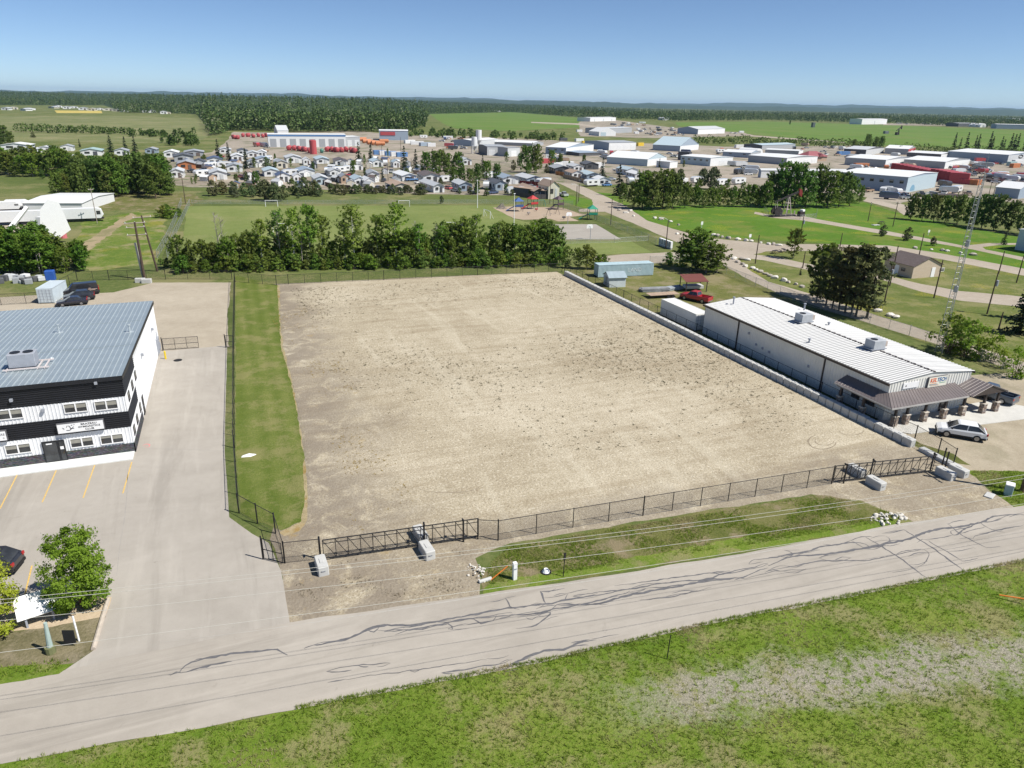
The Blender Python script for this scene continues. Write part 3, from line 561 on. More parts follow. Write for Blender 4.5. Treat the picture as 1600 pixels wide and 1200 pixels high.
# ================================================================ SHOP BUILDING WITH PORCH
M_CREAM = M('cream_siding', (.74, .73, .68), .55, .06, .6)
M_SHOPR = M('shop_roof_white', (.36, .36, .355), .5, .08, .4, spec=.4)
M_SHOPRIB = M('shop_roof_rib', (.70, .70, .68), .5, .05, .4)
M_BROWNR = M('brown_metal_roof', (.17, .145, .14), .42, .10, .6, metal=.1, spec=.5)
M_BROWN = M('brown_trim', (.060, .048, .044), .5)
K = Vector((66.4, 53.9, 0)); KW = 12.7; KL = 34.9; EZ = 4.65; RZ = 5.25
shop = thing('shop_building', 'long white metal shop with brown wrap-around porch and stone pillars', 'building', K)
mb = MB(); mb.loft([[(0, 0, 0), (KW, 0, 0), (KW, 0, EZ), (KW/2, 0, RZ), (0, 0, EZ)], [(0, KL, 0), (KW, KL, 0), (KW, KL, EZ), (KW/2, KL, RZ), (0, KL, EZ)]]); mb.build('wall', M_CREAM, shop)
mb = MB(); wave_wall(mb, 0, KW, -.012, .05, EZ-.02, .42, .05); mb.build('siding_panel', M_CREAM, shop)
mb = MB(); wave_wall(mb, 0, KL, -.012, .05, EZ-.02, .42, .05, axis='y', sgn=-1); mb.build('siding_panel', M_CREAM, shop)
mb = MB(); wave_wall(mb, 0, KL, KW+.012, .05, EZ-.02, .42, .05, axis='y', sgn=1); mb.build('siding_panel', M_CREAM, shop)
rw = .9; ov = .3; sl_ = (RZ-EZ)/(KW/2)
for s_, nm in ((-1, 'a'), (1, 'b')):
    mb = MB(); e = KW/2+ov
    def RP(u, y, dz): return (KW/2+s_*u, y, RZ-sl_*u+.03+dz)
    q = [RP(0.02, 0, 0), RP(e, 0, 0), RP(e, rw-.012, 0), RP(0.02, rw-.012, 0)]
    if s_ < 0: q = q[::-1]
    mb.plate(*q, .025); mb.cur = 1
    for u in (.02, .45):
        hh = .07; ww = .14
        mb.loft([[RP(0.02, u, .025), RP(.02, u+ww, .025), RP(.02, u+ww*.75, hh), RP(.02, u+ww*.25, hh)], [RP(e, u, .025), RP(e, u+ww, .025), RP(e, u+ww*.75, hh), RP(e, u+ww*.25, hh)]])
    pm = mb.mesh('roof_sheet', [M_SHOPR, M_SHOPRIB])
    for i in range(39): link('roof_sheet', pm, shop, (0, -.15+i*rw, 0))
rc = MB().box(KW/2-.16, KW/2+.16, 0, .30, RZ+.06, RZ+.13).mesh('ridge_cap', M_BROWN)
for i in range(39): link('ridge_cap', rc, shop, (0, -.15+i*.9, 0))
rc = MB().box(KW/2-.10, KW/2+.10, 0, .58, RZ+.05, RZ+.10).mesh('ridge_cap', M_BROWN)
for i in range(39): link('ridge_cap', rc, shop, (0, .16+i*.9, 0))
mb = MB(); mb.box(-.42, -.30, -.2, KL+.2, EZ-.28, EZ-.06); mb.build('gutter', M_BROWN, shop)
mb = MB(); mb.box(KW+.30, KW+.42, -.2, KL+.2, EZ-.28, EZ-.06); mb.build('gutter', M_BROWN, shop)
for yy in (9.6, 26.5): mb = MB(); mb.box(-.2, -.05, yy, yy+.14, .2, EZ-.2); mb.box(-.9, -.05, yy, yy+.14, .06, .2); mb.build('downspout', M_BROWN, shop)
for y_, z_ in ((24.2, 3.2), (21, 2.0), (12.2, 2.4), (19.6, 1.9), (22.4, 2.1)):
    mb = MB(); mb.cbox((-.12, y_, z_), (.14, .3, .3), .03); mb.build('wall_vent', M_HV, shop)
for y_, x_ in ((20.9, 6.2), (8.6, 6.4)):
    mb = MB(); mb.cbox((x_, y_, RZ+.75), (1.9, 1.5, 1.05), .04); un = mb.build('rooftop_unit', M('unit_grey', (.42, .44, .46), .5), shop)
    mb = MB(); mb.cyl((x_-.3, y_), .42, RZ+1.28, RZ+1.33, 14); mb.build('fan', M_DARKF, un)
    mb = MB(); mb.box(x_+.95, x_+1.5, y_-.5, y_+.5, RZ+.35, RZ+1.0); mb.build('intake_hood', M('rusty_hood', (.45, .38, .33), .7), un)
    mb = MB(); mb.box(x_-1.2, x_+1.2, y_-.8, y_+.8, RZ+.12, RZ+.22); mb.build('curb', M_HV, un)
for y_, x_, h_ in ((32.5, 3.2, 1.1), (27.3, 12.2, 1.0), (14.2, 1.3, .5), (19, 9, .4)):
    zz = RZ-abs(x_-KW/2)*sl_; mb = MB(); mb.cyl((x_, y_), .11, zz, zz+h_, 8); mb.cyl((x_, y_), .2, zz+h_, zz+h_+.12, 8); mb.build('vent_pipe', M_HV, shop)
# porch roof: hipped lean-to on two sides and a carport gable
PE = 2.66; PT = 3.42; XO = -1.75; YO = -2.25
def porch_roof(quads, nm, ribs):
    mb = MB()
    for q in quads: mb.plate(*q, .06)
    o = mb.build(nm, M_BROWNR, shop)
    mb = MB()
    for a, b in ribs: mb.tube([Vector(a)+Vector((0, 0, .075)), Vector(b)+Vector((0, 0, .075))], .022, 4, False)
    mb.build('roof_rib', M_BROWNR, o)
def lerp(a, b, u): return tuple(Vector(a).lerp(Vector(b), u))
A1, A2, B1, B2 = (XO, YO, PE), (10.2, YO, PE), (0, 0, PT), (10.2, 0, PT)
porch_roof([(A1, A2, B2, B1)], 'porch_roof', [(lerp(A1, A2, k/26), lerp(B1, B2, k/26)) for k in range(27)])
L1, L2 = (XO, 6.0, PE), (0, 6.0, PT)
porch_roof([(L1, A1, B1, L2)], 'porch_roof', [(lerp(L1, A1, k/18), lerp(L2, B1, k/18)) for k in range(19)])
G0, G1, GM = 10.1, 15.9, 13.0; GP = 3.72; yb, yfnt = 3.2, -2.7
porch_roof([((G0, yb, PE+.02), (G0, yfnt, PE+.02), (GM, yfnt, GP), (GM, yb, GP)), ((GM, yb, GP), (GM, yfnt, GP), (G1, yfnt, PE+.02), (G1, yb, PE+.02))], 'carport_roof',
           [((G0, yfnt+.45*k, PE+.02), (GM, yfnt+.45*k, GP)) for k in range(14)]+[((G1, yfnt+.45*k, PE+.02), (GM, yfnt+.45*k, GP)) for k in range(14)])
mb = MB(); mb.add([(G0+.2, yfnt+.1, PE), (G1-.2, yfnt+.1, PE), (GM, yfnt+.1, GP-.05)], [(0, 1, 2)]); mb.add([(G0+.2, yfnt+.2, PE), (G1-.2, yfnt+.2, PE), (GM, yfnt+.2, GP-.05)], [(2, 1, 0)]); mb.build('carport_gable', M_BROWN, shop)
mb = MB(); mb.box(XO-.08, 10.1, YO-.1, YO, PE-.14, PE+.03); mb.box(XO-.1, XO, YO-.1, 6.0, PE-.14, PE+.03); mb.box(G1, G1+.1, yfnt, yb, PE-.12, PE+.05); mb.build('porch_gutter', M('grey_gutter', (.38, .37, .36), .4), shop)
mb = MB(); mb.box(XO+.15, 10.2, YO+.25, YO+.45, PE-.32, PE-.02); mb.box(XO+.15, XO+.35, YO+.45, 5.8, PE-.32, PE-.02); mb.box(10.2, G1-.3, YO+.2, YO+.4, PE-.32, PE-.02); mb.build('porch_beam', M_BROWN, shop)
t = NT('field_stone'); M_FSTONE = t.out(t.ramp(t.island(), [(0, (.16, .11, .09)), (.35, (.33, .26, .21)), (.65, (.52, .45, .37)), (1, (.22, .20, .20))]), .9, 0, .2, t.bump(t.noise(t.obj(), 7, 3), .4, .03))
def pillar_mesh():
    mb = MB(); r = random.Random(4); z = 0
    while z < 1.14:
        hgt = .19
        for sx_, sy_ in ((-1, 0), (1, 0), (0, -1), (0, 1)):
            u = -.27; 
            while u < .26:
                w_ = r.uniform(.16, .3); w_ = min(w_, .27-u+.02); o_ = .27+r.uniform(0, .035)
                if sx_: mb.box(min(sx_*.15, sx_*o_), max(sx_*.15, sx_*o_), u, u+w_-.015, z, z+hgt-.015)
                else: mb.box(u, u+w_-.015, min(sy_*.15, sy_*o_), max(sy_*.15, sy_*o_), z, z+hgt-.015)
                u += w_
        z += hgt
    mb.box(-.14, .14, -.14, .14, 0, 1.2); return mb.mesh('stone_base', M_FSTONE)
pmesh = pillar_mesh()
capm = MB().cbox((0, 0, 1.2), (.68, .68, .1), .02).mesh('pillar_cap', M('pale_cap', (.52, .47, .40), .9))
postm = MB().box(-.12, .12, -.12, .12, 1.25, PE-.05).mesh('post', M_BROWN)
for wx, wy in ((66.35, 52.35), (68.1, 52.35), (70.7, 52.2), (73.6, 52.1), (76.5, 52.0), (79.6, 51.8), (81.6, 51.7), (64.95, 55.6), (64.95, 59.0), (81.6, 56.5)):
    b_ = link('stone_base', pmesh, shop, (wx-K.x, wy-K.y, .07), rz=random.choice((0, 1.5708, 3.1416))); link('pillar_cap', capm, b_); link('post', postm, b_)
# openings under the porch
for x_ in (1.2, 3.6, 6.6): window_front(shop, x_, x_+1.2, 1.15, 2.15, -.06, M_BROWN, 2, .08)
mb = MB(); mb.box(8.6, 9.9, -.14, -.06, .07, 2.25); dr = mb.build('door', M_BROWN, shop); mb = MB(); mb.box(8.75, 9.75, -.155, -.14, .9, 2.1); mb.build('pane', glassm(), dr)
for y_ in (1.4, 3.6): window_front(shop, y_, y_+1.2, 1.15, 2.15, -.06, M_BROWN, 2, .08, 'y', -1)
# signs on the shop front
p, q = pY(1448, 606, K.y-.2), pY(1481, 588, K.y-.2); a0, a1 = p.x-K.x, q.x-K.x; b0, b1 = 3.42, 4.72
sg = sign(shop, (a0, b0), (a1, b1), -.08, .16); bpy.data.objects[sg.children[0].name].data.materials[0] = M('sign_cream', (.78, .76, .66), .5, .03)
tw = (a1-a0)
text_part('lettering', 'KEL', .68, M('letter_orange', (.72, .13, .04), .5), sg, (a0+tw*.08, -.268, b1-.45), RX, 'LEFT', .92, .12, .014)
text_part('lettering', 'TECH', .68, M('letter_blue', (.02, .13, .33), .5), sg, (a1-tw*.06, -.268, b1-.45), RX, 'RIGHT', .86, .12, .014)
for k, (c_, x0_, x1_) in enumerate((((.60, .25, .08), .08, .45), ((.12, .22, .30), .08, .52), ((.10, .35, .22), .58, .92), ((.62, .42, .30), .15, .6))):
    zz = b1-(.86 if k in (0, 2) else .98 if k == 1 else 1.1); mb = MB(); mb.box(a0+tw*x0_, a0+tw*x1_, -.275, -.26, zz, zz+.05); mb.build('print_line', M('print_%d' % k, c_, .6), sg)
p, q = pY(1411, 605, K.y-.1), pY(1437, 594, K.y-.1); mb = MB(); mb.box(p.x-K.x, q.x-K.x, -.13, -.08, 3.72, 4.42); s2 = mb.build('sign_panel', M_SIGNW, shop)
mb = MB(); mb.cyl((p.x-K.x+.4, 4.05), .09, 0, .02, 8); o_ = mb.build('dark_mark', M_LETTER, s2); o_.rotation_euler = (math.pi/2, 0, 0); o_.location = (0, -.13, 0)
# ================================================================ FENCES, GATES, BLOCKS
M_BPIPE = M('black_pipe', (.018, .018, .02), .45, .15, 3, spec=.4)
M_GPIPE = M('galvanised_pipe', (.36, .38, .38), .45, .15, 3, metal=.4)
def linkmat(name, col, dens):
    """woven wire: thin diagonal strands, open between"""
    t = NT(name); p = t.pos(); x, y, z = t.xyz(p)
    u = t.mth('ADD', x, y); k = 1/.07
    def strand(q):
        m = t.mth('FRACT', t.mth('MULTIPLY', q, k)); return t.mth('LESS_THAN', m, dens)
    a = t.mth('MAXIMUM', strand(t.mth('ADD', u, z)), strand(t.mth('SUBTRACT', u, z)))
    b = t.n('ShaderNodeBsdfPrincipled', {'Base Color': c4(col), 'Roughness': .6}).outputs[0]
    tr = t.n('ShaderNodeBsdfTransparent').outputs[0]
    t.n('ShaderNodeOutputMaterial', {0: t.n('ShaderNodeMixShader', {0: a, 1: tr, 2: b}).outputs[0]}); return t.m
M_LINKB = linkmat('black_chain_link', (.02, .02, .022), .085)
M_LINKG = linkmat('grey_chain_link', (.30, .33, .33), .11)
_pm = {}
def fence(name, label, pts, h=1.85, sp=3.05, r=.038, mat=None, lm=None, group=None, base=0., ends=True):
    mat = mat or M_BPIPE; lm = lm or M_LINKB; P = [Vector((p[0], p[1])) for p in pts]
    root = thing(name, label, 'fence', (P[0].x, P[0].y, base), 0, group); o = P[0]
    key = (h, r, mat.name)
    if key not in _pm:
        _pm[key] = (MB().cyl((0, 0), r, 0, h+.04, 7).mesh('post', mat), MB().cyl((0, 0), r*1.5, 0, h+.12, 8).mesh('post', mat))
    for i in range(len(P)-1):
        a, b = P[i]-o, P[i+1]-o; d = b-a; L = d.length; n = max(1, round(L/sp))
        for k in range(0 if i == 0 else 0, n+(1 if i == len(P)-2 else 0)):
            q = a+d*(k/n); link('post', _pm[key][1 if (k in (0, n) and ends) else 0], root, (q.x, q.y, 0))
        mb = MB().tube([(a.x, a.y, h), (b.x, b.y, h)], r*.72, 6); mb.build('top_rail', mat, root)
        mb = MB().tube([(a.x, a.y, .07), (b.x, b.y, .07)], r*.35, 4); mb.build('bottom_wire', mat, root)
        m2 = MB().quad((a.x, a.y, .05), (b.x, b.y, .05), (b.x, b.y, h), (a.x, a.y, h)); m2.build('wire_mesh', lm, root)
    return root
fence('chain_link_fence', 'black chain-link fence between the paved yard and the mown grass strip', [(-1.5, 144.2), (-2.3, 102.6), (-2.75, 70.1), (-2.6, 57.0), (-1.2, 54.8), (.1, 52.8), (.5, 48.4)])
fence('chain_link_fence', 'black chain-link fence along the far edge of the gravel lot below the trees', [(-1.5, 144.2), (5.8, 139.4), (8.0, 139.6), (26, 137.9), (45, 136.6), (63.2, 134.8)])
fence('chain_link_fence', 'black chain-link fence across the roadside front of the gravel lot', [(15.4, 46.6), (16.9, 45.9), (30, 45.3), (49.9, 44.3)])
fence('chain_link_fence', 'short black chain-link panel beside the western sliding gate', [(.5, 48.4), (3.1, 48.0)])
fence('chain_link_fence', 'black chain-link fence on the grassy side of the block wall beside the shop', [(63.6, 134.4), (64.1, 110), (64.6, 88), (64.9, 62), (65.3, 48.6)], sp=2.6)
fence('chain_link_fence', 'short black chain-link fence from the wall end to the eastern gate', [(65.3, 48.6), (64.9, 45.4), (64.4, 43.2)], sp=2.4)
fence('chain_link_fence', 'black chain-link fence behind the gym along the rough grass', [(-2.0, 146.5), (-14, 150.2), (-24, 152.4), (-29.5, 153.5), (-31, 147), (-31, 137.5), (-60, 139)], sp=3.6)
fence('wire_fence', 'grey chain-link fence round the shop back yard along the dirt road', [tuple(px(*q).to_2d()) for q in ((1015, 412), (1095, 409), (1120, 423), (1180, 447), (1260, 477), (1330, 497), (1420, 525), (1500, 553), (1600, 592))], 1.7, 3.4, .03, M_GPIPE, M_LINKG)
fence('wire_fence', 'grey chain-link fence between the court and the sloping dirt road', [tuple(px(*q).to_2d()) for q in ((872, 327), (905, 332), (930, 343), (980, 363), (1013, 376), (1025, 382))], 1.6, 4, .03, M_GPIPE, M_LINKG)
fence('wire_fence', 'grey chain-link fence along the far side of the sports field', [tuple(px(*q).to_2d()) for q in ((300, 319), (450, 319), (640, 318.5), (760, 318), (895, 320))], 1.3, 6, .03, M_GPIPE, M_LINKG)
fence('wire_fence', 'grey chain-link fence below the court by the grassy bank', [tuple(px(*q).to_2d()) for q in ((868, 381), (960, 379), (1013, 376))], 1.2, 4, .03, M_GPIPE, M_LINKG)
fence('wire_fence', 'pair of grey chain-link lines running up from the tree belt, left line', [tuple(px(*q).to_2d()) for q in ((246, 404), (262, 375), (276, 343), (284, 318))], 1.8, 5, .035, M_GPIPE, M_LINKG)
fence('wire_fence', 'pair of grey chain-link lines running up from the tree belt, right line', [tuple(px(*q).to_2d()) for q in ((262, 404), (272, 372), (283, 350), (297, 320))], 1.8, 5, .035, M_GPIPE, M_LINKG)
def bar_gate(name, label, a, b, h, n, lean=False):
    d = Vector((b[0]-a[0], b[1]-a[1])); L = d.length; g = thing(name, label, 'gate', (a[0], a[1], 0), math.atan2(d.y, d.x))
    mb = MB()
    for z in (.12, h*.5, h): mb.tube([(0, 0, z), (L, 0, z)], .03)
    for k in range(n+1): mb.tube([(L*k/n, 0, .12), (L*k/n, 0, h)], .03)
    mb.build('frame', M_BPIPE, g); MB().quad((0, 0, .12), (L, 0, .12), (L, 0, h), (0, 0, h)).build('wire_mesh', M_LINKB, g)
    MB().cyl((-.1, 0), .06, 0, h+.2, 8).build('hinge_post', M_BPIPE, g); return g
p, q = px(256, 548).to_2d(), px(311, 544).to_2d(); bar_gate('swing_gate', 'black open swing gate beside the rear corner of the gym', p, q, 1.75, 3)
p, q = px(419, 878).to_2d(), px(444, 884).to_2d(); bar_gate('swing_gate', 'small black gate panel standing at the lot corner by the driveway', (-.95, 49.4), (.35, 48.3), 1.9, 2)
p = px(357, 543).to_2d(); bar_gate('swing_gate', 'small black latch panel against the grass strip fence', (-3.3, 103.5), (-2.3, 103.2), 1.8, 1)
def truss_gate(label, a, b, n, post_us, h=1.85, flip=False):
    d = Vector((b[0]-a[0], b[1]-a[1])); L = d.length; g = thing('sliding_gate', label, 'gate', (a[0], a[1], 0), math.atan2(d.y, d.x), )
    for z, r in ((.22, .045), (h, .045), (h-.32, .03)): MB().tube([(0, 0, z), (L, 0, z)], r).build('rail', M_BPIPE, g)
    for k in range(n+1): MB().tube([(L*k/n, 0, .22), (L*k/n, 0, h)], .032).build('upright', M_BPIPE, g)
    for k in range(n):
        u0, u1 = (L*k/n, L*(k+1)/n) if not flip else (L*(k+1)/n, L*k/n)
        MB().tube([(u0, 0, h-.05), (u1, 0, .25)], .026).build('brace', M_BPIPE, g)
    MB().tube([(.5, .16, .12), (L, .16, .12)], .05).build('track_rail', M_BPIPE, g)
    for u, s_ in post_us:
        MB().cyl((u, s_*.22), .075, 0, h+.22, 8).build('guide_post', M_BPIPE, g); MB().box(u-.06, u+.06, -abs(s_)*.1, s_*.3 if s_ > 0 else .12, h+.05, h+.15).build('roller', M_BPIPE, g)
    MB().quad((0, .02, .22), (L*.72, .02, .22), (L*.72, .02, h), (0, .02, h)).build('wire_mesh', M_LINKB, g); return g
truss_gate('black sliding truss gate at the western gravel approach with white blocks', (3.35, 47.75), (15.5, 46.75), 13, [(-.25, 1), (7.8, 1), (10.9, -1)])
truss_gate('black sliding truss gate at the eastern approach below the shop', (50.1, 44.35), (61.1, 42.85), 13, [(1.0, -1), (4.2, 1), (11.1, 1)], flip=True)
mbp = MB().cyl((0, 0), .07, 0, 2.1, 8).mesh('gate_post', M_BPIPE)
for lab, q in (('black gate catch post nearest the wall end of the eastern gate', (62.6, 42.7)), ('black gate catch post farthest right at the eastern gate', (63.1, 43.4))):
    tag(link('gate_post', mbp, None, (*q, 0)), lab, 'post', 'catch posts of the eastern gate')
# cast concrete blocks
M_BLOCK = M('cast_concrete', (.50, .50, .48), .85, .14, 1.2, .35, 7)
def block_mesh(l, w, h, notch=False):
    mb = MB(); b = .06
    mb.cbox((0, 0, h/2), (w, l, h), b)
    mb.box(-.12, .12, -l*.18, l*.18, h, h+.045)
    me = mb.mesh('block', M_BLOCK); return me
bm_ = block_mesh(1.12, .75, .86)
wall = thing('block_wall', 'low retaining wall of cast concrete blocks along the lot by the shop', 'wall', (62.7, 131.9, 0), math.atan2(47.6-131.9, 64.0-62.7)+math.pi/2)
NB = 70; LB = math.hypot(131.9-47.6, 1.3)
for i in range(NB):
    o_ = link('block', bm_, wall, (random.uniform(-.03, .03), -(i+.5)*LB/NB, random.uniform(-.02, .02)), rz=random.uniform(-.012, .012))
big = block_mesh(1.75, .80, .80)
for lab, q, rz in (('white cast block in front of the western gate beside its latch post', (503, 890), .06), ('white notched cast block just outside the middle of the western gate', (667, 866), .10), ('white cast block inside the western gate beside its roller post', (657, 841), .10),
                   ('grey cast block inside the eastern gate by its roller post', (1337, 741), .03), ('pale cast block outside the eastern gate in the gravel approach', (1367, 760), .03), ('pale cast block left of the two at the wall end by the road', (1476, 745), .03), ('pale end block with a lifting ring nearest the power pole', (1496, 741), .03)):
    q = px(*q); o_ = tag(link('concrete_block', big, None, (q.x, q.y, 0), rz=rz), lab, 'block')
    MB().tube([(-.14, -.88, .45), (-.14, -.95, .52), (.14, -.95, .52), (.14, -.88, .45)], .02, 5).build('lifting_ring', M_HV, o_)
tag(link('concrete_block', MB().cbox((0, 0, .18), (.75, 4.6, .36), .05).mesh('kerb_block', M_BLOCK), None, (64.25, 44.6, 0), rz=-.02), 'long low concrete kerb block continuing from the block wall end', 'block')
# ================================================================ VEHICLES
M_PAINT = MC('car_paint', .28, .5, 0, .6, .02); M_TYRER = M('tyre_rubber', (.022, .022, .024), .9); M_RIM = M('alloy_rim', (.34, .34, .35), .35, .1, 3, metal=.7)
M_LIGHTR = M('tail_light', (.38, .02, .02), .3); M_LIGHTW = M('head_light', (.75, .75, .72), .2); M_PLASTIC = M('black_plastic', (.02, .02, .02), .7)
VK = {  # side outline (x forward to back), beltline, roof points and half widths
 'suv': dict(L=4.75, W=1.92, top=[(-2.36, .55), (-2.33, .86), (-1.95, .98), (-1.1, 1.08), (1.7, 1.14), (2.25, 1.12), (2.36, .95), (2.38, .55)], gh=[-1.4, -.4, 1.35, 2.2], roof=1.72, wr=.385, ax=(-1.42, 1.42)),
 'car': dict(L=4.6, W=1.82, top=[(-2.28, .5), (-2.25, .74), (-1.8, .84), (-.95, .95), (1.35, 1.0), (2.15, .98), (2.28, .8), (2.3, .5)], gh=[-1.05, -.25, .95, 1.75], roof=1.45, wr=.33, ax=(-1.38, 1.36)),
 'van': dict(L=5.6, W=2.0, top=[(-2.8, .6), (-2.77, 1.0), (-2.3, 1.15), (-1.75, 1.28), (2.7, 1.32), (2.76, 1.2), (2.8, .6)], gh=[-1.9, -1.15, 2.55, 2.72], roof=2.12, wr=.38, ax=(-1.85, 1.75)),
 'pickup': dict(L=5.7, W=2.0, top=[(-2.85, .6), (-2.82, 1.0), (-2.3, 1.12), (-1.35, 1.18), (.75, 1.22), (.78, .62)], gh=[-1.45, -.75, .45, .75], roof=1.85, wr=.40, ax=(-1.85, 1.7), bed=True)}
_vm = {}
def vehicle(name, label, kind, col, loc, rz, group=None, cat=None, mark=False):
    if kind not in _vm: _vm[kind] = _veh_meshes(kind)
    root = thing(name, label, cat or {'suv': 'car', 'car': 'car', 'van': 'van', 'pickup': 'pickup'}[kind], loc, rz, group)
    k = VK[kind]
    for nm, me, sub in _vm[kind]:
        o = link(nm, me, root, col=col)
        for n2, m2 in sub: link(n2, m2, o, col=col)
    return root
def _veh_meshes(kind):
    k = VK[kind]; W = k['W']/2; top = k['top']; x0, x1 = top[0][0], top[-1][0]; zb = .32; out = []
    mb = MB(); rings = []
    for x, z in top:
        e = 1-.12*max(0, (abs(x)-k['L']*.36)/(k['L']*.14))**1.5; w = W*e; zz = max(z, zb+.1)
        rings.append([(x, -w*.94, zb), (x, -w, zb+.22), (x, -w, zz-.16), (x, -w*.93, zz), (x, w*.93, zz), (x, w, zz-.16), (x, w, zb+.22), (x, w*.94, zb)])
    if k.get('bed'):
        mb.loft(rings)
        for s_ in (-1, 1): mb.box(.78, 2.83, min(s_*W, s_*(W-.1)), max(s_*W, s_*(W-.1)), .5, 1.2)
        mb.box(2.75, 2.85, -W+.1, W-.1, .55, 1.2); mb.box(.78, 2.83, -W+.08, W-.08, .45, .72)
        for s_ in (-1, 1):
            for xx in (k['ax'][1],): mb.box(xx-.5, xx+.5, min(s_*(W-.32), s_*(W-.1)), max(s_*(W-.32), s_*(W-.1)), .7, .98)
    else: mb.loft(rings)
    g = k['gh']; zt = k['roof']; zl = 1.0 if kind == 'car' else 1.12 if kind == 'suv' else 1.28 if kind == 'van' else 1.2
    wb, wt = W*.92, W*.76 if kind != 'van' else W*.86
    b = [(g[0], -wb, zl-.06), (g[3], -wb, zl-.06), (g[3], wb, zl-.06), (g[0], wb, zl-.06)]
    tt = [(g[1], -wt, zt-.05), (g[2], -wt, zt-.05), (g[2], wt, zt-.05), (g[1], wt, zt-.05)]
    t2 = [(g[1]+.12, -wt*.88, zt), (g[2]-.12, -wt*.88, zt), (g[2]-.12, wt*.88, zt), (g[1]+.12, wt*.88, zt)]
    mb.loft([b, tt, t2], caps=True); me = mb.mesh('body', M_PAINT)
    body_sub = []
    def pane(q, nm, sh=.86, off=.012):
        q = [Vector(p) for p in q]; c = sum(q, Vector())/4; q = [c+(p-c)*sh for p in q]; nn = (q[1]-q[0]).cross(q[3]-q[0]).normalized()*off
        m = MB(); m.plate(*[p+nn*.5 for p in q], off); return (nm, m.mesh(nm, glassm()))
    ps = [pane((b[3], b[0], tt[0], tt[3]), 'windscreen'), pane((b[1], b[2], tt[2], tt[1]), 'rear_window')]
    for s_ in (0, 1):
        n = 2 if kind != 'van' else 1; lo = (b[0], b[1]) if s_ == 0 else (b[2], b[3]); hi = (tt[0], tt[1]) if s_ == 0 else (tt[2], tt[3])
        for i in range(n):
            u0, u1 = (i/n, (i+1)/n) if n > 1 else ((0, .3) if s_ == 0 else (.7, 1))
            ps.append(pane((lerp(lo[0], lo[1], u0), lerp(lo[0], lo[1], u1), lerp(hi[0], hi[1], u1), lerp(hi[0], hi[1], u0)), 'side_window', .93))
    out.append(('body', me, ps))
    m = MB(); m.box(x0+.12, x1-.12, -W-.012, W+.012, .30, .50); out.append(('side_cladding', m.mesh('side_cladding', M_PLASTIC), []))
    for x in k['ax']:
        for s_ in (-1, 1):
            m = MB(); m.tube([(x, s_*(W-.22), k['wr']), (x, s_*(W+.015), k['wr'])], k['wr'], 16); r = MB(); r.tube([(x, s_*(W+.0), k['wr']), (x, s_*(W+.03), k['wr'])], k['wr']*.62, 12)
            out.append(('wheel', m.mesh('tyre', M_TYRER), [('rim', r.mesh('rim', M_RIM))]))
    for s_ in (-1, 1):
        m = MB(); m.box(x0-.01, x0+.1, min(s_*W*.55, s_*W*.9), max(s_*W*.55, s_*W*.9), .68, .84); out.append(('headlight', m.mesh('headlight', M_LIGHTW), []))
        xe = 2.85 if k.get('bed') else x1; m = MB(); m.box(xe-.12, xe+.015, min(s_*W*.66, s_*W*.96), max(s_*W*.66, s_*W*.96), .82, 1.04 if kind != 'van' else 1.3); out.append(('tail_light', m.mesh('tail_light', M_LIGHTR), []))
        m = MB(); m.cbox((g[0]+.35, s_*(W+.09), zl+.05), (.14, .2, .15), .03); out.append(('mirror', m.mesh('mirror', M_PLASTIC), []))
    xe = 2.85 if k.get('bed') else x1; m = MB(); m.box(xe-.05, xe+.06, -W*.85, W*.85, .36, .56); out.append(('rear_bumper', m.mesh('rear_bumper', M_PLASTIC if kind != 'pickup' else M_RIM), []))
    m = MB(); m.box(x0-.05, x0+.05, -W*.85, W*.85, .36, .56); out.append(('front_bumper', m.mesh('front_bumper', M_PLASTIC), []))
    return out
q = px(1500, 684); vehicle('parked_car', 'white SUV parked on gravel in front of the shop porch', 'suv', (.78, .79, .80), (q.x+.3, q.y+.3, .01), math.atan2(-2.6, 2.6))
vehicle('pickup_truck', 'slate blue pickup parked under the shop carport', 'pickup', (.055, .075, .105), (84.9, 54.8, .02), math.radians(-76))
q = px(6, 893); vehicle('parked_car', 'black SUV parked by the yellow-green tree at the left edge', 'suv', (.015, .015, .018), (q.x-1.2, q.y+.4, .012), math.radians(-12))
q = px(133, 460); vehicle('cargo_van', 'black cargo van with pale side lettering parked behind the gym', 'van', (.012, .013, .018), (q.x-.5, q.y, .01), math.radians(10))
vn = [o for o in bpy.data.objects if o.name == 'cargo_van'][0]
for k, (u, z_, l_) in enumerate(((.9, 1.02, 1.6), (1.1, .86, 1.1), (1.2, 1.2, .35))): MB().box(u, u+l_, -1.03, -1.012, z_, z_+.07).build('lettering', M('van_print', (.55, .42, .36), .6), vn)
q = px(130, 468); vehicle('parked_car', 'black car parked between the van and the dark sedan behind the gym', 'suv', (.014, .016, .026), (q.x-.5, q.y-.2, .01), math.radians(8))
q = px(124, 473); vehicle('parked_car', 'dark blue sedan nearest the gym roof edge behind the building', 'car', (.010, .013, .030), (q.x-.8, q.y-1.2, .01), math.radians(6))
q = px(1087, 470); vehicle('pickup_truck', 'red pickup truck parked behind the white trailer in the shop yard', 'pickup', (.42, .018, .03), (q.x, q.y, .01), math.radians(-62))
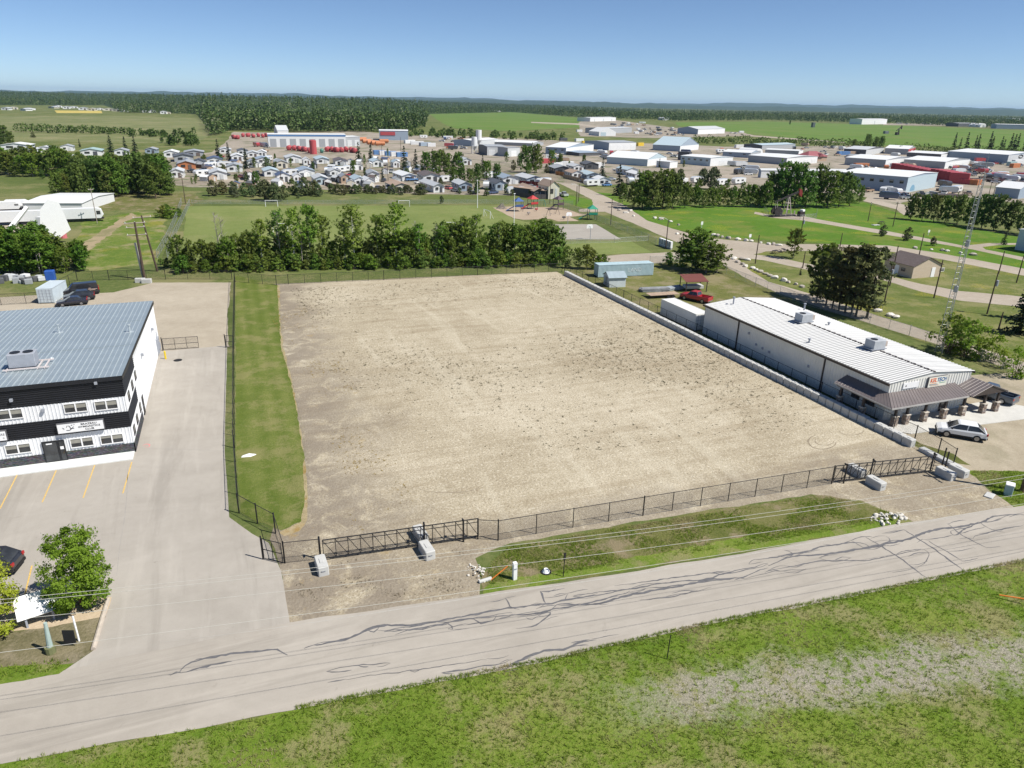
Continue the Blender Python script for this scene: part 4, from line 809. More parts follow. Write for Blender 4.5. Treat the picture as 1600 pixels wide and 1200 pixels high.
# ================================================================ CONTAINERS, SHEDS AND YARD THINGS
def container(name, label, c, L, Wd, Hh, rz, mat, cat='container', ribs=True, doors=True, rib=.28):
    g = thing(name, label, cat, c, rz); mb = MB(); mb.box(-L/2, L/2, -Wd/2, Wd/2, .12, Hh); mb.build('body', mat, g)
    if ribs:
        mb = MB()
        for s_ in (-1, 1): wave_wall(mb, -L/2+.1, L/2-.1, s_*(Wd/2+.004), .25, Hh-.12, rib, .04, 'x', s_)
        mb.build('corrugated_side', mat, g)
    mb = MB()
    for s_ in (-1, 1):
        for e in (-1, 1): mb.box(min(e*L/2, e*(L/2+.03)), max(e*L/2, e*(L/2+.03)), min(s_*Wd/2, s_*(Wd/2-.12)), max(s_*Wd/2, s_*(Wd/2-.12)), .1, Hh+.02)
    mb.box(-L/2-.02, L/2+.02, -Wd/2-.05, -Wd/2+.06, Hh-.08, Hh+.03); mb.box(-L/2-.02, L/2+.02, Wd/2-.06, Wd/2+.05, Hh-.08, Hh+.03); mb.build('frame', mat, g)
    if doors:
        for s_ in (-1, 1):
            d = MB().box(-L/2-.05, -L/2-.004, min(s_*.02, s_*(Wd/2-.14)), max(s_*.02, s_*(Wd/2-.14)), .22, Hh-.12).build('door', mat, g)
            for yy in (.3, .8): MB().tube([(-L/2-.08, s_*yy, .25), (-L/2-.08, s_*yy, Hh-.15)], .025, 5).build('lock_bar', M_HV, d)
            for zz in (.7, 1.2, 1.7, 2.2): MB().box(-L/2-.062, -L/2-.05, min(s_*.1, s_*(Wd/2-.2)), max(s_*.1, s_*(Wd/2-.2)), zz, zz+.05).build('door_rib', M_HV, d)
    return g
M_CBLUE = M('container_pale_blue', (.50, .57, .61), .6, .1, .8); M_CSKY = M('container_sky_blue', (.40, .52, .56), .6, .12, .8); M_CWHITE = M('container_white', (.70, .70, .67), .6, .08, .6)
q = px(79, 474); container('shipping_container', 'pale grey-blue shipping container standing behind the gym beside black cars', (q.x, q.y+3.0, 0), 6.06, 2.44, 2.6, math.radians(80), M_CBLUE)
a_, b_ = px(945, 434), px(1013, 431); cc = (a_+b_)/2; sk = container('shipping_container', 'sky-blue shipping container with white letters in the shop back yard', (cc.x, cc.y+1.4, 0), 12.2, 2.44, 2.6, math.atan2(b_.y-a_.y, b_.x-a_.x), M_CSKY, doors=False)
text_part('lettering', 'LAND', 1.15, M('faded_letter', (.62, .70, .72), .8), sk, (1.9, -1.275, 1.35), RX)
a_, b_ = px(1049, 492), px(1104, 520); cc = (a_+b_)/2; container('cargo_trailer', 'long white box trailer parked against the rear wall of the shop', (66.9, 95.0, 0), 9.8, 2.5, 2.75, math.radians(91), M_CWHITE, 'trailer', ribs=False)
q = px(962, 447); sh = thing('garden_shed', 'small pale shed with blue-grey gable roof in front of the sky-blue container', 'shed', (q.x, q.y+.6, 0), math.radians(-8))
MB().extr([(-1.6, 0), (1.6, 0), (1.6, 1.9), (0, 2.7), (-1.6, 1.9)], 'x', -1.7, 1.7).build('wall', M('shed_wall', (.55, .60, .61), .8), sh)
mb = MB(); mb.plate((-1.9, -1.85, 1.86), (1.9, -1.85, 1.86), (1.9, 0, 2.78), (-1.9, 0, 2.78), .06); mb.plate((1.9, 1.85, 1.86), (-1.9, 1.85, 1.86), (-1.9, 0, 2.78), (1.9, 0, 2.78), .06); mb.build('roof', M('shed_roof', (.30, .37, .41), .6), sh)
MB().box(-1.74, -1.70, -.5, .5, .1, 1.8).build('door', M('shed_door', (.30, .33, .34), .7), sh)
q = px(1089, 456); ln = thing('lean_to', 'open shelter with rusty red metal roof in the shop back yard', 'shelter', (q.x, q.y+1.5, 0), math.radians(-10))
rm = MB(); rm.plate((0, -1.9, 2.0), (.56, -1.9, 2.0), (.56, 1.6, 2.75), (0, 1.6, 2.75), .05); rmm = rm.mesh('roof_sheet', M('rusty_red_metal', (.16, .055, .045), .7, .25, 2))
for k in range(8): link('roof_sheet', rmm, ln, (-2.3+k*.575, 0, 0))
for x_ in (-2.1, 2.1):
    for y_, h_ in ((-1.6, 2.05), (1.3, 2.6)): MB().box(x_-.07, x_+.07, y_-.07, y_+.07, 0, h_).build('post', M_BROWN, ln)
MB().box(-1.6, 2.0, -.6, 1.2, .4, .95).build('bench', M('weathered_white', (.55, .55, .53), .8), ln)
def timber(label, c, n, L, rz, col, dz=.14, cat='timber pile'):
    g = thing('material_pile', label, cat, c, rz)
    m = MB().box(-L/2, L/2, -.11, .11, 0, dz-.01).mesh('plank', M('plank_'+str(col), col, .9, .3, 2))
    for i in range(n): link('plank', m, g, (random.uniform(-.3, .3), (i % 6-2.5)*.26, dz*(i//6)), rz=random.uniform(-.06, .06))
q = px(1022, 455); timber('stack of grey planks lying in the shop back yard', (q.x, q.y, 0), 30, 5.5, math.radians(-8), (.27, .28, .29))
q = px(1052, 452); timber('shorter stack of pale blue-grey planks next to the rusty shelter', (q.x, q.y, 0), 24, 4.0, math.radians(10), (.34, .38, .42))
q = px(1035, 464); tr = thing('flatbed_trailer', 'low wooden flatbed trailer behind the white box trailer', 'trailer', (q.x, q.y, 0), math.radians(-4))
for k in range(7): MB().box(-3, 3, -1.05+k*.3, -1.05+k*.3+.28, .62, .68).build('deck_plank', M('deck_wood', (.40, .30, .22), .9, .25, 2), tr)
for s_ in (-1, 1):
    for x_ in (.6, 1.5): MB().tube([(x_, s_*1.1, .34), (x_, s_*1.3, .34)], .34, 12).build('wheel', M_TYRER, tr)
MB().tube([(-3, -.6, .55), (-4.4, 0, .5), (-3, .6, .55)], .05).build('drawbar', M_BPIPE, tr)
# ---------------------------------------------------------------- roadside things
def simple(name, label, cat, mb, mat, q, rz=0, group=None): return tag(mb.build(name, mat, None, loc=(q.x, q.y, 0)), label, cat, group) if not rz else _rz(tag(mb.build(name, mat, None, loc=(q.x, q.y, 0)), label, cat, group), rz)
def _rz(o, r): o.rotation_euler.z = r; return o
g = simple('marker_post', 'white utility pedestal standing in the ditch grass', 'post', MB().cbox((0, 0, .75), (.32, .28, 1.5), .03), M_SIGNW, px(804, 905))
MB().box(-.1, .1, -.16, -.14, .95, 1.05).build('label_plate', M_HV, g)
def stick(name, label, a, b, za, zb, r, mat, cat='post'):
    o = Vector((a.x, a.y, 0)); return tag(MB().tube([(0, 0, za), (b.x-a.x, b.y-a.y, zb)], r, 6).build(name, mat, None, loc=o), label, cat)
stick('marker_stake', 'orange marker stake leaning beside the culvert end', px(767, 907), px(793, 902), .05, 1.0, .045, M('orange_plastic', (.75, .22, .04), .5), 'stake')
simple('culvert_end', 'pale pipe end at the culvert beside the western approach', 'pipe', MB().tube([(-.5, 0, .1), (.5, 0, .1)], .14, 12), M_BLOCK, px(758, 908), .12)
simple('sign_post', 'thin dark post with a small blade standing in the ditch grass', 'post', MB().tube([(0, 0, 0), (.05, 0, 2.1)], .035, 6).box(-.05, .12, -.02, .02, 1.5, 2.1), M_BPIPE, px(880, 901))
simple('marker_post', 'thin dark post on the near verge below the road', 'post', MB().tube([(0, 0, 0), (.06, 0, 1.9)], .035, 6), M_BPIPE, px(1042, 1030))
g = simple('valve_cover', 'white lump of a valve cover lying in the ditch', 'cover', MB().cyl((0, 0), .34, 0, .3, 10, .16), M_SIGNW, px(853, 894)); MB().cyl((0, 0), .42, 0, .06, 12).build('base_ring', M_PLASTIC, g)
g = simple('utility_box', 'teal and white utility pedestal beside the power pole at right', 'box', MB().cbox((0, 0, .55), (.75, .65, 1.1), .04), M('teal_box', (.30, .42, .44), .6), px(1574, 773), .6); MB().cbox((0, 0, 1.13), (.82, .72, .1), .03).build('lid', M_SIGNW, g)
simple('concrete_pad', 'flat pale slab lying in the grass near the teal pedestal', 'slab', MB().cbox((0, 0, .06), (1.1, .7, .12), .02), M_BLOCK, px(1546, 775), .4)
stick('marker_stake', 'orange marker stake lying on the near verge at the right edge', px(1560, 934), px(1606, 946), .25, .5, .05, M('orange_plastic', (.75, .22, .04), .5), 'stake')
# rock heap by the eastern approach: each rock its own part
def rock_mesh(seed, s=1., n=9):
    r = random.Random(seed); bm = bmesh.new(); bmesh.ops.create_icosphere(bm, subdivisions=2, radius=1)
    ph = [Vector((r.gauss(0, 1), r.gauss(0, 1), r.gauss(0, 1))).normalized() for _ in range(n)]; cut = [r.uniform(.55, .85) for _ in range(n)]
    for v in bm.verts:
        for p_, c_ in zip(ph, cut):
            d = v.co.dot(p_)
            if d > c_: v.co -= p_*(d-c_)
        v.co *= 1+r.uniform(-.04, .04); v.co.z *= .72
    me = bpy.data.meshes.new('rock'); bm.to_mesh(me); bm.free(); return me
M_ROCK = M('pale_rock', (.62, .59, .53), .9, .18, 2, .4, 6); M_ROCKG = M('field_rock', (.40, .36, .31), .9, .3, 2, .4, 6)
RK = [rock_mesh(i) for i in range(5)]
for m in RK: m.materials.append(M_ROCK)
RKG = [m.copy() for m in RK]
for m in RKG: m.materials[0] = M_ROCKG
def scatter_rocks(label, center, sx, sy, n, s0, s1, rz, cat='rock pile'):
    g = thing('rock_pile', label, cat, (center.x, center.y, 0), rz)
    for i in range(n):
        a, u = random.uniform(0, 6.28), math.sqrt(random.random()); s_ = random.uniform(s0, s1)
        o = link('rock', random.choice(RK), g, (math.cos(a)*u*sx, math.sin(a)*u*sy, s_*.35+(.18 if u < .5 else 0)), rz=random.uniform(0, 6)); o.scale = (s_, s_*random.uniform(.6, 1), s_)
scatter_rocks('heap of pale broken rocks in the grass beside the eastern approach', px(1388, 811), 1.9, .9, 46, .10, .26, -.05)
scatter_rocks('scatter of pale broken rubble round the culvert end', px(748, 897), .8, 1.4, 40, .05, .13, .2, 'rubble')
simple('litter', 'white scrap lying on the mown grass strip', 'litter', MB().loft([[(-.7, -.2, 0), (.2, -.35, 0), (.8, 0, 0), (.1, .3, 0), (-.6, .2, 0)], [(-.5, -.1, .12), (.2, -.2, .2), (.6, 0, .1), (.1, .2, .16), (-.4, .1, .1)]]), M_SIGNW, px(388, 712))
simple('bollard', 'yellow bollard beside the gym rear corner', 'bollard', MB().cyl((0, 0), .12, 0, 1.1, 10).cyl((0, 0), .12, 1.1, 1.16, 10, .05), M('bollard_yellow', (.72, .52, .02), .5), px(259, 561))
simple('manhole', 'dark drain cover in the paving near the gym rear corner', 'drain', MB().cyl((0, 0), .55, .012, .03, 16), M_PLASTIC, px(278, 563))
# signboard, posts and kerb by the driveway
a_, b_ = px(34, 985), px(92, 966); d_ = b_-a_; g = thing('sign_board', 'large blank white signboard leaning under the leafy tree by the driveway', 'sign', (a_.x, a_.y, 0), math.atan2(d_.y, d_.x)); Ls = d_.length
MB().plate((-.1, -.05, .72), (Ls+.15, -.05, .72), (Ls+.15, 1.25, 1.75), (-.1, 1.25, 1.75), .10).build('board', M_SIGNW, g)
for x_ in (.35, Ls-.25):
    MB().box(x_-.06, x_+.06, .0, .14, 0, .8).build('post', M_HV, g); MB().box(x_-.06, x_+.06, .95, 1.1, 0, 1.6).build('post', M_HV, g)
g = simple('lamp_stub', 'pale green tapered pipe standing on the lawn by the driveway', 'pole', MB().tube([(0, 0, 0), (.1, .05, 2.3)], [.2, .1], 10), M('pale_green_pipe', (.36, .45, .42), .5), px(80, 1020)); MB().cyl((0, 0), .3, 0, .5, 10).build('base', M('mossy_base', (.16, .17, .08), .9), g)
g = simple('sign_post', 'pale angled post holding a small black sign on the lawn', 'sign', MB().tube([(0, 0, 0), (-.1, .3, 1.8)], .06, 6), M_SIGNW, px(124, 1002)); MB().plate((-.75, -.2, .25), (-.05, -.45, .25), (-.05, -.35, 1.2), (-.75, -.1, 1.2), .05).build('sign_panel', M_DARKF, g)
a_, b_ = px(146, 1016), px(169, 938); tag(MB().tube([(0, 0, .09), ((b_-a_).x*.5, (b_-a_).y*.5, .1), ((b_-a_).x, (b_-a_).y, .09)], .15, 8).build('timber_kerb', M('weathered_wood', (.46, .40, .33), .9, .2, 2), None, loc=(a_.x, a_.y, 0)), 'weathered timber kerb edging the lawn along the driveway', 'kerb')
# ---------------------------------------------------------------- overhead wires and roadside poles
M_WIRE = M('aluminium_wire', (.50, .48, .43), .5, .05); M_POLE = M('creosote_pole', (.085, .06, .045), .9, .25, 2); M_POLEG = M('grey_wood_pole', (.30, .26, .22), .9, .2, 2)
for lab, a_, b_, z in (('upper of the paired overhead wires above the roadside', (800, 852), (1200, 797), 8.6), ('lower of the paired overhead wires above the roadside', (800, 858), (1200, 803), 8.6), ('single overhead wire nearer the road', (800, 883), (1200, 827), 8.2), ('lowest overhead wire above the near side of the road', (60, 1035), (1560, 793), 7.6)):
    A, B = px(*a_, z), px(*b_, z); d = (B-A).normalized(); P = []
    for k in range(41): s_ = -62+k*4.1; q = A+d*(s_-(A.x-12)); P.append((q.x, q.y, z+.0016*((s_-20)**2)*0.35-.2))
    o = tag(MB().tube(P, .012, 5).build('overhead_wire', M_WIRE), lab, 'wire')
def pole(name, label, q, h, r0, mat, arms=(), lean=(0, 0), lamp=False, group=None, cat='pole', tr=False):
    g = thing(name, label, cat, (q.x, q.y, 0), 0, group)
    MB().tube([(0, 0, 0), (lean[0]*.5, lean[1]*.5, h*.5), (lean[0], lean[1], h)], [r0, r0*.85, r0*.65], 8).build('shaft', mat, g)
    for z, l_, a in arms:
        c, s_ = math.cos(a), math.sin(a); f = z/h
        MB().tube([(lean[0]*f-c*l_/2, lean[1]*f-s_*l_/2, z), (lean[0]*f+c*l_/2, lean[1]*f+s_*l_/2, z)], .10, 4).build('crossarm', M_POLEG, g)
        for u in (-.45, 0, .45): MB().cyl((lean[0]*f+c*l_*u, lean[1]*f+s_*l_*u), .05, z+.06, z+.28, 6).build('insulator', M_SIGNW, g)
    if lamp: MB().tube([(lean[0], lean[1], h-.2), (lean[0]-1.2, lean[1]+.2, h+.5), (lean[0]-2.2, lean[1]+.3, h+.55)], .05, 6).build('lamp_arm', M_GPIPE, g); MB().cbox((lean[0]-2.3, lean[1]+.3, h+.52), (.7, .25, .14), .03).build('lamp_head', M_GPIPE, g)
    if tr: MB().cyl((.38, 0), .26, h-2.6, h-1.6, 10).build('transformer', M_HV, g)
    return g
pole('power_pole', 'thick brown power pole at the right edge beside the road', px(1597, 768), 10.5, .24, M('brown_pole', (.16, .10, .06), .9, .25, 2), [(9.6, 2.4, 1.45)])
pole('power_pole', 'power pole with stacked crossarms on the left at the concrete bases', px(226, 437), 11.0, .26, M_POLE, [(10.8, 3.6, .15), (10.0, 3.2, .15), (8.6, 3.4, .15)])
pole('power_pole', 'plainer power pole standing just right of the stacked-crossarm pole', px(246, 424), 11.2, .2, M_POLE, [(10.8, 3.4, .25)], lean=(-1.2, 0))
g = thing('pole_brace', 'pale stub pole propped against the stacked-crossarm pole', 'pole', px(224, 436), 0); MB().tube([(0, 0, 0), (-.35, .1, 7.0)], .2, 8).build('shaft', M('pale_pole', (.55, .52, .46), .8), g)
for lab, q in (('left concrete pole base behind the gym yard', (220, 440)), ('right concrete pole base behind the gym yard', (230, 441))): q = px(*q); tag(link('concrete_block', big, None, (q.x, q.y-.6, 0), rz=1.4), lab, 'block')
# ================================================================ PLANTS
def leafmat(name, dark, mid, light, trans=.25, pn=.35):
    t = NT(name); f = t.mth('ADD', t.mth('MULTIPLY', t.island(), .6), t.mth('MULTIPLY', t.orand(), .4))
    c = t.ramp(f, [(.1, dark), (.5, mid), (.95, light)])
    c = t.mix(pn, c, t.ramp(t.noise(t.pos(), .35, 3), [(.35, dark), (.65, light)]))
    c = t.mix(1., c, t.ocol(), 'MULTIPLY')
    return t.out(c, .7, 0, .2, trans=trans)
L_ASP = leafmat('aspen_leaf', (.085, .150, .018), (.175, .270, .036), (.280, .385, .075), .45)
L_BUSH = leafmat('bush_leaf', (.060, .112, .014), (.130, .205, .028), (.230, .310, .060), .42)
L_BIG = leafmat('broad_leaf', (.055, .105, .018), (.110, .180, .030), (.190, .270, .056), .38)
L_SPR = leafmat('spruce_needle', (.010, .022, .010), (.020, .038, .016), (.038, .060, .026), .1)
L_PINE = leafmat('pine_needle', (.055, .068, .022), (.105, .115, .038), (.175, .172, .062), .3)
L_NEAR = leafmat('garden_leaf', (.115, .170, .014), (.230, .300, .022), (.370, .430, .055), .48)
L_YEL = leafmat('lime_leaf', (.170, .250, .012), (.300, .400, .020), (.430, .500, .050), .4)
L_OLIVE = leafmat('willow_leaf', (.060, .085, .030), (.105, .130, .050), (.170, .190, .085))
M_BARK = M('brown_bark', (.10, .075, .055), .9, .3, 3); M_BARKW = M('aspen_bark', (.58, .56, .50), .85, .25, 4); M_BARKG = M('grey_bark', (.30, .27, .24), .9, .2, 3)
def quads(C, size, r, nrm_up=.0, stretch=1.0, out=0.):
    n = len(C); N = r.normal(size=(n, 3))*.8; N[:, 2] += nrm_up
    if out: O_ = C*np.array([1, 1, 0]); O_ /= np.maximum(np.linalg.norm(O_, axis=1), .2)[:, None]; N += O_*out
    N /= np.linalg.norm(N, axis=1)[:, None]
    A = np.cross(N, r.normal(size=(n, 3))); A /= np.linalg.norm(A, axis=1)[:, None]; B = np.cross(N, A)
    s = (size*r.uniform(.55, 1.3, n))[:, None]; a = A*s*.5*stretch; b = B*s*.5; k = N*s*.10
    V = np.stack([C-a*.9-b*.35, C-a*.1-b+k, C+a-b*.1, C+a*.2+b+k], 1).reshape(-1, 3)
    return V, np.arange(4*n).reshape(-1, 4)
def crown_pts(H, zb, R, shape, nc, cr, per, r, shell=.55, hollow=0.):
    u = r.random(nc)**.9; z = zb+(H-zb)*u; rad = R*shape(u); th = r.uniform(0, 6.283, nc); q = rad*(r.random(nc)**shell)
    C = np.stack([np.cos(th)*q, np.sin(th)*q, z], 1)
    g = r.normal(size=(nc, per, 3)); g /= np.maximum(np.linalg.norm(g, axis=2), .3)[:, :, None]; g *= (r.random((nc, per, 1))**.5)
    sz = cr*r.uniform(.6, 1.35, (nc, 1, 1)); P = C[:, None, :]+g*sz*np.array([1, 1, .75])
    return C, P.reshape(-1, 3)
def mk_tree(nm, leaf, bark, H, zb, R, shape, nc, cr, per, ls, seed, tr=.14, limbs=10, multi=1, shell=.55, up=.4, shoots=0):
    r = np.random.default_rng(seed); C, P = crown_pts(H, zb, R, shape, nc, cr, per, r, shell)
    for k in range(shoots):
        a = r.uniform(0, 6.28); e = r.uniform(.3, 1.3); z = r.uniform(.45, .92)*H; q = R*float(shape(np.array((z-zb)/(H-zb))))*.8; l = r.uniform(.5, 1.1)*H*.16; u = r.random(26)[:, None]
        P = np.concatenate([P, np.array([[math.cos(a)*q, math.sin(a)*q, z]])+u*l*np.array([[math.cos(a)*math.cos(e), math.sin(a)*math.cos(e), math.sin(e)]])+r.normal(0, .012*H, (26, 3))])
    V, F_ = quads(P, ls, r, up+.35, 1., 1.0); V[:, 2] = np.maximum(V[:, 2], .05); cm = fast_mesh('crown', V, F_, leaf)
    mb = MB()
    for m in range(multi):
        a = r.uniform(0, 6.28); o = 0 if multi == 1 else .25*R; bx, by = math.cos(a)*o, math.sin(a)*o; top = H*.9 if multi == 1 else H*r.uniform(.55, .8)
        lx, ly = r.normal(0, .02*H, 2); mb.tube([(bx*.4, by*.4, -.1), (bx+lx*.4, by+ly*.4, H*.35), (bx*1.3+lx, by*1.3+ly, top)], [tr, tr*.75, tr*.18], 6)
    for i in r.choice(nc, min(limbs, nc), False):
        c = C[i]; z0 = max(zb*.6, c[2]-.45*math.hypot(c[0], c[1])-.3); mb.tube([(0, 0, z0), (c[0]*.5, c[1]*.5, (z0+c[2])/2+.1), tuple(c)], [tr*.4, tr*.25, tr*.08], 4, False)
    return nm, mb.mesh('trunk', bark), cm, H
def mk_spruce(leaf, H, R, seed, tiers=17, zb=.4, droop=.35, per=11, sparse=0., sz=.55):
    r = np.random.default_rng(seed); P = []
    for k in range(tiers):
        u = (k+r.uniform(-.3, .3))/tiers; u = min(max(u, 0), .97); z = zb+(H-zb)*u; L = R*(1-u)**.85+.15; n = max(4, int(per*(1-u*.55)))
        for j in range(n):
            if r.random() < sparse: continue
            a = r.uniform(0, 6.28); l = L*r.uniform(.7, 1.1); m = max(3, int(l/.28))
            for s in range(m): w = (s+.6)/m; P.append((math.cos(a)*l*w+r.normal(0, .08), math.sin(a)*l*w+r.normal(0, .08), z-droop*l*w*w+r.normal(0, .07)))
    V, F_ = quads(np.array(P), sz, r, .9, 1.3, .8); cm = fast_mesh('crown', V, F_, leaf)
    return 'spruce_tree', MB().tube([(0, 0, -.1), (0, 0, H*.5), (0, 0, H*.99)], [.2, .13, .02], 6).mesh('trunk', M_BARK), cm, H
def mk_pine(H, seed):
    r = np.random.default_rng(seed); C, P = crown_pts(H, H*.16, 1.95, lambda u: .35+.9*np.sin(np.pi*np.clip(u*.85+.12, 0, 1)), 74, .58, 27, r, .5)
    V, F_ = quads(P, .34, r, .7, 1.4, .8); cm = fast_mesh('crown', V, F_, L_PINE); mb = MB(); mb.tube([(0, 0, -.1), (.1, 0, H*.5), (0, .05, H*.97)], [.17, .12, .03], 7)
    for i in range(26):
        z = H*r.uniform(.16, .9); a = r.uniform(0, 6.28); l = r.uniform(.7, 2.0); mb.tube([(0, 0, z), (math.cos(a)*l, math.sin(a)*l, z+r.uniform(-.1, .5))], [.035, .01], 4, False)
    return 'pine_tree', mb.mesh('trunk', M('dark_bark', (.055, .042, .035), .9, .3, 3)), cm, H
def mk_dead(H, seed):
    r = np.random.default_rng(seed); mb = MB(); mb.tube([(0, 0, -.1), (.1, .1, H*.5), (.2, 0, H)], [.12, .08, .02], 6)
    mt = MB()
    for i in range(34):
        z = H*r.uniform(.35, .97); a = r.uniform(0, 6.28); l = r.uniform(.5, 1.7)*(1.25-z/H); e = (math.cos(a)*l, math.sin(a)*l, z+l*.8); mt.tube([(0.1, 0.05, z), e], [.035, .012], 4, False)
        for q in range(2): b = a+r.uniform(-.9, .9); mt.tube([lerp((0.1, .05, z), e, .55), (e[0]+math.cos(b)*.35, e[1]+math.sin(b)*.35, e[2]+.3)], [.018, .008], 3, False)
    return 'dead_tree', mb.mesh('trunk', M_BARKG), mt.mesh('branches', M_BARKG), H
M_MASS = leafmat('hedge_leaf', (.045, .085, .018), (.095, .155, .034), (.165, .230, .060), .3)
oval = lambda u: .25+.85*np.sin(np.pi*np.clip(u*.86+.12, 0, 1))
dome = lambda u: .55+.5*np.sin(np.pi*np.clip(u*.75+.22, 0, 1))*(1-.35*u)
tall = lambda u: .30+.75*np.sin(np.pi*np.clip(u*.9+.08, 0, 1))**.8
bushy = lambda u: .95*np.sqrt(np.clip(1-(u*1.02)**2, .02, 1))+.05
PR = {}
for i in range(3): PR['aspen%d' % i] = mk_tree('aspen_tree', L_ASP, M_BARKW, 13, 4.2, 1.75, tall, 62, .58, 20, .38, 10+i, .15, 16, shoots=22)
for i in range(4): PR['leafy%d' % i] = mk_tree('poplar_tree', L_BUSH, M_BARKG, 8, .8, 1.9, oval, 64, .55, 20, .38, 20+i, .10, 12, shoots=26)
for i in range(3): PR['shrub%d' % i] = mk_tree('shrub', L_BUSH, M_BARK, 3.4, .1, 1.7, bushy, 46, .48, 20, .32, 30+i, .05, 8, 5)
for i in range(3): PR['big%d' % i] = mk_tree('broadleaf_tree', L_BIG, M_BARK, 12, 1.0, 4.0, dome, 115, .9, 24, .58, 40+i, .24, 16, shoots=24)
for i in range(3): PR['spruce%d' % i] = mk_spruce(L_SPR, 12, 2.5, 50+i)
for i in range(3): PR['pine%d' % i] = mk_pine(12, 60+i)
for i in range(2): PR['dead%d' % i] = mk_dead(10.5, 70+i)
for i in range(2): PR['willow%d' % i] = mk_tree('willow_shrub', L_OLIVE, M_BARK, 5, .2, 2.6, bushy, 70, .62, 22, .42, 80+i, .07, 8, 5)
PR['near0'] = mk_tree('garden_tree', L_NEAR, M_BARK, 6.8, .25, 2.35, lambda u: .55+.6*np.sin(np.pi*np.clip(u*.72+.2, 0, 1))*(1-.45*u), 150, .55, 110, .165, 90, .09, 40, 4, .45, .5, shoots=26)
PR['lime0'] = mk_tree('garden_tree', L_YEL, M_BARK, 6.0, .3, 1.9, dome, 120, .5, 85, .15, 91, .08, 30, 3, .45, .5)
PR['open0'] = mk_tree('shrub', L_NEAR, M_BARK, 4.2, .3, 1.7, oval, 34, .5, 24, .26, 92, .05, 14, 4)
def var(kind):
    ks = [k for k in PR if k.rstrip('0123456789') == kind]; return PR[random.choice(ks)]
def plant(kind, q, h, wf=1., label=None, group=None, cat='tree', col=(1, 1, 1), name=None):
    nm, tm, cm, H = var(kind); s = h/H
    o = thing(name or nm, label, cat, (q.x, q.y, 0), random.uniform(0, 6.28), group); o.scale = (s*wf, s*wf, s)
    tint = tuple(random.uniform(.85, 1.15)*c for c in col)
    link('trunk', tm, o); link('crown' if not nm.startswith('dead') else 'branches', cm, o, col=tint); return o
def row(kind, items, desc, group, cat='tree', wf=1., col=(1, 1, 1), share=False, name=None):
    """items: (x, y base, y top[, width factor[, kind]]) in pixels of the photograph"""
    items = sorted(items, key=lambda i: i[0]); n = len(items)
    for i, it in enumerate(items):
        q = px(it[0], it[1]); h = max(.4, hpx(it[0], it[1], it[2]))
        if n == 1: lab = desc
        elif share is None: lab = desc
        else: lab = desc+', '+('leftmost' if i == 0 else 'rightmost' if i == n-1 else ORD[i]+' from left')
        plant(it[4] if len(it) > 4 else kind, q, h, wf*(it[3] if len(it) > 3 else 1.), lab, group if n > 1 else None, cat, col, name)
def mass(name, label, items, ls, mat, seed, cat='hedge', per=26):
    r = np.random.default_rng(seed); Cs = []
    for it in items:
        q = px(it[0], it[1]); h = max(.8, hpx(it[0], it[1], it[2])); n = per; u = r.random(n); th = r.uniform(0, 6.283, n); rad = h*.42*(it[3] if len(it) > 3 else 1)*np.sqrt(np.clip(1-(u*.95)**2, .05, 1))*r.random(n)**.4
        Cs.append(np.stack([q.x+np.cos(th)*rad, q.y+np.sin(th)*rad, h*(.08+.92*u)], 1))
    V, F_ = quads(np.concatenate(Cs), ls, r, .5); tag(link(name, fast_mesh(name, V, F_, mat)), label, cat, kind='stuff')
R_ = random.Random(11)
# the tree belt behind the gravel lot
row('aspen', [(438, 417, 330), (462, 420, 327), (488, 418, 320), (507, 417, 336), (555, 419, 322, 1.15), (592, 416, 336), (620, 417, 320, 1.2), (655, 416, 350), (722, 414, 338), (743, 414, 336), (780, 412, 346), (412, 419, 342), (540, 419, 345), (692, 414, 352), (835, 410, 346), (861, 410, 352)], 'tall pale-trunked aspen in the belt behind the gravel lot', 'tall aspens behind the lot')
row('dead', [(346, 420, 330), (441, 419, 331), (473, 419, 336), (650, 415, 345), (355, 421, 338), (682, 414, 350)], 'bare grey dead tree among the belt behind the gravel lot', 'dead trees behind the lot')
it = []
for k in range(74):
    x = 282+k*8.0+R_.uniform(-5, 5); yb = 421-(x-280)*.019+R_.uniform(-4, 3); it.append((x, yb, yb-R_.uniform(26, 56)*(1.2 if x > 690 else 1), R_.uniform(.75, 1.2)))
row('leafy', it, 'leafy green poplar in the dense belt behind the gravel lot', 'poplars behind the lot')
it = []
for k in range(58):
    x = 280+k*10.4+R_.uniform(-6, 6); yb = 425-(x-280)*.018+R_.uniform(-2, 2); it.append((x, yb, yb-R_.uniform(12, 26), R_.uniform(.9, 1.3)))
row('shrub', it, 'low green shrub at the foot of the tree belt behind the lot', 'shrubs under the belt', 'shrub')
row('leafy', [(886, 419, 385), (903, 420, 388), (917, 421, 383), (927, 420, 392)], 'small poplar at the far corner of the block wall', 'small trees by the wall corner')
row('shrub', [(935, 421, 400), (943, 420, 398)], 'small shrub beside the sky-blue container', 'shrubs by the container', 'shrub')
row('shrub', [(1065, 420, 384, 1.3, 'leafy'), (1086, 421, 357, 1.25, 'leafy'), (1080, 423, 380, 1.5, 'leafy'), (1103, 427, 378, 1.5, 'leafy'), (1120, 426, 382, 1.3, 'leafy'), (1045, 414, 395)], 'dark bushy tree at the corner of the shop back yard', 'bushes at the yard corner', wf=1.15)
row('pine', [(1275, 474, 402, .9), (1290, 478, 390), (1300, 482, 396), (1310, 486, 388), (1320, 489, 392), (1330, 492, 386), (1337, 495, 384), (1354, 497, 390, 1.15), (1345, 484, 394), (1282, 468, 384, 1.1, 'leafy')], 'dark pine in the clump beside the shop', 'pines beside the shop', wf=1.15)
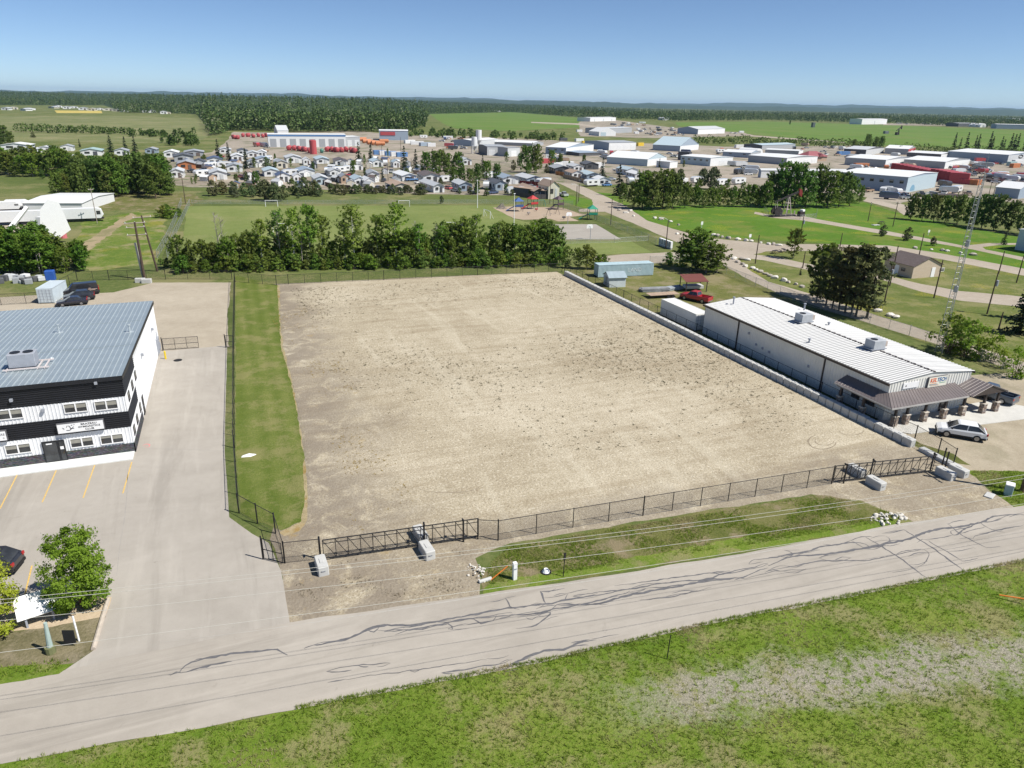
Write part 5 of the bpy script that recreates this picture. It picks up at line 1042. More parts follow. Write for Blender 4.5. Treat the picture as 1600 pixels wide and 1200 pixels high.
row('leafy', [(1239, 404, 358, 1.1)], 'slender poplar standing alone by the park roads', 'lone')
row('spruce', [(1250, 430, 416)], 'very small dark spruce on the park lawn', 'x', wf=.9)
row('spruce', [(1590, 522, 425, 1.25), (1612, 500, 410, 1.2)], 'dark spruce at the right edge beyond the shop', 'spruces at right edge')
row('open', [(1480, 552, 492, 1.1), (1505, 558, 500, 1.2), (1528, 560, 512, 1.1), (1550, 566, 525), (1494, 547, 505, 1.2)], 'light green open shrub behind the shop beside the lattice tower', 'shrubs behind the shop', 'shrub', col=(.8, .85, .9))
row('open', [(1584, 590, 545), (1565, 575, 548)], 'thin light shrub at the right edge behind the shop', 'thin shrubs behind the shop', 'shrub', col=(.8, .85, .9))
row('willow', [(1379, 369, 352), (1417, 376, 356), (1457, 384, 370)], 'round olive bush beside the park foot path', 'round bushes on the path', 'shrub', wf=.75)
row('spruce', [(1568, 382, 360)], 'dark leaning bush beside the blue-walled shed at right', 'x', 'shrub', wf=1.3)
row('big', [(1422, 343, 303), (1440, 345, 305), (1458, 347, 305), (1476, 348, 306), (1495, 350, 305), (1515, 354, 308), (1533, 357, 304), (1552, 360, 305), (1575, 362, 314), (1598, 366, 318), (1620, 370, 322)], 'broadleaf tree in the row along the east side of the park', 'row of trees east of the park', wf=.75)
# block of trees between park and works yards
it = [(972, 318, 286, 1.1, 'leafy'), (990, 322, 284), (1003, 327, 268), (1018, 328, 270), (1035, 327, 266), (1050, 326, 272), (1010, 300, 268, .9, 'willow'), (1070, 325, 286, .9), (1060, 300, 266, .8, 'willow'), (1050, 284, 264, .9, 'willow')]
for k in range(16): it.append((1078+k*7.4, 325-R_.uniform(0, 4), 294+R_.uniform(-6, 5), .95, 'leafy'))
it += [(1112, 296, 262, .9, 'willow'), (1098, 290, 264, .9, 'willow'), (1090, 305, 280, 1, 'leafy'), (1135, 304, 280, .9, 'leafy'), (1160, 304, 284, .9, 'leafy'), (1205, 322, 270), (1222, 324, 254, .9), (1240, 325, 256, .9), (1258, 325, 268), (1275, 322, 258, .7), (1292, 325, 268), (1310, 324, 270), (1327, 322, 278), (1342, 318, 290, .8), (1195, 325, 284, .9), (1185, 324, 290, .9, 'leafy')]
row('big', it, 'green tree in the thick block between the park and works yards', 'trees between park and works yards', wf=.85)
row('spruce', [(966, 306, 255, 1.0), (941, 276, 244, .9), (977, 310, 278, .9)], 'dark spruce beside the sloping dirt road', 'spruces by the dirt road')
# trees of the trailer park
row('spruce', [(342, 249, 216), (358, 250, 221), (385, 264, 230), (561, 254, 220), (580, 253, 222), (632, 268, 226), (650, 268, 232), (598, 282, 258, .8), (388, 290, 268, .9), (676, 262, 232), (754, 268, 240, .8), (197, 240, 212, 1.1), (174, 238, 210, 1.2), (212, 240, 210, 1.), (125, 230, 216, .9), (793, 296, 275, .8), (1030, 262, 246, .7)], 'dark spruce standing among the trailer homes', 'spruces in the trailer park')
row('big', [(666, 272, 238), (682, 276, 236), (700, 276, 240), (716, 276, 238), (690, 262, 234), (708, 288, 262), (722, 290, 262, .8), (746, 284, 256), (760, 282, 252), (776, 284, 256), (735, 290, 264), (745, 304, 280, .8), (790, 304, 288, .8), (823, 270, 228, 1.), (838, 270, 226, .9), (812, 262, 240, .8), (862, 262, 235, .9), (875, 260, 240, .9), (912, 260, 242, .7), (828, 308, 296, .8), (430, 250, 240, .7), (552, 284, 252, .5), (570, 278, 262, .6), (490, 272, 254, .6), (606, 246, 232, .6, 'leafy'), (385, 286, 268, .8), (370, 290, 272, .8), (402, 300, 268, .8), (1068, 262, 250, .6)]+[(lambda x, y: (x, y, y-R_.uniform(8, 17), R_.uniform(.7, 1.1), R_.choice(('leafy', 'leafy', 'willow'))))(R_.uniform(290, 960), R_.uniform(252, 296)) for _ in range(36)], 'broadleaf tree growing among the trailer homes', 'trees in the trailer park', wf=.8)
row('willow', [(333, 306, 282), (349, 304, 284), (365, 304, 284), (383, 306, 286), (368, 308, 288), (415, 313, 282), (430, 315, 286), (444, 312, 290), (458, 304, 280), (477, 306, 278), (493, 304, 282), (466, 310, 300, .7), (412, 306, 284), (395, 308, 290), (497, 307, 288), (306, 288, 276, .8, 'leafy'), (300, 288, 277, .7, 'leafy')], 'grey-green willow bush along the back of the trailer park', 'willows behind the sports field', 'shrub', wf=.85)
it = []
for k in range(24): x = 518+k*6.3+R_.uniform(-2, 2); it.append((x, 305-R_.uniform(0, 4), 290+R_.uniform(-4, 4), R_.uniform(.9, 1.3)))
it += [(690, 318, 306, .8), (718, 303, 293), (735, 304, 292), (760, 306, 294), (800, 306, 296), (830, 308, 296)]
row('willow', it, 'low grey-green hedge bush between the trailer homes and sports field', 'hedge along the trailer park', 'shrub', wf=.8)
# woods and hedges on the left
it = []
for k in range(24): x = 92+k*7.6+R_.uniform(-5, 5); yb = 306+R_.uniform(-6, 4); it.append((x, yb, yb-R_.uniform(38, 62) if 130 < x < 262 else yb-R_.uniform(26, 44), R_.uniform(.8, 1.1)))
for k in range(15): x = 125+k*9.6+R_.uniform(-4, 4); it.append((x, 288+R_.uniform(-8, 4), 246+R_.uniform(-5, 8), 1.))
row('big', it, 'broadleaf tree in the wood left of the trailer park', 'wood left of the trailer park')
it = []
for k in range(24): x = -8+k*6.0+R_.uniform(-4, 4); yb = 274+R_.uniform(-5, 3); it.append((x, yb, yb-R_.uniform(24, 44), R_.uniform(.8, 1.1)))
row('leafy', it, 'leafy tree in the hedge in front of the far-left trailers', 'hedge before far-left trailers', wf=1.2)
row('big', [(-10, 228, 188), (8, 226, 196), (18, 227, 205), (2, 229, 205), (90, 262, 228, 1.), (104, 262, 236, .9), (67, 280, 264, .8)], 'rounded tree at the far left meadow edge', 'trees at the far left meadow edge', wf=.9)
row('willow', [(52, 215, 207)], 'single round dark bush in the left meadow', 'x', 'shrub')
it = [(R_.uniform(-10, 132), R_.uniform(414, 428), 0) for k in range(34)]; it = [(x, y, y-R_.uniform(26, 66)*(1.15 if x < 90 else .8), R_.uniform(1., 1.35)) for x, y, _ in it]
row('leafy', it, 'leafy young tree in the thicket behind the gym yard', 'thicket behind the gym yard', col=(.9, 1, .8))
row('shrub', [(255, 340, 322, 1.3), (268, 341, 323, 1.3), (280, 338, 326, 1.2), (262, 336, 320, 1.2), (275, 416, 398), (262, 418, 404), (252, 414, 404)], 'dense shrub beside the grey chain-link lines', 'shrubs by the chain-link lines', 'shrub')
it = [(28+k*5.4+R_.uniform(-2, 2), 206+k*.12+R_.uniform(-1, 1), 193+k*.2+R_.uniform(-2, 2), R_.uniform(1., 1.4)) for k in range(34)]
mass('hedge', 'long green hedge running across the left meadow', it*2, 1.6, M_MASS, 31)
it = [(252+R_.uniform(0, 58), 226+R_.uniform(-3, 2), 0) for k in range(22)]; it = [(x, y, y-R_.uniform(11, 16), 1.2) for x, y, _ in it]
mass('copse', 'dark rectangular copse behind the trailer park', it*2, 1.6, M_MASS, 32)
it = [(205+R_.uniform(0, 100), 213+R_.uniform(-3, 2), 0) for k in range(24)]; it = [(x, y, y-R_.uniform(7, 12), 1.2) for x, y, _ in it]
mass('hedge', 'loose hedge behind the rectangular copse', it*2, 1.6, M_MASS, 33)
# hedges and spruces beyond the works yards
it = [(640+R_.uniform(0, 240), 0, 0) for k in range(80)]; it = [(x, 211+(x-640)*.03+R_.uniform(-4, 3), 0) for x, _, _ in it]; it = [(x, y, y-R_.uniform(6, 11), 1.2) for x, y, _ in it]
mass('scrub', 'pale green scrub behind the works buildings', it*2, 1.8, M_MASS, 34)
it = [(1085+k*4.6, 222+k*.14+R_.uniform(-2, 2), 0) for k in range(62)]; it = [(x, y, y-R_.uniform(7, 13), 1.3) for x, y, _ in it]
mass('hedge', 'hedge between the crop field and the works yards', it*2, 1.4, M_MASS, 35)
row('big', [(1355, 231, 210), (1367, 232, 214), (1376, 232, 213), (1334, 232, 218), (1234, 195, 188, .8)], 'rounded tree at the near edge of the crop field', 'trees at the crop field edge', wf=.8)
it = [(1488, 240, 206), (1498, 238, 214), (1507, 240, 205), (1521, 240, 210), (1525, 241, 208), (1543, 242, 204), (1547, 242, 212), (1561, 243, 212), (1565, 244, 217), (1575, 244, 207), (1580, 244, 208), (1585, 245, 207), (1597, 246, 209), (1612, 246, 205)]
row('spruce', it, 'pointed dark spruce on the far right beyond the works yards', 'spruces beyond the works yards', wf=.8)
it = [(1400+k*5., 238+k*.22+R_.uniform(-2, 2), 224+k*.22+R_.uniform(-3, 4), 1.2) for k in range(42)]
mass('hedge', 'hedge under the far right spruces', it*2, 1.2, M_MASS, 36)
# near trees at bottom left
q = px(131, 947); plant('near', q, 5.9, .93, 'leafy green multi-stemmed tree at the driveway corner').children[1].color = (1.12, 1.02, .85, 1)
q = px(-14, 985); plant('lime', Vector((q.x, q.y, 0)), 6.0, 1.05, 'bright yellow-green tree cut off by the left edge')
# ---------------------------------------------------------------- far forest: one mass of trees
FL = [(-260, 170), (0, 165), (170, 165), (190, 177), (306, 179), (318, 190), (326, 206), (336, 213), (348, 212), (360, 205), (420, 205), (470, 207), (575, 207), (640, 205), (664, 200), (670, 179), (800, 176), (900, 184), (1000, 188), (1060, 190), (1200, 189), (1400, 194), (1600, 202), (1880, 216)]
def rise(fx, dl):
    s = np.clip(np.asarray(dl)/1500., 0, 1); return 25*s*s*(3-2*s)*np.clip((1000-np.asarray(fx))/420, 0, 1)
gx = np.linspace(-258, 1000, 70); gd = np.array([0, 40, 90, 160, 260, 400, 560, 750, 950, 1150, 1400, 1800, 2600, 4000, 6500.]); V = []
for x in gx:
    b = px(float(x), float(np.interp(x, [a for a, _ in FL], [c for _, c in FL]))); d0 = math.hypot(b.x, b.y)
    for d in gd: V.append((b.x*(1+d/d0), b.y*(1+d/d0), float(rise(x, d))*(1 if d < 5000 else 0)-.25))
m_ = len(gd); tag(link('wooded_rise', fast_mesh('wooded_rise', V, [(i*m_+j, (i+1)*m_+j, (i+1)*m_+j+1, i*m_+j+1) for i in range(69) for j in range(m_-1)], M_HILL, True)), kind='structure')
r = np.random.default_rng(5); NF = 22000
fx = r.uniform(-255, 1875, NF); fy = np.interp(fx, [a for a, b in FL], [b for a, b in FL])-np.abs(r.normal(0, 1.2, NF))
B0 = np.array([px(float(x), float(y)) for x, y in zip(fx, fy)]); D0 = np.hypot(B0[:, 0], B0[:, 1])
dl = 14*(np.exp(r.random(NF)*math.log(120))-1)*(.6+D0/1600); fa = r.random(NF) < .5; dl = np.where(fa, np.sqrt(r.random(NF)*(6500.**2-D0**2).clip(1)+D0**2)-D0, dl)
Pt = B0*(1+dl/D0)[:, None]; Pt[:, 2] = 0; zh = rise(fx, dl)
Ht = r.uniform(11, 19, NF)*np.where(r.random(NF) < .12, 1.2, 1); con = r.random(NF) < .38; per = 22
k_ = r.random((NF, per)); th = r.uniform(0, 6.283, (NF, per)); zz = Ht[:, None]*(.12+.88*k_)
rad = np.where(con[:, None], (1-k_)*2.6+.3, 3.9*np.sin(np.pi*np.clip(k_*.85+.15, 0, 1))+.3)*r.random((NF, per))**.4
C = np.stack([Pt[:, None, 0]+np.cos(th)*rad, Pt[:, None, 1]+np.sin(th)*rad, zz+zh[:, None]], 2).reshape(-1, 3)
V, F_ = quads(C, 2.5, r, .5)
t = NT('forest_leaf'); n1 = t.noise(t.pos(), .035, 3, .7); n2 = t.noise(t.pos(), .004, 3)
f = t.mth('ADD', t.mth('MULTIPLY', n1, .55), t.mth('ADD', t.mth('MULTIPLY', t.island(), .25), t.mth('MULTIPLY', n2, .2)))
M_FOREST = t.out(t.ramp(f, [(.34, (.030, .058, .018)), (.47, (.072, .122, .032)), (.57, (.135, .190, .058)), (.70, (.22, .225, .15))]), .8, 0, .15, trans=.15)
tag(link('forest', fast_mesh('forest', V, F_, M_FOREST)), 'dense mixed forest stretching along the horizon', 'forest', kind='stuff')
# ---------------------------------------------------------------- grass tufts, weeds
def tufts(name, label, pts, size, mat, seed, blades=5, cat='grass', lean=(.3, 1.0), flat=1.):
    r = np.random.default_rng(seed); n = len(pts); P = np.repeat(pts, blades, 0); m = len(P); s = np.repeat(size, blades)*r.uniform(.6, 1.25, m)
    a = r.uniform(0, 6.283, m); w = s*r.uniform(.06, .14, m); ln = s*r.uniform(*lean, m); b = a+r.uniform(-.6, .6, m)
    o = np.stack([np.cos(r.uniform(0, 6.283, m)), np.sin(r.uniform(0, 6.283, m))], 1)*(s*.35)[:, None]
    x, y = P[:, 0]+o[:, 0], P[:, 1]+o[:, 1]; z = P[:, 2]
    V = np.stack([np.stack([x-np.sin(a)*w, y+np.cos(a)*w, z], 1), np.stack([x+np.sin(a)*w, y-np.cos(a)*w, z], 1), np.stack([x+np.cos(b)*ln, y+np.sin(b)*ln, z+s*flat], 1)], 1).reshape(-1, 3)
    return tag(link(name, fast_mesh(name, V, np.arange(3*m).reshape(-1, 3), mat)), label, cat, kind='stuff')
def in_poly(P, poly):
    x, y = P[:, 0], P[:, 1]; ins = np.zeros(len(P), bool); n = len(poly)
    for i in range(n):
        x1, y1 = poly[i]; x2, y2 = poly[(i+1) % n]
        c = ((y1 > y) != (y2 > y)) & (x < (x2-x1)*(y-y1)/(y2-y1+1e-9)+x1); ins ^= c
    return ins
def sample(poly, n, seed):
    r = np.random.default_rng(seed); a = np.array(poly); lo, hi = a.min(0), a.max(0); P = r.uniform(lo, hi, (n, 2)); return P[in_poly(P, poly)]
def clump(P, sc, thr, seed, amp=1.):
    """keep points where a smooth random field is high"""
    r = np.random.default_rng(seed); f = np.zeros(len(P))
    for k in range(10): d = r.normal(size=2); d /= np.linalg.norm(d); f += np.sin((P@d)*2*np.pi/(sc*r.uniform(.5, 2))+r.uniform(0, 6.28))
    return P[f > thr+r.normal(0, amp, len(P))]
t = NT('tuft_blade'); ci = t.island()
M_TUFT = t.out(t.mix(t.mth('MULTIPLY', t.sm(t.noise(t.pos(), .22, 4, .65), .50, .66), .85), t.ramp(ci, [(0, (.13, .21, .018)), (.6, (.24, .34, .040)), (1, (.38, .43, .10))]), t.ramp(ci, [(0, (.33, .28, .13)), (1, (.60, .51, .32))])), .8, 0, .15, trans=.55)
def z0(P, z): return np.concatenate([P, np.full((len(P), 1), z)], 1)
vp = [(-20, 35.8), (0, 33.4), (16, 32.0), (28, 31.4), (40, 30.4), (55.7, 29.1), (74, 26.4), (70, 10), (36, 10), (8, 18), (-20, 30)]
P = sample(vp, 90000, 1); P = P[np.random.default_rng(2).random(len(P)) < np.clip(1.25-np.hypot(P[:, 0], P[:, 1])/90, .25, 1)]
dd = np.abs(P[:, 1]-25.2+.21*(P[:, 0]-30)); P = P[~((dd < 2.4) & (P[:, 0] > 18) & (np.random.default_rng(3).random(len(P)) < .7*np.clip(1.6-dd/1.7, 0, 1)))]
tufts('grass', 'rough green grass on the near verge below the road', z0(P, .006), np.random.default_rng(4).uniform(.07, .22, len(P)), M_TUFT, 5)
dp = [(17.4, 44.7), (30, 44.1), (46.6, 43.0), (50.0, 40.8), (51.4, 37.4), (37, 38.5), (25, 39.7), (14.4, 40.6), (14.9, 43)]
P = clump(sample(dp, 30000, 6), 6, 0., 61, 1.5); tufts('grass', 'patchy grass in the ditch between the lot fence and road', z0(P, .014), np.random.default_rng(7).uniform(.06, .20, len(P)), M_TUFT, 8)
P = np.concatenate([sample([(64.8, 41.8), (63.6, 38.3), (62.8, 35.6), (80, 33.6), (80, 37), (72, 39.2)], 6000, 9), sample([(-13, 41.6), (-12.2, 42.4), (-16, 43), (-30, 44.6), (-30, 43.4), (-17, 41.9)], 1500, 10)])
tufts('grass', 'bright verge grass round the roadside poles', z0(P, .014), np.random.default_rng(11).uniform(.10, .26, len(P)), M_TUFT, 12)
t = NT('weed_leaf'); M_WEED = t.out(t.ramp(t.island(), [(0, (.055, .055, .025)), (.6, (.10, .085, .045)), (1, (.17, .135, .08))]), .85, 0, .1, trans=.2)
lp = [(8, 136), (61.5, 131.5), (62.6, 62), (58, 55), (25, 58), (16, 64), (9, 88)]
P = clump(sample(lp, 26000, 13), 30, 1.4, 14, 2.2); sz = np.random.default_rng(15).gamma(2., .042, len(P))+.05
tufts('weeds', 'small dark weeds sprouting across the gravel lot', z0(P, .008), np.clip(sz, .05, .36), M_WEED, 16, 9, 'weeds', (.5, 1.2), .45)
P = clump(sample([(2, 132), (9, 130), (12, 75), (12, 52), (8, 49), (6, 52), (7, 80), (4, 110)], 5000, 17), 9, 1.5, 18, 1.)
t = NT('yellow_weed'); M_WEEDY = t.out(t.ramp(t.island(), [(0, (.22, .15, .03)), (1, (.36, .26, .07))]), .85, 0, .1, trans=.2)
tufts('weeds', 'ochre weeds along the edge of the mown grass strip', z0(P, .012), np.random.default_rng(19).uniform(.06, .22, len(P)), M_WEEDY, 20, 6, 'weeds', (.5, 1.2), .5)
e_ = [px(*q) for q in ((433, 446), (435, 480), (439, 540), (452, 590), (461, 630), (469, 680), (475, 720), (477, 770), (471, 815), (440, 829), (404, 816), (375, 799))]; r = np.random.default_rng(27); Q = []
for a, b in zip(e_, e_[1:]):
    n = int((b-a).length*90); u = r.random(n); Q.append(np.stack([a.x+(b.x-a.x)*u+r.normal(0, .22, n), a.y+(b.y-a.y)*u+r.normal(0, .22, n)], 1))
P = np.concatenate(Q); tufts('grass', 'ragged grass fringe round the mown strip beside the lot', z0(P, .014), r.uniform(.02, .055, len(P)), M_TUFT, 28, 4)
e_ = [Vector(q) for q in ((-13, 41.3), (0, 33.5), (16, 32.1), (28, 31.5), (40, 30.5), (55.7, 29.3), (80, 26))][1:]; Q = []
for a, b in zip(e_, e_[1:]):
    n = int((b-a).length*70); u = r.random(n); o_ = np.abs(r.normal(0, .3, n)); Q.append(np.stack([a.x+(b.x-a.x)*u, a.y+(b.y-a.y)*u+.35-o_], 1))
P = np.concatenate(Q); tufts('grass', 'ragged grass fringe along the near edge of the road', z0(P, .02), r.uniform(.08, .2, len(P)), M_TUFT, 29, 4)
P = clump(sample([(1, 47.5), (14, 46.5), (13.5, 40.5), (1, 41.8)], 2500, 21), 5, 2.5, 22, 1.); tufts('weeds', 'sparse weeds on the western gravel approach', z0(P, .010), np.random.default_rng(23).uniform(.04, .14, len(P)), M_WEED, 24, 4, 'weeds')
# ================================================================ BUILDINGS FROM THREE GROUND CORNERS
MW = MC('painted_wall', .6, .3, var=.08); MR = MC('metal_roof', .5, .35, var=.06); MD = MC('overhead_door', .6, .3, var=.05)
CN = {'white': (.72, .73, .73), 'grey': (.33, .35, .37), 'blue-grey': (.28, .35, .43), 'dark': (.055, .06, .07), 'beige': (.52, .42, .31), 'tan': (.42, .30, .21), 'brown': (.115, .085, .075), 'red': (.42, .05, .06),
      'pale grey': (.52, .54, .55), 'pale blue': (.42, .52, .57), 'teal': (.33, .46, .45), 'blue': (.08, .20, .42), 'orange': (.48, .16, .05), 'yellow': (.70, .48, .02), 'green': (.05, .22, .16), 'cream': (.62, .58, .48), 'charcoal': (.085, .09, .10), 'navy': (.06, .09, .17)}
def bld3(name, label, A, B, C, ytop, wall='white', roof='white', rise=.06, ridge='x', nd=0, nw=0, dcol='pale grey', front=None, cat='building', trim=None, h=None, nwf=0, group=None, Ly_=None):
    a, b, c = px(*A), px(*B), px(*C); H = h or hpx(B[0], B[1], ytop); u = (c-b).to_2d(); Lx = u.length; u.normalize(); v = Vector((-u.y, u.x)); Ly = min(max(3., (a-b).to_2d().dot(v)), max(16., min(42., 2.2*Lx)) if Ly_ is None else Ly_)
    g = thing(name, label, cat, (b.x, b.y, 0), math.atan2(u.y, u.x), group)
    w = Ly if ridge == 'x' else Lx; rz_ = H+max(.15, w/2*rise)
    mb = MB()
    if ridge == 'x': mb.loft([[(q, 0, 0), (q, Ly, 0), (q, Ly, H), (q, Ly/2, rz_), (q, 0, H)] for q in (0, Lx)])
    else: mb.loft([[(0, q, 0), (Lx, q, 0), (Lx, q, H), (Lx/2, q, rz_), (0, q, H)] for q in (0, Ly)])
    mb.build('wall', MW, g, col=CN[wall])
    o = .25; e = o*(rz_-H)/(w/2)
    mb = MB()
    if ridge == 'x':
        mb.plate((-o, -o, H+.02-e), (Lx+o, -o, H+.02-e), (Lx+o, Ly/2, rz_+.02), (-o, Ly/2, rz_+.02), .1); mb.plate((Lx+o, Ly+o, H+.02-e), (-o, Ly+o, H+.02-e), (-o, Ly/2, rz_+.02), (Lx+o, Ly/2, rz_+.02), .1)
    else:
        mb.plate((-o, Ly+o, H+.02-e), (-o, -o, H+.02-e), (Lx/2, -o, rz_+.02), (Lx/2, Ly+o, rz_+.02), .1); mb.plate((Lx+o, -o, H+.02-e), (Lx+o, Ly+o, H+.02-e), (Lx/2, Ly+o, rz_+.02), (Lx/2, -o, rz_+.02), .1)
    mb.build('roof', MR, g, col=CN[roof])
    if front: MB().box(.05, Lx-.05, -.06, -.01, .1, H-.15).build('lit_front', MW, g, col=CN[front])  # sunlit face: light put into a paler sheet over the shade-toned wall
    if trim: MB().box(-.06, Lx+.06, -.12, -.062, H-max(.5, H*.14), H+.01).build('trim_band', MR, g, col=CN[trim])
    for i in range(nd):
        s_ = Lx/nd; dw = min(s_*.62, 5.0); x0_ = s_*(i+.5)-dw/2; d = MB().box(x0_, x0_+dw, -.12, -.065, .05, H*.66).build('overhead_door', MD, g, col=CN[dcol])
        for k in (1, 2, 3): MB().box(x0_, x0_+dw, -.135, -.12, H*.66*k/4-.03, H*.66*k/4+.03).build('door_seam', MR, d, col=CN['grey'])
    for i in range(nwf): s_ = Lx/nwf; window_front(g, s_*(i+.35), s_*(i+.35)+min(1.6, s_*.4), H*.45, H*.72, -.06, M_SIGNW, 1)
    for i in range(nw): s_ = Ly/nw; window_front(g, s_*(i+.35), s_*(i+.35)+min(1.8, s_*.4), H*.58, H*.78, -.005, M_DARKF, 1, .06, 'y', -1)
    return g
# ================================================================ PARK
cb = bld3('park_cabin', 'beige park cabin with brown gable roof and white doors', (1387, 423), (1424, 435.5), (1468, 432), 421, 'beige', 'brown', .42, 'y', 0, 0, h=2.6)
for i, (ax_, p_) in enumerate((('x', .55), ('y', .35))):
    if ax_ == 'x': MB().box(5.2, 6.2, -.08, -.01, .05, 2.1).build('door', M_SIGNW, cb)
    else: MB().box(-.08, -.01, 3.6, 4.6, .05, 2.1).build('door', M_SIGNW, cb)
window_front(cb, 7.6, 8.8, 1.1, 1.9, -.01, M_SIGNW, 1); window_front(cb, 2.0, 3.0, 1.1, 1.8, -.01, M_DARKF, 1, .06, 'y', -1)
# lattice tower
q = px(1467, 551); tw = thing('lattice_tower', 'slender grey steel lattice tower rising behind the shop', 'tower', (q.x, q.y, 0), .4); HT = 25.5
def leg(k, z): a = k*2.0944; r_ = .55-.25*z/HT; return (math.cos(a)*r_, math.sin(a)*r_, z)
for k in range(3): MB().tube([leg(k, 0), leg(k, HT)], .04, 6).build('leg', M_GPIPE, tw)
for j in range(30):
    za, zb_ = HT*j/30, HT*(j+1)/30; mb = MB()
    for k in range(3): mb.tube([leg(k, za), leg((k+1) % 3, zb_)], .018, 4, False); mb.tube([leg(k, zb_), leg((k+1) % 3, zb_)], .018, 4, False)
    mb.build('bracing', M_GPIPE, tw)
for z in (9.5, 16): MB().cbox((.5, 0, z), (.5, .5, .9), .05).build('antenna', M_GPIPE, tw)
MB().tube([(0, 0, HT), (0, 0, HT+2.5)], .03, 5).build('whip_aerial', M_GPIPE, tw)
# pumpjack on display
q = px(1224, 338); pj = thing('pumpjack', 'old pumpjack on display with dark red horse head', 'pumpjack', (q.x, q.y, 0), math.radians(4)); MPJ = M('pumpjack_pale', (.50, .42, .40), .7, .2, 2); MPD = M('pumpjack_dark', (.035, .03, .03), .7, .2, 2); MPR = M('pumpjack_red', (.20, .03, .03), .6)
MB().box(-5.5, 4.5, -.9, .9, 0, .4).build('skid', MPD, pj)
for sx_, sy_ in ((-1, -1), (-1, 1), (1, -1), (1, 1)): MB().tube([(1.2+sx_*1.2, sy_*.9, .4), (1.2+sx_*.15, sy_*.2, 6.2)], .13, 6).build('samson_leg', MPJ, pj)
for z in (2.2, 4.2): MB().box(.5, 1.9, -.6, .6, z, z+.12).build('leg_brace', MPJ, pj)
MB().loft([[(-4.2, -.18, 4.6), (-4.2, .18, 4.6), (-4.2, .18, 5.1), (-4.2, -.18, 5.1)], [(5.2, -.18, 7.4), (5.2, .18, 7.4), (5.2, .18, 8.0), (5.2, -.18, 8.0)]]).build('walking_beam', MPD, pj)
MB().extr([(5.0, 8.8), (6.2, 8.3), (6.6, 7.2), (6.4, 6.0), (5.2, 7.0)], 'y', -.3, .3).build('horse_head', MPR, pj)
for s_ in (-1, 1): MB().extr([(-4.6, .9), (-2.0, .6), (-1.6, 2.0), (-2.6, 3.2), (-4.2, 3.0), (-5.0, 2.0)], 'y', s_*.75-.14, s_*.75+.14).build('crank_weight', MPD, pj); MB().tube([(-3.4, s_*.55, 2.0), (-4.0, s_*.4, 4.8)], .09, 6).build('pitman_arm', MPJ, pj)
MB().cbox((-2.4, 0, 1.6), (2.0, .9, 2.2), .1).build('gearbox', MPJ, pj); MB().tube([(4.6, 0, 0), (4.6, 0, 1.6)], .2, 8).build('wellhead', MPJ, pj); MB().tube([(6.3, 0, 6.2), (4.7, 0, 1.6)], .025, 4).build('bridle', MPD, pj)
q = px(1251, 338); en = thing('engine_unit', 'white and dark engine unit beside the display pumpjack', 'engine', (q.x, q.y, 0), .2); MB().cbox((0, 0, .9), (2.6, 1.3, 1.6), .15).build('housing', MPD, en); MB().cbox((.5, 0, 1.9), (1.2, 1.2, .6), .1).build('cover', M_SIGNW, en)
fence('wire_fence', 'light grey fence round the display pumpjack', [tuple(px(*p).to_2d()) for p in ((1194, 330), (1200, 337), (1250, 343), (1275, 341), (1276, 333))], 1.5, 4, .03, M_GPIPE, M_LINKG)
# goals, hoops, posts
def goal(label, a, b, h=2.0, d=1.0):
    A, B = px(*a), px(*b); g = thing('goal_frame', label, 'goal', (A.x, A.y, 0), math.atan2(B.y-A.y, B.x-A.x), 'white goals on the sports field'); L = (B-A).length
    for x_ in (0, L): MB().cyl((x_, 0), .07, 0, h, 6).build('post', M_SIGNW, g); MB().tube([(x_, 0, h), (x_, d, 0)], .04, 5).build('stay', M_SIGNW, g)
    MB().tube([(0, 0, h), (L, 0, h)], .07, 6).build('crossbar', M_SIGNW, g)
goal('white goal frame at the far side of the sports field, left one', (415, 323), (434, 323)); goal('white goal frame at the far side of the sports field, right one', (623, 323), (640, 323))
goal('white goal frame half hidden behind the tree belt, left', (427, 363), (450, 362), 2.2); goal('white goal frame half hidden behind the tree belt, right', (690, 360), (712, 360), 2.2); goal('white posts at the right end of the sports field', (756, 338), (766, 342), 2.2)
def hoop(label, b, yt, rz):
    q = px(*b); h = hpx(*b, yt); g = thing('basketball_hoop', label, 'hoop', (q.x, q.y, 0), rz, 'basketball hoops'); MB().tube([(0, 0, 0), (0, 0, h-.6), (0, .6, h-.3)], .07, 6).build('pole', M_HV, g)
    MB().extr([(-.9, h-.9), (.9, h-.9), (.9, h-.2), (.6, h+.15), (-.6, h+.15), (-.9, h-.2)], 'y', .6, .66).build('backboard', M_SIGNW, g); MB().tube([(math.cos(k)*.23, .95+math.sin(k)*.23, h-.6) for k in np.linspace(0, 6.28, 10)], .02, 4).build('rim', M('rim_orange', (.6, .12, .02), .5), g)
hoop('basketball hoop at the near edge of the court', (922, 374.5), 352, 0); hoop('basketball hoop at the far edge of the court', (887, 350), 332, math.pi)
for lab, b, yt, m in (('tall white lamp post at the corner of the playground', (746, 325), 282, M_SIGNW), ('tall white lamp post at the right end of the sports field', (803, 352), 303, M_SIGNW)):
    q = px(*b); g = thing('lamp_post', lab, 'lamp post', (q.x, q.y, 0), 0, 'white lamp posts by the field'); h = hpx(*b, yt); MB().cyl((0, 0), .12, 0, h, 8, .07).build('shaft', m, g); MB().cbox((0, 0, h+.08), (.5, .3, .16), .03).build('lamp_head', m, g)
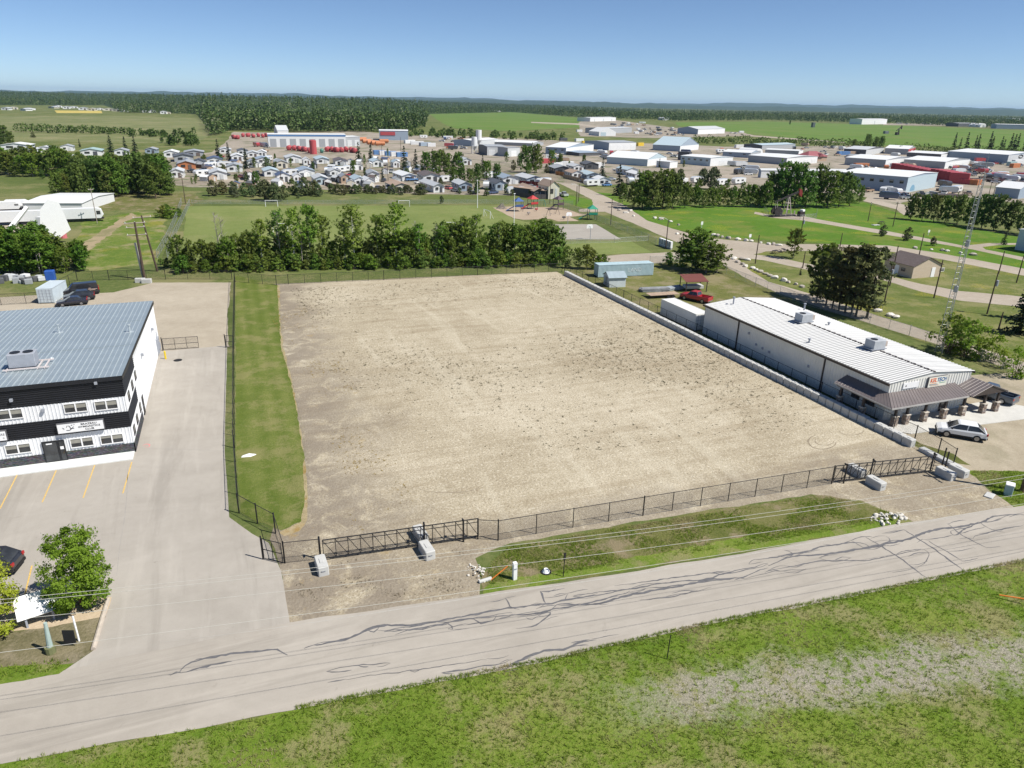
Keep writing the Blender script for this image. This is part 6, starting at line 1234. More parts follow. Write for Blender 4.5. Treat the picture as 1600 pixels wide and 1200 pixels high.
DP = [((1180, 412), 367), ((1311, 393), 364), ((1251, 368), 335), ((1356, 346), 316), ((1395, 354), 315), ((1435.5, 401), 364), ((1254, 419), 393), ((1390, 447), 384), ((1382, 471), 408), ((1459, 466), 406), ((1542, 491), 424), ((1560, 428), 392), ((1588, 442), 399), ((954, 351), 310), ((836, 302), 277), ((859, 318), 282), ((900, 322), 290), ((904, 315), 288), ((1545, 304), 285), ((1552, 305), 286), ((1569, 306), 283), ((290, 318), 272), ((440, 290), 264), ((607, 294), 258), ((643, 268), 248), ((627, 253), 214), ((597, 248), 224), ((1560, 515), 496), ((1500, 318), 296)]
DP.sort(key=lambda d: d[0][0])
for i, (b, yt) in enumerate(DP): pole('utility_pole', 'dark slender utility pole, %s from left' % ORD[i], px(*b), max(3, hpx(*b, yt)), .13, M_POLE, [(max(3, hpx(*b, yt))-.5, 1.2, random.uniform(0, 3))] if i % 3 == 0 else (), group='slender utility poles', tr=(b in ((1251, 368), (1542, 491), (1382, 471))))
pole('street_lamp', 'dark pole with a curved lamp arm above the mailboxes', px(1040, 389), hpx(1040, 389, 343), .14, M_POLE, lamp=True, cat='street lamp'); pole('street_lamp', 'pale pole with a curved lamp arm beside the upper dirt road', px(902, 318), hpx(902, 318, 290), .12, M_POLEG, lamp=True, cat='street lamp')
pole('utility_pole', 'thin grey pole at the left beside the white yard trailers', px(152, 349), 9.5, .12, M_POLEG, [(9, 1.2, .3)]); pole('utility_pole', 'thin grey pole in the thicket behind the gym yard', px(68, 428), 8, .11, M_POLEG)
# mail cabinets
a_, b_ = px(1029, 383), px(1048, 390); g = thing('mail_cabinets', 'row of white mail cabinets beside the dirt road', 'mailboxes', (a_.x, a_.y, 0), math.atan2(b_.y-a_.y, b_.x-a_.x)); n = 5; Lm = (b_-a_).length
for i in range(n): c_ = MB().cbox((Lm*(i+.5)/n, .2, 1.15), (Lm/n*.9, .6, 1.5), .03).build('cabinet', M_SIGNW, g); MB().box(Lm*(i+.5)/n-Lm/n*.36, Lm*(i+.5)/n+Lm/n*.36, -.12, -.1, .55, 1.75).build('door_panel', M_HV, c_)
MB().box(0, Lm, 0, .4, 0, .4).build('plinth', M_BLOCK, g)
# park sign posts, seats
for lab, b, h in (('small white notice on a post beside the park road', (1096, 357), 2.0), ('pale marker post by the boulders', (1171, 377), 1.9), ('white notice at the far edge of the park', (1195, 324), 1.2), ('white panel on a post by the round bushes', (1450, 368), 1.6)):
    q = px(*b); g = thing('notice_post', lab, 'sign', (q.x, q.y, 0)); MB().cyl((0, 0), .06, 0, h, 6).build('post', M_SIGNW, g); MB().box(-.35, .35, -.05, -.02, h*.55, h).build('panel', M_SIGNW, g)
def table(label, b, rz):
    q = px(*b); g = thing('picnic_table', label, 'table', (q.x, q.y, 0), rz); MB().box(-.95, .95, -.4, .4, .72, .78).build('top', MPD, g)
    for s_ in (-1, 1): MB().box(-.95, .95, s_*.75-.13, s_*.75+.13, .42, .47).build('bench', MPD, g); MB().tube([(s_*.7, -.75, 0), (s_*.7, 0, .74), (s_*.7, .75, 0)], .05, 5).build('leg', MPD, g)
table('dark picnic table beside the slender poplar, left one', (1211, 396), .3); table('dark picnic table beside the slender poplar, right one', (1224, 394), 1.2); table('dark seat beside the pale slab in the park', (1377, 350), .2)
q = px(1368, 352); tag(MB().cbox((0, 0, .1), (2.4, 1.2, .2), .03).build('stone_slab', M_BLOCK, None, loc=(q.x, q.y, 0)), 'pale low slab lying on the park grass', 'slab')
BO = [(1023, 341), (1033, 343.5), (1048, 347), (1060, 352), (1115, 368), (1121, 369), (1128, 371), (1138, 373), (1153, 375), (1165, 376.5), (1174, 377.5), (1189, 380), (1201, 382), (1208, 382.5), (1217, 384), (1147, 405), (1152, 410), (1160, 414), (1165, 417), (1176, 420), (1182, 423), (1188, 425.5), (1196, 429), (1203, 432), (1211, 435), (1160, 406), (1168, 407), (1224, 439), (1232, 442), (1243, 445), (1253, 449), (1371, 487), (1391, 494), (1400, 497), (1480, 393), (1473, 392), (1090, 376), (1058, 366), (1430, 388), (1455, 391), (990, 338), (978, 333), (968, 329), (985, 330), (1500, 396), (1520, 399)]
BO.sort()
for i, b in enumerate(BO):
    q = px(*b); o = tag(link('boulder', random.choice(RK if random.random() < .6 else RKG), None, (q.x, q.y, .15), rz=random.uniform(0, 6)), 'pale boulder edging the park roads, %s from left' % ORD[i], 'boulder', 'boulders along the park roads'); s_ = random.uniform(.45, .8); o.scale = (s_*1.3, s_, s_)
# playground
def play(label, b, col, k):
    q = px(*b); g = thing('play_tower' if k else 'spring_seat', label, 'play equipment', (q.x, q.y, 0), random.uniform(-.5, .5)); m = M('play_'+str(col), col, .5); m2 = M('play_frame', (.09, .08, .09), .6)
    if k == 2:
        for x_ in (-1.2, 1.2):
            for y_ in (-1.2, 1.2): MB().cyl((x_, y_), .08, 0, 3.4, 6).build('post', m2, g)
        MB().box(-1.3, 1.3, -1.3, 1.3, 1.5, 1.6).build('deck', m2, g); MB().loft([[(-1.5, -1.5, 3.3), (1.5, -1.5, 3.3), (1.5, 1.5, 3.3), (-1.5, 1.5, 3.3)], [(-.1, -.1, 4.4), (.1, -.1, 4.4), (.1, .1, 4.4), (-.1, .1, 4.4)]]).build('roof', m, g)
        MB().loft([[(-1.3, -.4, 1.6), (-1.3, .4, 1.6), (-1.3, .4, 1.7), (-1.3, -.4, 1.7)], [(-4.2, -.4, .2), (-4.2, .4, .2), (-4.2, .4, .3), (-4.2, -.4, .3)]]).build('slide', m, g); MB().box(-1.35, 1.35, -1.4, -1.3, 1.6, 2.3).build('panel', m, g)
    elif k == 1:
        MB().tube([(-2.2, 0, 2.4), (2.2, 0, 2.4)], .07, 6).build('beam', m, g)
        for x_ in (-2.2, 2.2):
            for y_ in (-.9, .9): MB().tube([(x_, 0, 2.4), (x_*1.05, y_, 0)], .06, 5).build('leg', m, g)
        for x_ in (-1, .8): MB().box(x_-.25, x_+.25, -.12, .12, .5, .55).build('swing_seat', m2, g); MB().tube([(x_-.22, 0, .55), (x_-.22, 0, 2.4)], .02, 4).build('chain', m2, g)
    else:
        MB().cyl((0, 0), .1, 0, .5, 8).build('spring', m2, g); MB().cbox((0, 0, .75), (1.1, .4, .5), .1).build('seat', m, g)
play('climbing tower with red roof at the playground', (832, 326), (.45, .05, .05), 2); play('tall dark climbing tower at the right of the playground', (872, 327), (.10, .07, .08), 2); play('climbing frame with green panel at the playground', (842, 324), (.06, .25, .20), 1); play('blue slide unit at the left of the playground', (810, 330), (.06, .12, .30), 2); play('dark swing frame at the front of the playground', (864, 336), (.12, .10, .10), 1); play('small red spring seat in the playground sand', (838, 330), (.3, .05, .05), 0); play('small grey spring seat in the playground sand', (826, 336), (.25, .22, .2), 0); play('green slide standing on the grass beside the court', (925, 343), (.03, .25, .16), 2); play('low round spinner at the front of the playground', (881, 343), (.10, .10, .11), 0)
q = px(784, 326); g = thing('brush_heap', 'heap of brown brushwood beside the playground', 'heap', (q.x, q.y, 0)); mb = MB()
for k in range(60): a = random.uniform(0, 6.28); l = random.uniform(.8, 2.2); mb.tube([(math.cos(a)*l, math.sin(a)*l, 0), (math.cos(a+.5)*.3, math.sin(a+.5)*.3, random.uniform(.6, 1.8))], .05, 4, False)
tag(mb.build('twigs', M_BARKG, g), kind='stuff')
bld3('blue_shed', 'tall pale blue metal shed cut off by the right edge', (1592, 371), (1585, 390), (1650, 402), 360, 'pale blue', 'white', .1, 'y', h=5.2); bld3('storage_shed', 'dark blue-grey shed with white roof at the far right street', (1578, 304), (1590, 311), (1612, 308), 303, 'blue-grey', 'white', .3, 'y', h=4.0)
# ================================================================ TRAILER PARK HOMES
HM = {}
def _home_meshes():
    HM['wall'] = MB().loft([[(-.5, y_, 0), (.5, y_, 0), (.5, y_, .72), (0, y_, 1), (-.5, y_, .72)] for y_ in (0, 1)][::-1]).mesh('wall', MW)
    mb = MB(); mb.plate((-.54, 1.02, .70), (-.54, -.03, .70), (0, -.03, 1.01), (0, 1.02, 1.01), .02); mb.plate((.54, -.03, .70), (.54, 1.02, .70), (0, 1.02, 1.01), (0, -.03, 1.01), .02); HM['roof'] = mb.mesh('roof', MR)
    HM['fw'] = MB().box(-.3, -.06, -.012, 0, .32, .58).mesh('window', glassm()); HM['door'] = MB().box(.1, .3, -.012, 0, .04, .6).mesh('door', MD)
    for s_, k in ((-1, 'l'), (1, 'r')): HM['s'+k] = MB().box(min(s_*.5, s_*.512), max(s_*.5, s_*.512), -.05, .05, .34, .58).mesh('window', glassm())
_home_meshes()
def home(x, yb, wpx, L, Hh, wall, roof, label, rz=0., group='homes in the trailer park'):
    q = px(x, yb); g = thing('trailer_home', label, 'house', (q.x, q.y, 0), rz, group); W_ = wpx*mpp(x, yb); g.scale = (W_, L, Hh)
    link('wall', HM['wall'], g, col=CN[wall]); link('roof', HM['roof'], g, col=CN[roof]); link('window', HM['fw'], g); link('door', HM['door'], g, col=CN[random.choice(('brown', 'pale grey', 'dark'))])
    for k in ('l', 'r'):
        for y_ in (.2, .5, .8): link('window', HM['s'+k], g, (0, y_, 0))
    return g
HOMES = {'front': [(277, 278, 17, 12, 'white', 'pale grey'), (342, 281, 22, 14, 'white', 'pale grey'), (425, 276, 20, 13, 'white', 'pale blue'), (444, 285, 18, 9, 'white', 'navy'), (503, 289, 20, 13, 'pale blue', 'pale grey'), (563, 291, 17, 12, 'white', 'pale blue'), (578, 293, 14, 9, 'white', 'white'), (628, 300, 24, 15, 'cream', 'tan'), (686, 301, 17, 19, 'white', 'pale grey'), (728, 299, 20, 13, 'blue-grey', 'pale grey'), (783, 298, 18, 12, 'blue-grey', 'charcoal'), (842, 310, 17, 19, 'dark', 'tan'), (466, 286, 12, 7, 'white', 'white'), (540, 287, 12, 8, 'tan', 'grey')],
 'second': [(292, 265, 22, 14, 'orange', 'grey'), (367, 269, 20, 13, 'white', 'grey'), (392, 282, 15, 9, 'white', 'tan'), (441, 263, 16, 12, 'cream', 'grey'), (480, 276, 22, 13, 'white', 'blue-grey'), (524, 276, 15, 11, 'white', 'pale grey'), (584, 280, 17, 13, 'white', 'grey'), (640, 283, 22, 17, 'white', 'white'), (675, 284, 26, 15, 'white', 'brown'), (798, 288, 24, 16, 'white', 'blue-grey'), (836, 288, 26, 15, 'blue-grey', 'pale grey'), (902, 279, 17, 11, 'white', 'tan'), (928, 281, 22, 15, 'blue-grey', 'pale blue'), (944, 290, 20, 9, 'white', 'white'), (620, 262, 10, 7, 'white', 'pale blue'), (312, 262, 16, 9, 'grey', 'dark')],
 'third': [(288, 253, 24, 15, 'grey', 'charcoal'), (336, 257, 20, 13, 'white', 'navy'), (460, 255, 21, 14, 'white', 'pale grey'), (505, 256, 18, 16, 'white', 'pale blue'), (534, 258, 18, 13, 'white', 'brown'), (591, 261, 15, 12, 'white', 'pale blue'), (560, 266, 14, 9, 'white', 'white'), (412, 256, 18, 13, 'white', 'blue-grey'), (372, 252, 16, 12, 'white', 'white'), (880, 272, 26, 14, 'dark', 'grey'), (904, 268, 16, 11, 'white', 'pale grey'), (925, 265, 20, 12, 'dark', 'charcoal'), (988, 274, 18, 13, 'white', 'pale blue'), (1000, 280, 16, 12, 'white', 'white'), (730, 258, 14, 13, 'white', 'pale grey'), (395, 262, 14, 9, 'white', 'grey'), (480, 258, 10, 7, 'white', 'white')],
 'back': [(304, 244, 24, 14, 'grey', 'grey'), (268, 246, 18, 13, 'white', 'white'), (236, 240, 14, 11, 'blue-grey', 'grey'), (352, 240, 16, 12, 'white', 'pale grey'), (396, 246, 15, 12, 'white', 'pale grey'), (380, 242, 14, 11, 'pale grey', 'charcoal'), (410, 245, 12, 10, 'white', 'white'), (143, 243, 24, 15, 'white', 'teal'), (24, 234, 30, 14, 'white', 'white'), (70, 238, 18, 12, 'white', 'pale grey'), (112, 256, 12, 9, 'white', 'pale grey'), (190, 243, 16, 11, 'white', 'grey'), (105, 236, 14, 10, 'white', 'grey'), (45, 240, 16, 12, 'white', 'pale grey')]}
for rw_, L_ in HOMES.items():
    for i, (x, y, w, l, wc, rc) in enumerate(sorted(L_)):
        home(x, y, w, l, random.uniform(3.3, 4.1), wc, rc, '%s trailer home with %s roof, %s from left in %s row' % (wc, rc, ORD[i], rw_), random.uniform(-.06, .06)+(.0 if x < 850 else -.12))
g = home(865, 311, 18, 10, 6.4, 'cream', 'tan', 'two-storey cream house at the corner by the playground', 0, 'corner house'); del g['group']
bld3('long_house', 'long dark house with brown roof beside the corner house', (830, 296), (852, 311), (856, 310.5), 300, 'dark', 'tan', .35, 'y', h=3.0)
# fences and campers, cars of the trailer park
FC = {}
def _far():
    mb = MB(); mb.loft([[(-2.2, -.88, .3), (2.2, -.88, .3), (2.2, .88, .3), (-2.2, .88, .3)], [(-2.25, -.9, .75), (2.25, -.9, .75), (2.25, .9, .75), (-2.25, .9, .75)], [(-2.1, -.85, .95), (2.1, -.85, .95), (2.1, .85, .95), (-2.1, .85, .95)]]); mb.cur = 1
    mb.loft([[(-1.1, -.8, .95), (1.5, -.8, .95), (1.5, .8, .95), (-1.1, .8, .95)], [(-.5, -.66, 1.4), (1.0, -.66, 1.4), (1.0, .66, 1.4), (-.5, .66, 1.4)]]); mb.cur = 0; mb.box(-.5, 1., -.62, .62, 1.4, 1.45); mb.cur = 2
    for x_ in (-1.4, 1.4):
        for s_ in (-1, 1): mb.tube([(x_, s_*.7, .33), (x_, s_*.92, .33)], .33, 8)
    FC['car'] = mb.mesh('car', [M_PAINT, glassm(), M_TYRER])
    mb = MB(); mb.box(-2.8, -.0, -.95, .95, .5, 1.15); mb.box(0, 2.8, -.95, -.85, .5, 1.15); mb.box(0, 2.8, .85, .95, .5, 1.15); mb.box(0, 2.8, -.85, .85, .5, .7); mb.box(2.7, 2.8, -.85, .85, .7, 1.15); mb.cur = 1; mb.loft([[(-1.5, -.88, 1.15), (0, -.88, 1.15), (0, .88, 1.15), (-1.5, .88, 1.15)], [(-1., -.75, 1.8), (-.1, -.75, 1.8), (-.1, .75, 1.8), (-1., .75, 1.8)]]); mb.cur = 0; mb.box(-1., -.1, -.72, .72, 1.8, 1.86); mb.cur = 2
    for x_ in (-1.8, 1.7):
        for s_ in (-1, 1): mb.tube([(x_, s_*.75, .38), (x_, s_*.97, .38)], .38, 8)
    FC['pickup'] = mb.mesh('pickup', [M_PAINT, glassm(), M_TYRER])
    mb = MB(); mb.extr([(-3.4, .6), (3.2, .6), (3.4, 1.2), (3.3, 2.7), (3.0, 2.95), (-2.9, 2.95), (-3.9, 2.4), (-3.9, 1.6)], 'y', -1.2, 1.2); mb.cur = 1; mb.box(-2.6, -1.3, -1.22, -1.2, 1.5, 2.2); mb.box(.3, 1.8, -1.22, -1.2, 1.5, 2.2); mb.cur = 2
    for x_ in (.2, 1.1):
        for s_ in (-1, 1): mb.tube([(x_, s_*1.0, .36), (x_, s_*1.22, .36)], .36, 8)
    FC['camper'] = mb.mesh('camper', [M_PAINT, glassm(), M_TYRER])
_far()
def far(kind, x, y, col, label, rz, group): q = px(x, y); o = link({'car': 'parked_car', 'pickup': 'pickup_truck', 'camper': 'camper_trailer'}[kind], FC[kind], None, (q.x, q.y, .05), CN[col] if isinstance(col, str) else col, rz); tag(o, label, {'car': 'car', 'pickup': 'pickup', 'camper': 'camper'}[kind], group); return o
for i, (x, y, c, rz) in enumerate(sorted([(701, 285, 'white', .2), (760, 295, 'white', 1.2), (806, 304, 'white', .1), (562, 258, 'white', 1.3), (317, 276, 'white', .6), (512, 272, 'white', 1.4), (662, 216, 'white', .1), (768, 279, 'white', .4), (602, 259, 'white', 1.4), (620, 258, 'white', 1.5), (548, 268, 'white', .3), (925, 291, 'white', .2), (985, 288, 'white', 1.2), (1090, 286, 'white', .2), (1128, 290, 'white', .3), (1154, 288, 'white', .2), (330, 263, 'white', 1.), (420, 252, 'white', 1.2), (352, 262, 'white', .1), (455, 275, 'white', .2), (530, 270, 'white', .5), (850, 289, 'white', .4)])):
    far('camper', x, y, c, 'white camper trailer parked among the homes, %s from left' % ORD[i], rz, 'campers in the trailer park')
far('pickup', 643, 283, 'blue', 'bright blue pickup beside a white-roofed trailer home', .2, 'blue vehicles'); far('car', 948, 291, 'blue', 'bright blue car beside the white-roofed home at the dirt road', .2, 'blue vehicles')
CC = ['white', 'grey', 'dark', 'red', 'navy', 'pale grey', 'dark', 'white']
rr = random.Random(21); cars = []
for x, y in [(300, 270), (322, 268), (352, 275), (378, 278), (402, 272), (414, 266), (452, 268), (470, 284), (516, 280), (528, 283), (548, 275), (570, 286), (600, 284), (612, 270), (655, 287), (665, 292), (700, 296), (712, 300), (744, 302), (770, 303), (815, 296), (830, 294), (848, 296), (880, 307), (868, 306), (897, 273), (915, 285), (955, 282), (965, 268), (605, 296), (590, 296), (487, 262), (520, 262), (475, 264), (388, 256), (345, 246), (330, 250)]: cars.append((x, y))
cars.sort()
for i, (x, y) in enumerate(cars): c = rr.choice(CC); far(rr.choice(('car', 'pickup', 'car')), x, y, c, '%s vehicle parked between the trailer homes, %s from left' % (c, ORD[i]), rr.uniform(0, 3.1), 'vehicles in the trailer park')
for i, (x, y) in enumerate(sorted((rr.uniform(268, 700), rr.uniform(250, 296)) for _ in range(44))):
    c1, c2 = rr.choice(('white', 'cream', 'grey', 'tan', 'dark', 'white')), rr.choice(('grey', 'charcoal', 'brown', 'pale grey', 'white', 'navy'))
    q = px(x, y); g = thing('garden_shed', '%s shed with %s roof among trailer homes, %s from left' % (c1, c2, ORD[i]), 'shed', (q.x, q.y, 0), rr.uniform(-.3, 1.2), 'sheds in the trailer park'); g.scale = (rr.uniform(2.4, 3.6), rr.uniform(3, 4.6), rr.uniform(2.4, 3.0))
    link('wall', HM['wall'], g, col=CN[c1]); link('roof', HM['roof'], g, col=CN[c2]); link('door', HM['door'], g, col=CN['pale grey'])
def boards(label, pts, h, col, group=None):
    P = [px(*q) for q in pts]; g = thing('board_fence', label, 'fence', P[0]); m = M('boards_'+str(col), col, .9, .2, 2)
    for a, b in zip(P, P[1:]):
        d = b-a; n = max(1, int(d.length/2.4))
        for k in range(n):
            p0, p1 = a+d*(k/n)-P[0], a+d*((k+.97)/n)-P[0]; MB().plate((p0.x, p0.y, .05), (p1.x, p1.y, .05), (p1.x, p1.y, h), (p0.x, p0.y, h), .05).build('panel', m, g)
boards('orange-stained board fence beside the upper dirt road', [(868, 273), (880, 275), (900, 277)], 1.8, (.45, .20, .07)); boards('weathered board fence along the upper dirt road', [(880, 278), (905, 284), (925, 290), (935, 289)], 1.8, (.36, .27, .18)); boards('dark red board fence beside the hipped-roof home', [(812, 289), (830, 290), (842, 291)], 1.8, (.16, .03, .03)); boards('brown board fence along the hedge of the front row', [(508, 290), (522, 294), (548, 296)], 1.6, (.13, .09, .07)); boards('grey board fence by the long dark house', [(812, 308), (835, 311), (856, 311)], 1.7, (.10, .09, .09))
# ================================================================ WORKS BUILDINGS, shade of left sides put into wall colours
IND = [('grey_shop', 'blue-grey works shop with white roof and blue arch mural panel', (1337, 288), (1414, 302), (1460, 293), 277, 'blue-grey', 'white', .04, 'y', 0, 7, 'pale blue'),
 ('works_shop', 'grey walled works shop with white roof and three bay doors', (1334, 256), (1382, 262), (1425, 257), 250, 'grey', 'white', .05, 'y', 3, 0, 'white'), ('works_shop', 'works shop with white gabled front and two bay doors near red racks', (1424, 258), (1475, 264), (1513, 259), 253, 'grey', 'white', .06, 'y', 2, 0, 'white'),
 ('works_shop', 'dark-sided works shop with pale front behind the red racks', (1429, 245), (1469, 249.5), (1492, 247), 241, 'charcoal', 'white', .05, 'y', 3, 0, 'white'), ('works_shop', 'large blue-grey works shop with oval logo at the far right', (1528, 246), (1573, 255), (1630, 252), 242, 'blue-grey', 'white', .05, 'y', 0, 0, 'pale grey'),
 ('works_shop', 'dark blue-sided low shop near the round trees', (1326, 240), (1352, 243), (1380, 239), 234, 'charcoal', 'pale grey', .05, 'y', 0, 0, 'pale grey'), ('works_shop', 'white-roofed shop with red end wall', (1391, 238), (1418, 242), (1429, 239), 233, 'grey', 'white', .1, 'y', 1, 0, 'red'),
 ('works_shop', 'white works building with four bay doors left of the red roof', (1186, 252), (1228, 258), (1276, 255), 247, 'grey', 'white', .05, 'y', 4, 0, 'white'), ('gable_shop', 'blue-grey gabled shop with long pale roof beside the park trees', (1155, 279), (1188, 278), (1321, 279), 266, 'blue-grey', 'pale grey', .5, 'x', 0, 0, 'white'),
 ('works_shop', 'white works building with blue-grey side and red entrance', (1075, 255), (1109, 260), (1144, 258), 247, 'pale blue', 'white', .05, 'y', 1, 5, 'white'), ('dark_store', 'dark upright store beside the white works building', (1066, 249), (1076, 251), (1080, 250.5), 238, 'dark', 'dark', .05, 'y', 0, 0, None),
 ('works_shop', 'pale teal roofed shop with gabled entrance', (1037, 233), (1062, 237), (1091, 234), 228, 'blue-grey', 'pale blue', .3, 'y', 0, 0, 'white'), ('works_shop', 'white walled works shop alone before the crop field', (1074, 208), (1090, 210), (1132, 208.5), 202, 'blue-grey', 'pale grey', .2, 'x', 0, 0, 'white'),
 ('works_shop', 'grey shop with white roof beside red equipment', (1138, 243), (1172, 247), (1186, 244), 239, 'blue-grey', 'white', .08, 'y', 0, 2, 'grey'), ('works_shop', 'long dark shop with pale blue roof at the back', (1163, 232), (1190, 234), (1242, 232), 227, 'charcoal', 'pale blue', .1, 'x', 0, 0, 'grey'), ('works_shop', 'low white shop behind the four-bay building', (1201, 240), (1247, 244), (1254, 242), 236, 'grey', 'white', .04, 'y', 0, 0, 'white'),
 ('works_shop', 'white shop with blue bay door and blue-grey side', (863, 239), (884, 242), (927, 236), 231, 'blue-grey', 'white', .08, 'y', 1, 3, 'white'), ('low_store', 'low dark flat store in front of the blue-door shop', (897, 240), (905, 244), (936, 243), 239, 'dark', 'blue-grey', .03, 'x', 0, 0, None), ('works_shop', 'white shop with four white bay doors and dark roof edge', (933, 231), (951, 235), (993, 234), 223, 'blue-grey', 'grey', .05, 'x', 4, 0, 'white'),
 ('works_shop', 'blue-grey shop with white roof and red gable door', (971, 253), (1011, 260), (1041, 256), 249, 'pale blue', 'white', .22, 'y', 1, 0, 'white'), ('small_store', 'small white box store beside the red gable door', (1040, 260), (1046, 263), (1058, 262), 253, 'white', 'white', .04, 'y', 0, 0, None), ('plant_building', 'low white plant building beside the silos', (729, 226), (739, 229), (778, 226), 220, 'blue-grey', 'white', .1, 'x', 0, 0, 'pale grey'),
 ('works_shop', 'grey shop with two white bay doors below the silos', (751, 239), (761, 243), (791, 243), 229, 'charcoal', 'grey', .04, 'x', 2, 0, 'pale grey'), ('works_shop', 'grey shop with one wide white bay door right of its twin', (790, 243), (793, 245), (812, 244), 231, 'grey', 'grey', .04, 'x', 1, 0, 'pale grey'), ('long_store', 'long white roofed store behind the grey shops', (800, 222), (832, 229), (849, 227), 224, 'grey', 'white', .1, 'y', 0, 0, None),
 ('bay_shop', 'long white shop with blue top band and eight grey bay doors', (415, 214), (420, 230), (541, 230), 210, 'white', 'white', .04, 'x', 8, 0, None), ('bay_annex', 'grey annex at the right end of the long bay shop', (541, 216), (541, 229), (563, 228), 214, 'grey', 'white', .04, 'x', 2, 0, None), ('white_shop', 'white two-storey shop with a red band sign', (581, 215), (593, 219), (638, 219.5), 204, 'blue-grey', 'white', .05, 'x', 0, 0, None), ('gable_store', 'small white gable-roofed store behind the bay shop', (430, 206), (434, 210), (451, 210), 204, 'white', 'pale grey', .4, 'x', 0, 0, None),
 ('works_block', 'far white works block with blue tower beyond the dirt lane', (918, 188), (922, 190), (962, 189), 184, 'white', 'white', .05, 'x', 3, 0, None), ('works_block', 'far dark-roofed works block above the white tent shed', (942, 206), (948, 209), (987, 207), 201, 'grey', 'pale grey', .05, 'x', 0, 0, None), ('works_block', 'far white works block at the top of the crop field', (1341, 192), (1346, 194.5), (1385, 194), 186, 'white', 'white', .05, 'x', 1, 0, None), ('works_block', 'far dark works shed at the right end of the crop field', (1494, 196), (1497, 198), (1527, 198), 192.5, 'dark', 'pale grey', .04, 'x', 0, 0, None), ('works_block', 'far blue-grey works block at the right edge', (1552, 197), (1556, 201), (1640, 203), 194, 'blue-grey', 'white', .05, 'x', 0, 0, 'blue-grey'), ('works_block', 'far white block beyond the right spruces', (1580, 187), (1582, 188), (1596, 188), 185, 'white', 'white', .05, 'x', 0, 0, None)]
for i, (nm, lab, A, B, C_, yt, wc, rc, rise, rd, nd, nw, fr) in enumerate(IND):
    g = bld3(nm, lab, A, B, C_, yt, wc, rc, rise, rd, nd, nw, {'works_shop': 'white', 'bay_shop': 'grey'}.get(nm, 'pale grey'), fr, trim={'bay_shop': 'blue'}.get(nm), Ly_={'bay_shop': 20., 'bay_annex': 16., 'white_shop': 24., 'works_block': 30.}.get(nm))
    if nm == 'white_shop': MB().box(1, 14, -.35, -.07, 4.2, 7.2).build('sign_band', MR, g, col=CN['red'])
    if nm == 'grey_shop': MB().extr([(5, .6), (11, .6), (10.6, 2.0), (9.4, 2.9), (8, 3.2), (6.6, 2.9), (5.4, 2.0)], 'y', -.1, -.065).build('mural_panel', MR, g, col=(.15, .32, .45)); MB().box(.4, 15, -.09, -.065, 4.4, 5.0).build('stripe', MR, g, col=CN['pale blue'])
    if 'oval logo' in lab: MB().tube([(18+math.cos(k)*3, -.1, 4.2+math.sin(k)*1.0) for k in np.linspace(0, 6.28, 20)], .35, 4).build('logo_mark', M_LETTER, g)
rd_ = thing('red_roof_house', 'red hip-roofed building with small front gable among works shops', 'building', px(1262, 252), .05); rd_.scale = (1, 1, 1)
MB().box(0, 17, 0, 11, 0, 3.0).build('wall', MW, rd_, col=CN['tan']); MB().loft([[(-.6, -.6, 3), (17.6, -.6, 3), (17.6, 11.6, 3), (-.6, 11.6, 3)], [(5, 5.3, 6.2), (12, 5.3, 6.2), (12, 5.7, 6.2), (5, 5.7, 6.2)]]).build('roof', MR, rd_, col=(.28, .07, .08)); MB().loft([[(9, -1, 3.0), (13, -1, 3.0), (11, -1, 5.0)], [(9, 3, 3.0), (13, 3, 3.0), (11, 3, 5.0)]]).build('porch_gable', MR, rd_, col=(.28, .07, .08))
q = px(1186, 242); g = thing('quonset_hut', 'white arched quonset hut among the works shops', 'building', (q.x, q.y, 0), .3); MB().extr([(5*math.cos(a), 4.6*math.sin(a)) for a in np.linspace(math.pi, 0, 13)], 'y', 0, 16).build('shell', MW, g, col=CN['white']); MB().box(-1.6, 1.6, -.06, 0, 0, 3).build('door', MD, g, col=CN['grey'])
q = px(1536, 199); g = thing('quonset_hut', 'far white arched hut at the right end of the crop field', 'building', (q.x, q.y, 0), 0); MB().extr([(11*math.cos(a), 9*math.sin(a)) for a in np.linspace(math.pi, 0, 13)], 'y', 0, 30).build('shell', MW, g, col=CN['white']); MB().box(-3, 3, -.06, 0, 0, 5).build('door', MD, g, col=CN['grey'])
q = px(949, 212.5); g = thing('tent_shed', 'white fabric-roofed shed in front of the far works', 'building', (q.x, q.y, 0), .05); MB().extr([(-11, 0), (11, 0), (11, 4.5), (0, 9), (-11, 4.5)], 'y', 0, 24).build('cover', MW, g, col=CN['white']); MB().box(-9, -2, -.1, 0, 0, 4).build('door', MD, g, col=CN['pale blue'])
# silos
for lab, b, yt, r_ in (('tall white concrete silo beside the plant building', (748, 232), 203, 2.2), ('shorter white silo on a steel stand beside the tall silo', (741, 240), 214, 1.9)):
    q = px(*b); h = hpx(*b, yt); g = thing('silo', lab, 'silo', (q.x, q.y, 0), 0, 'silos of the plant'); MB().cyl((0, 0), r_, h*.45, h, 14).build('tank', MW, g, col=CN['white']); MB().cyl((0, 0), .4, h*.22, h*.45, 10, r_).build('hopper', MW, g, col=CN['pale grey'])
    for a in range(4): MB().box(math.cos(a*1.57+.78)*r_*1.1-.15, math.cos(a*1.57+.78)*r_*1.1+.15, math.sin(a*1.57+.78)*r_*1.1-.15, math.sin(a*1.57+.78)*r_*1.1+.15, 0, h*.5).build('leg', MW, g, col=CN['white'])
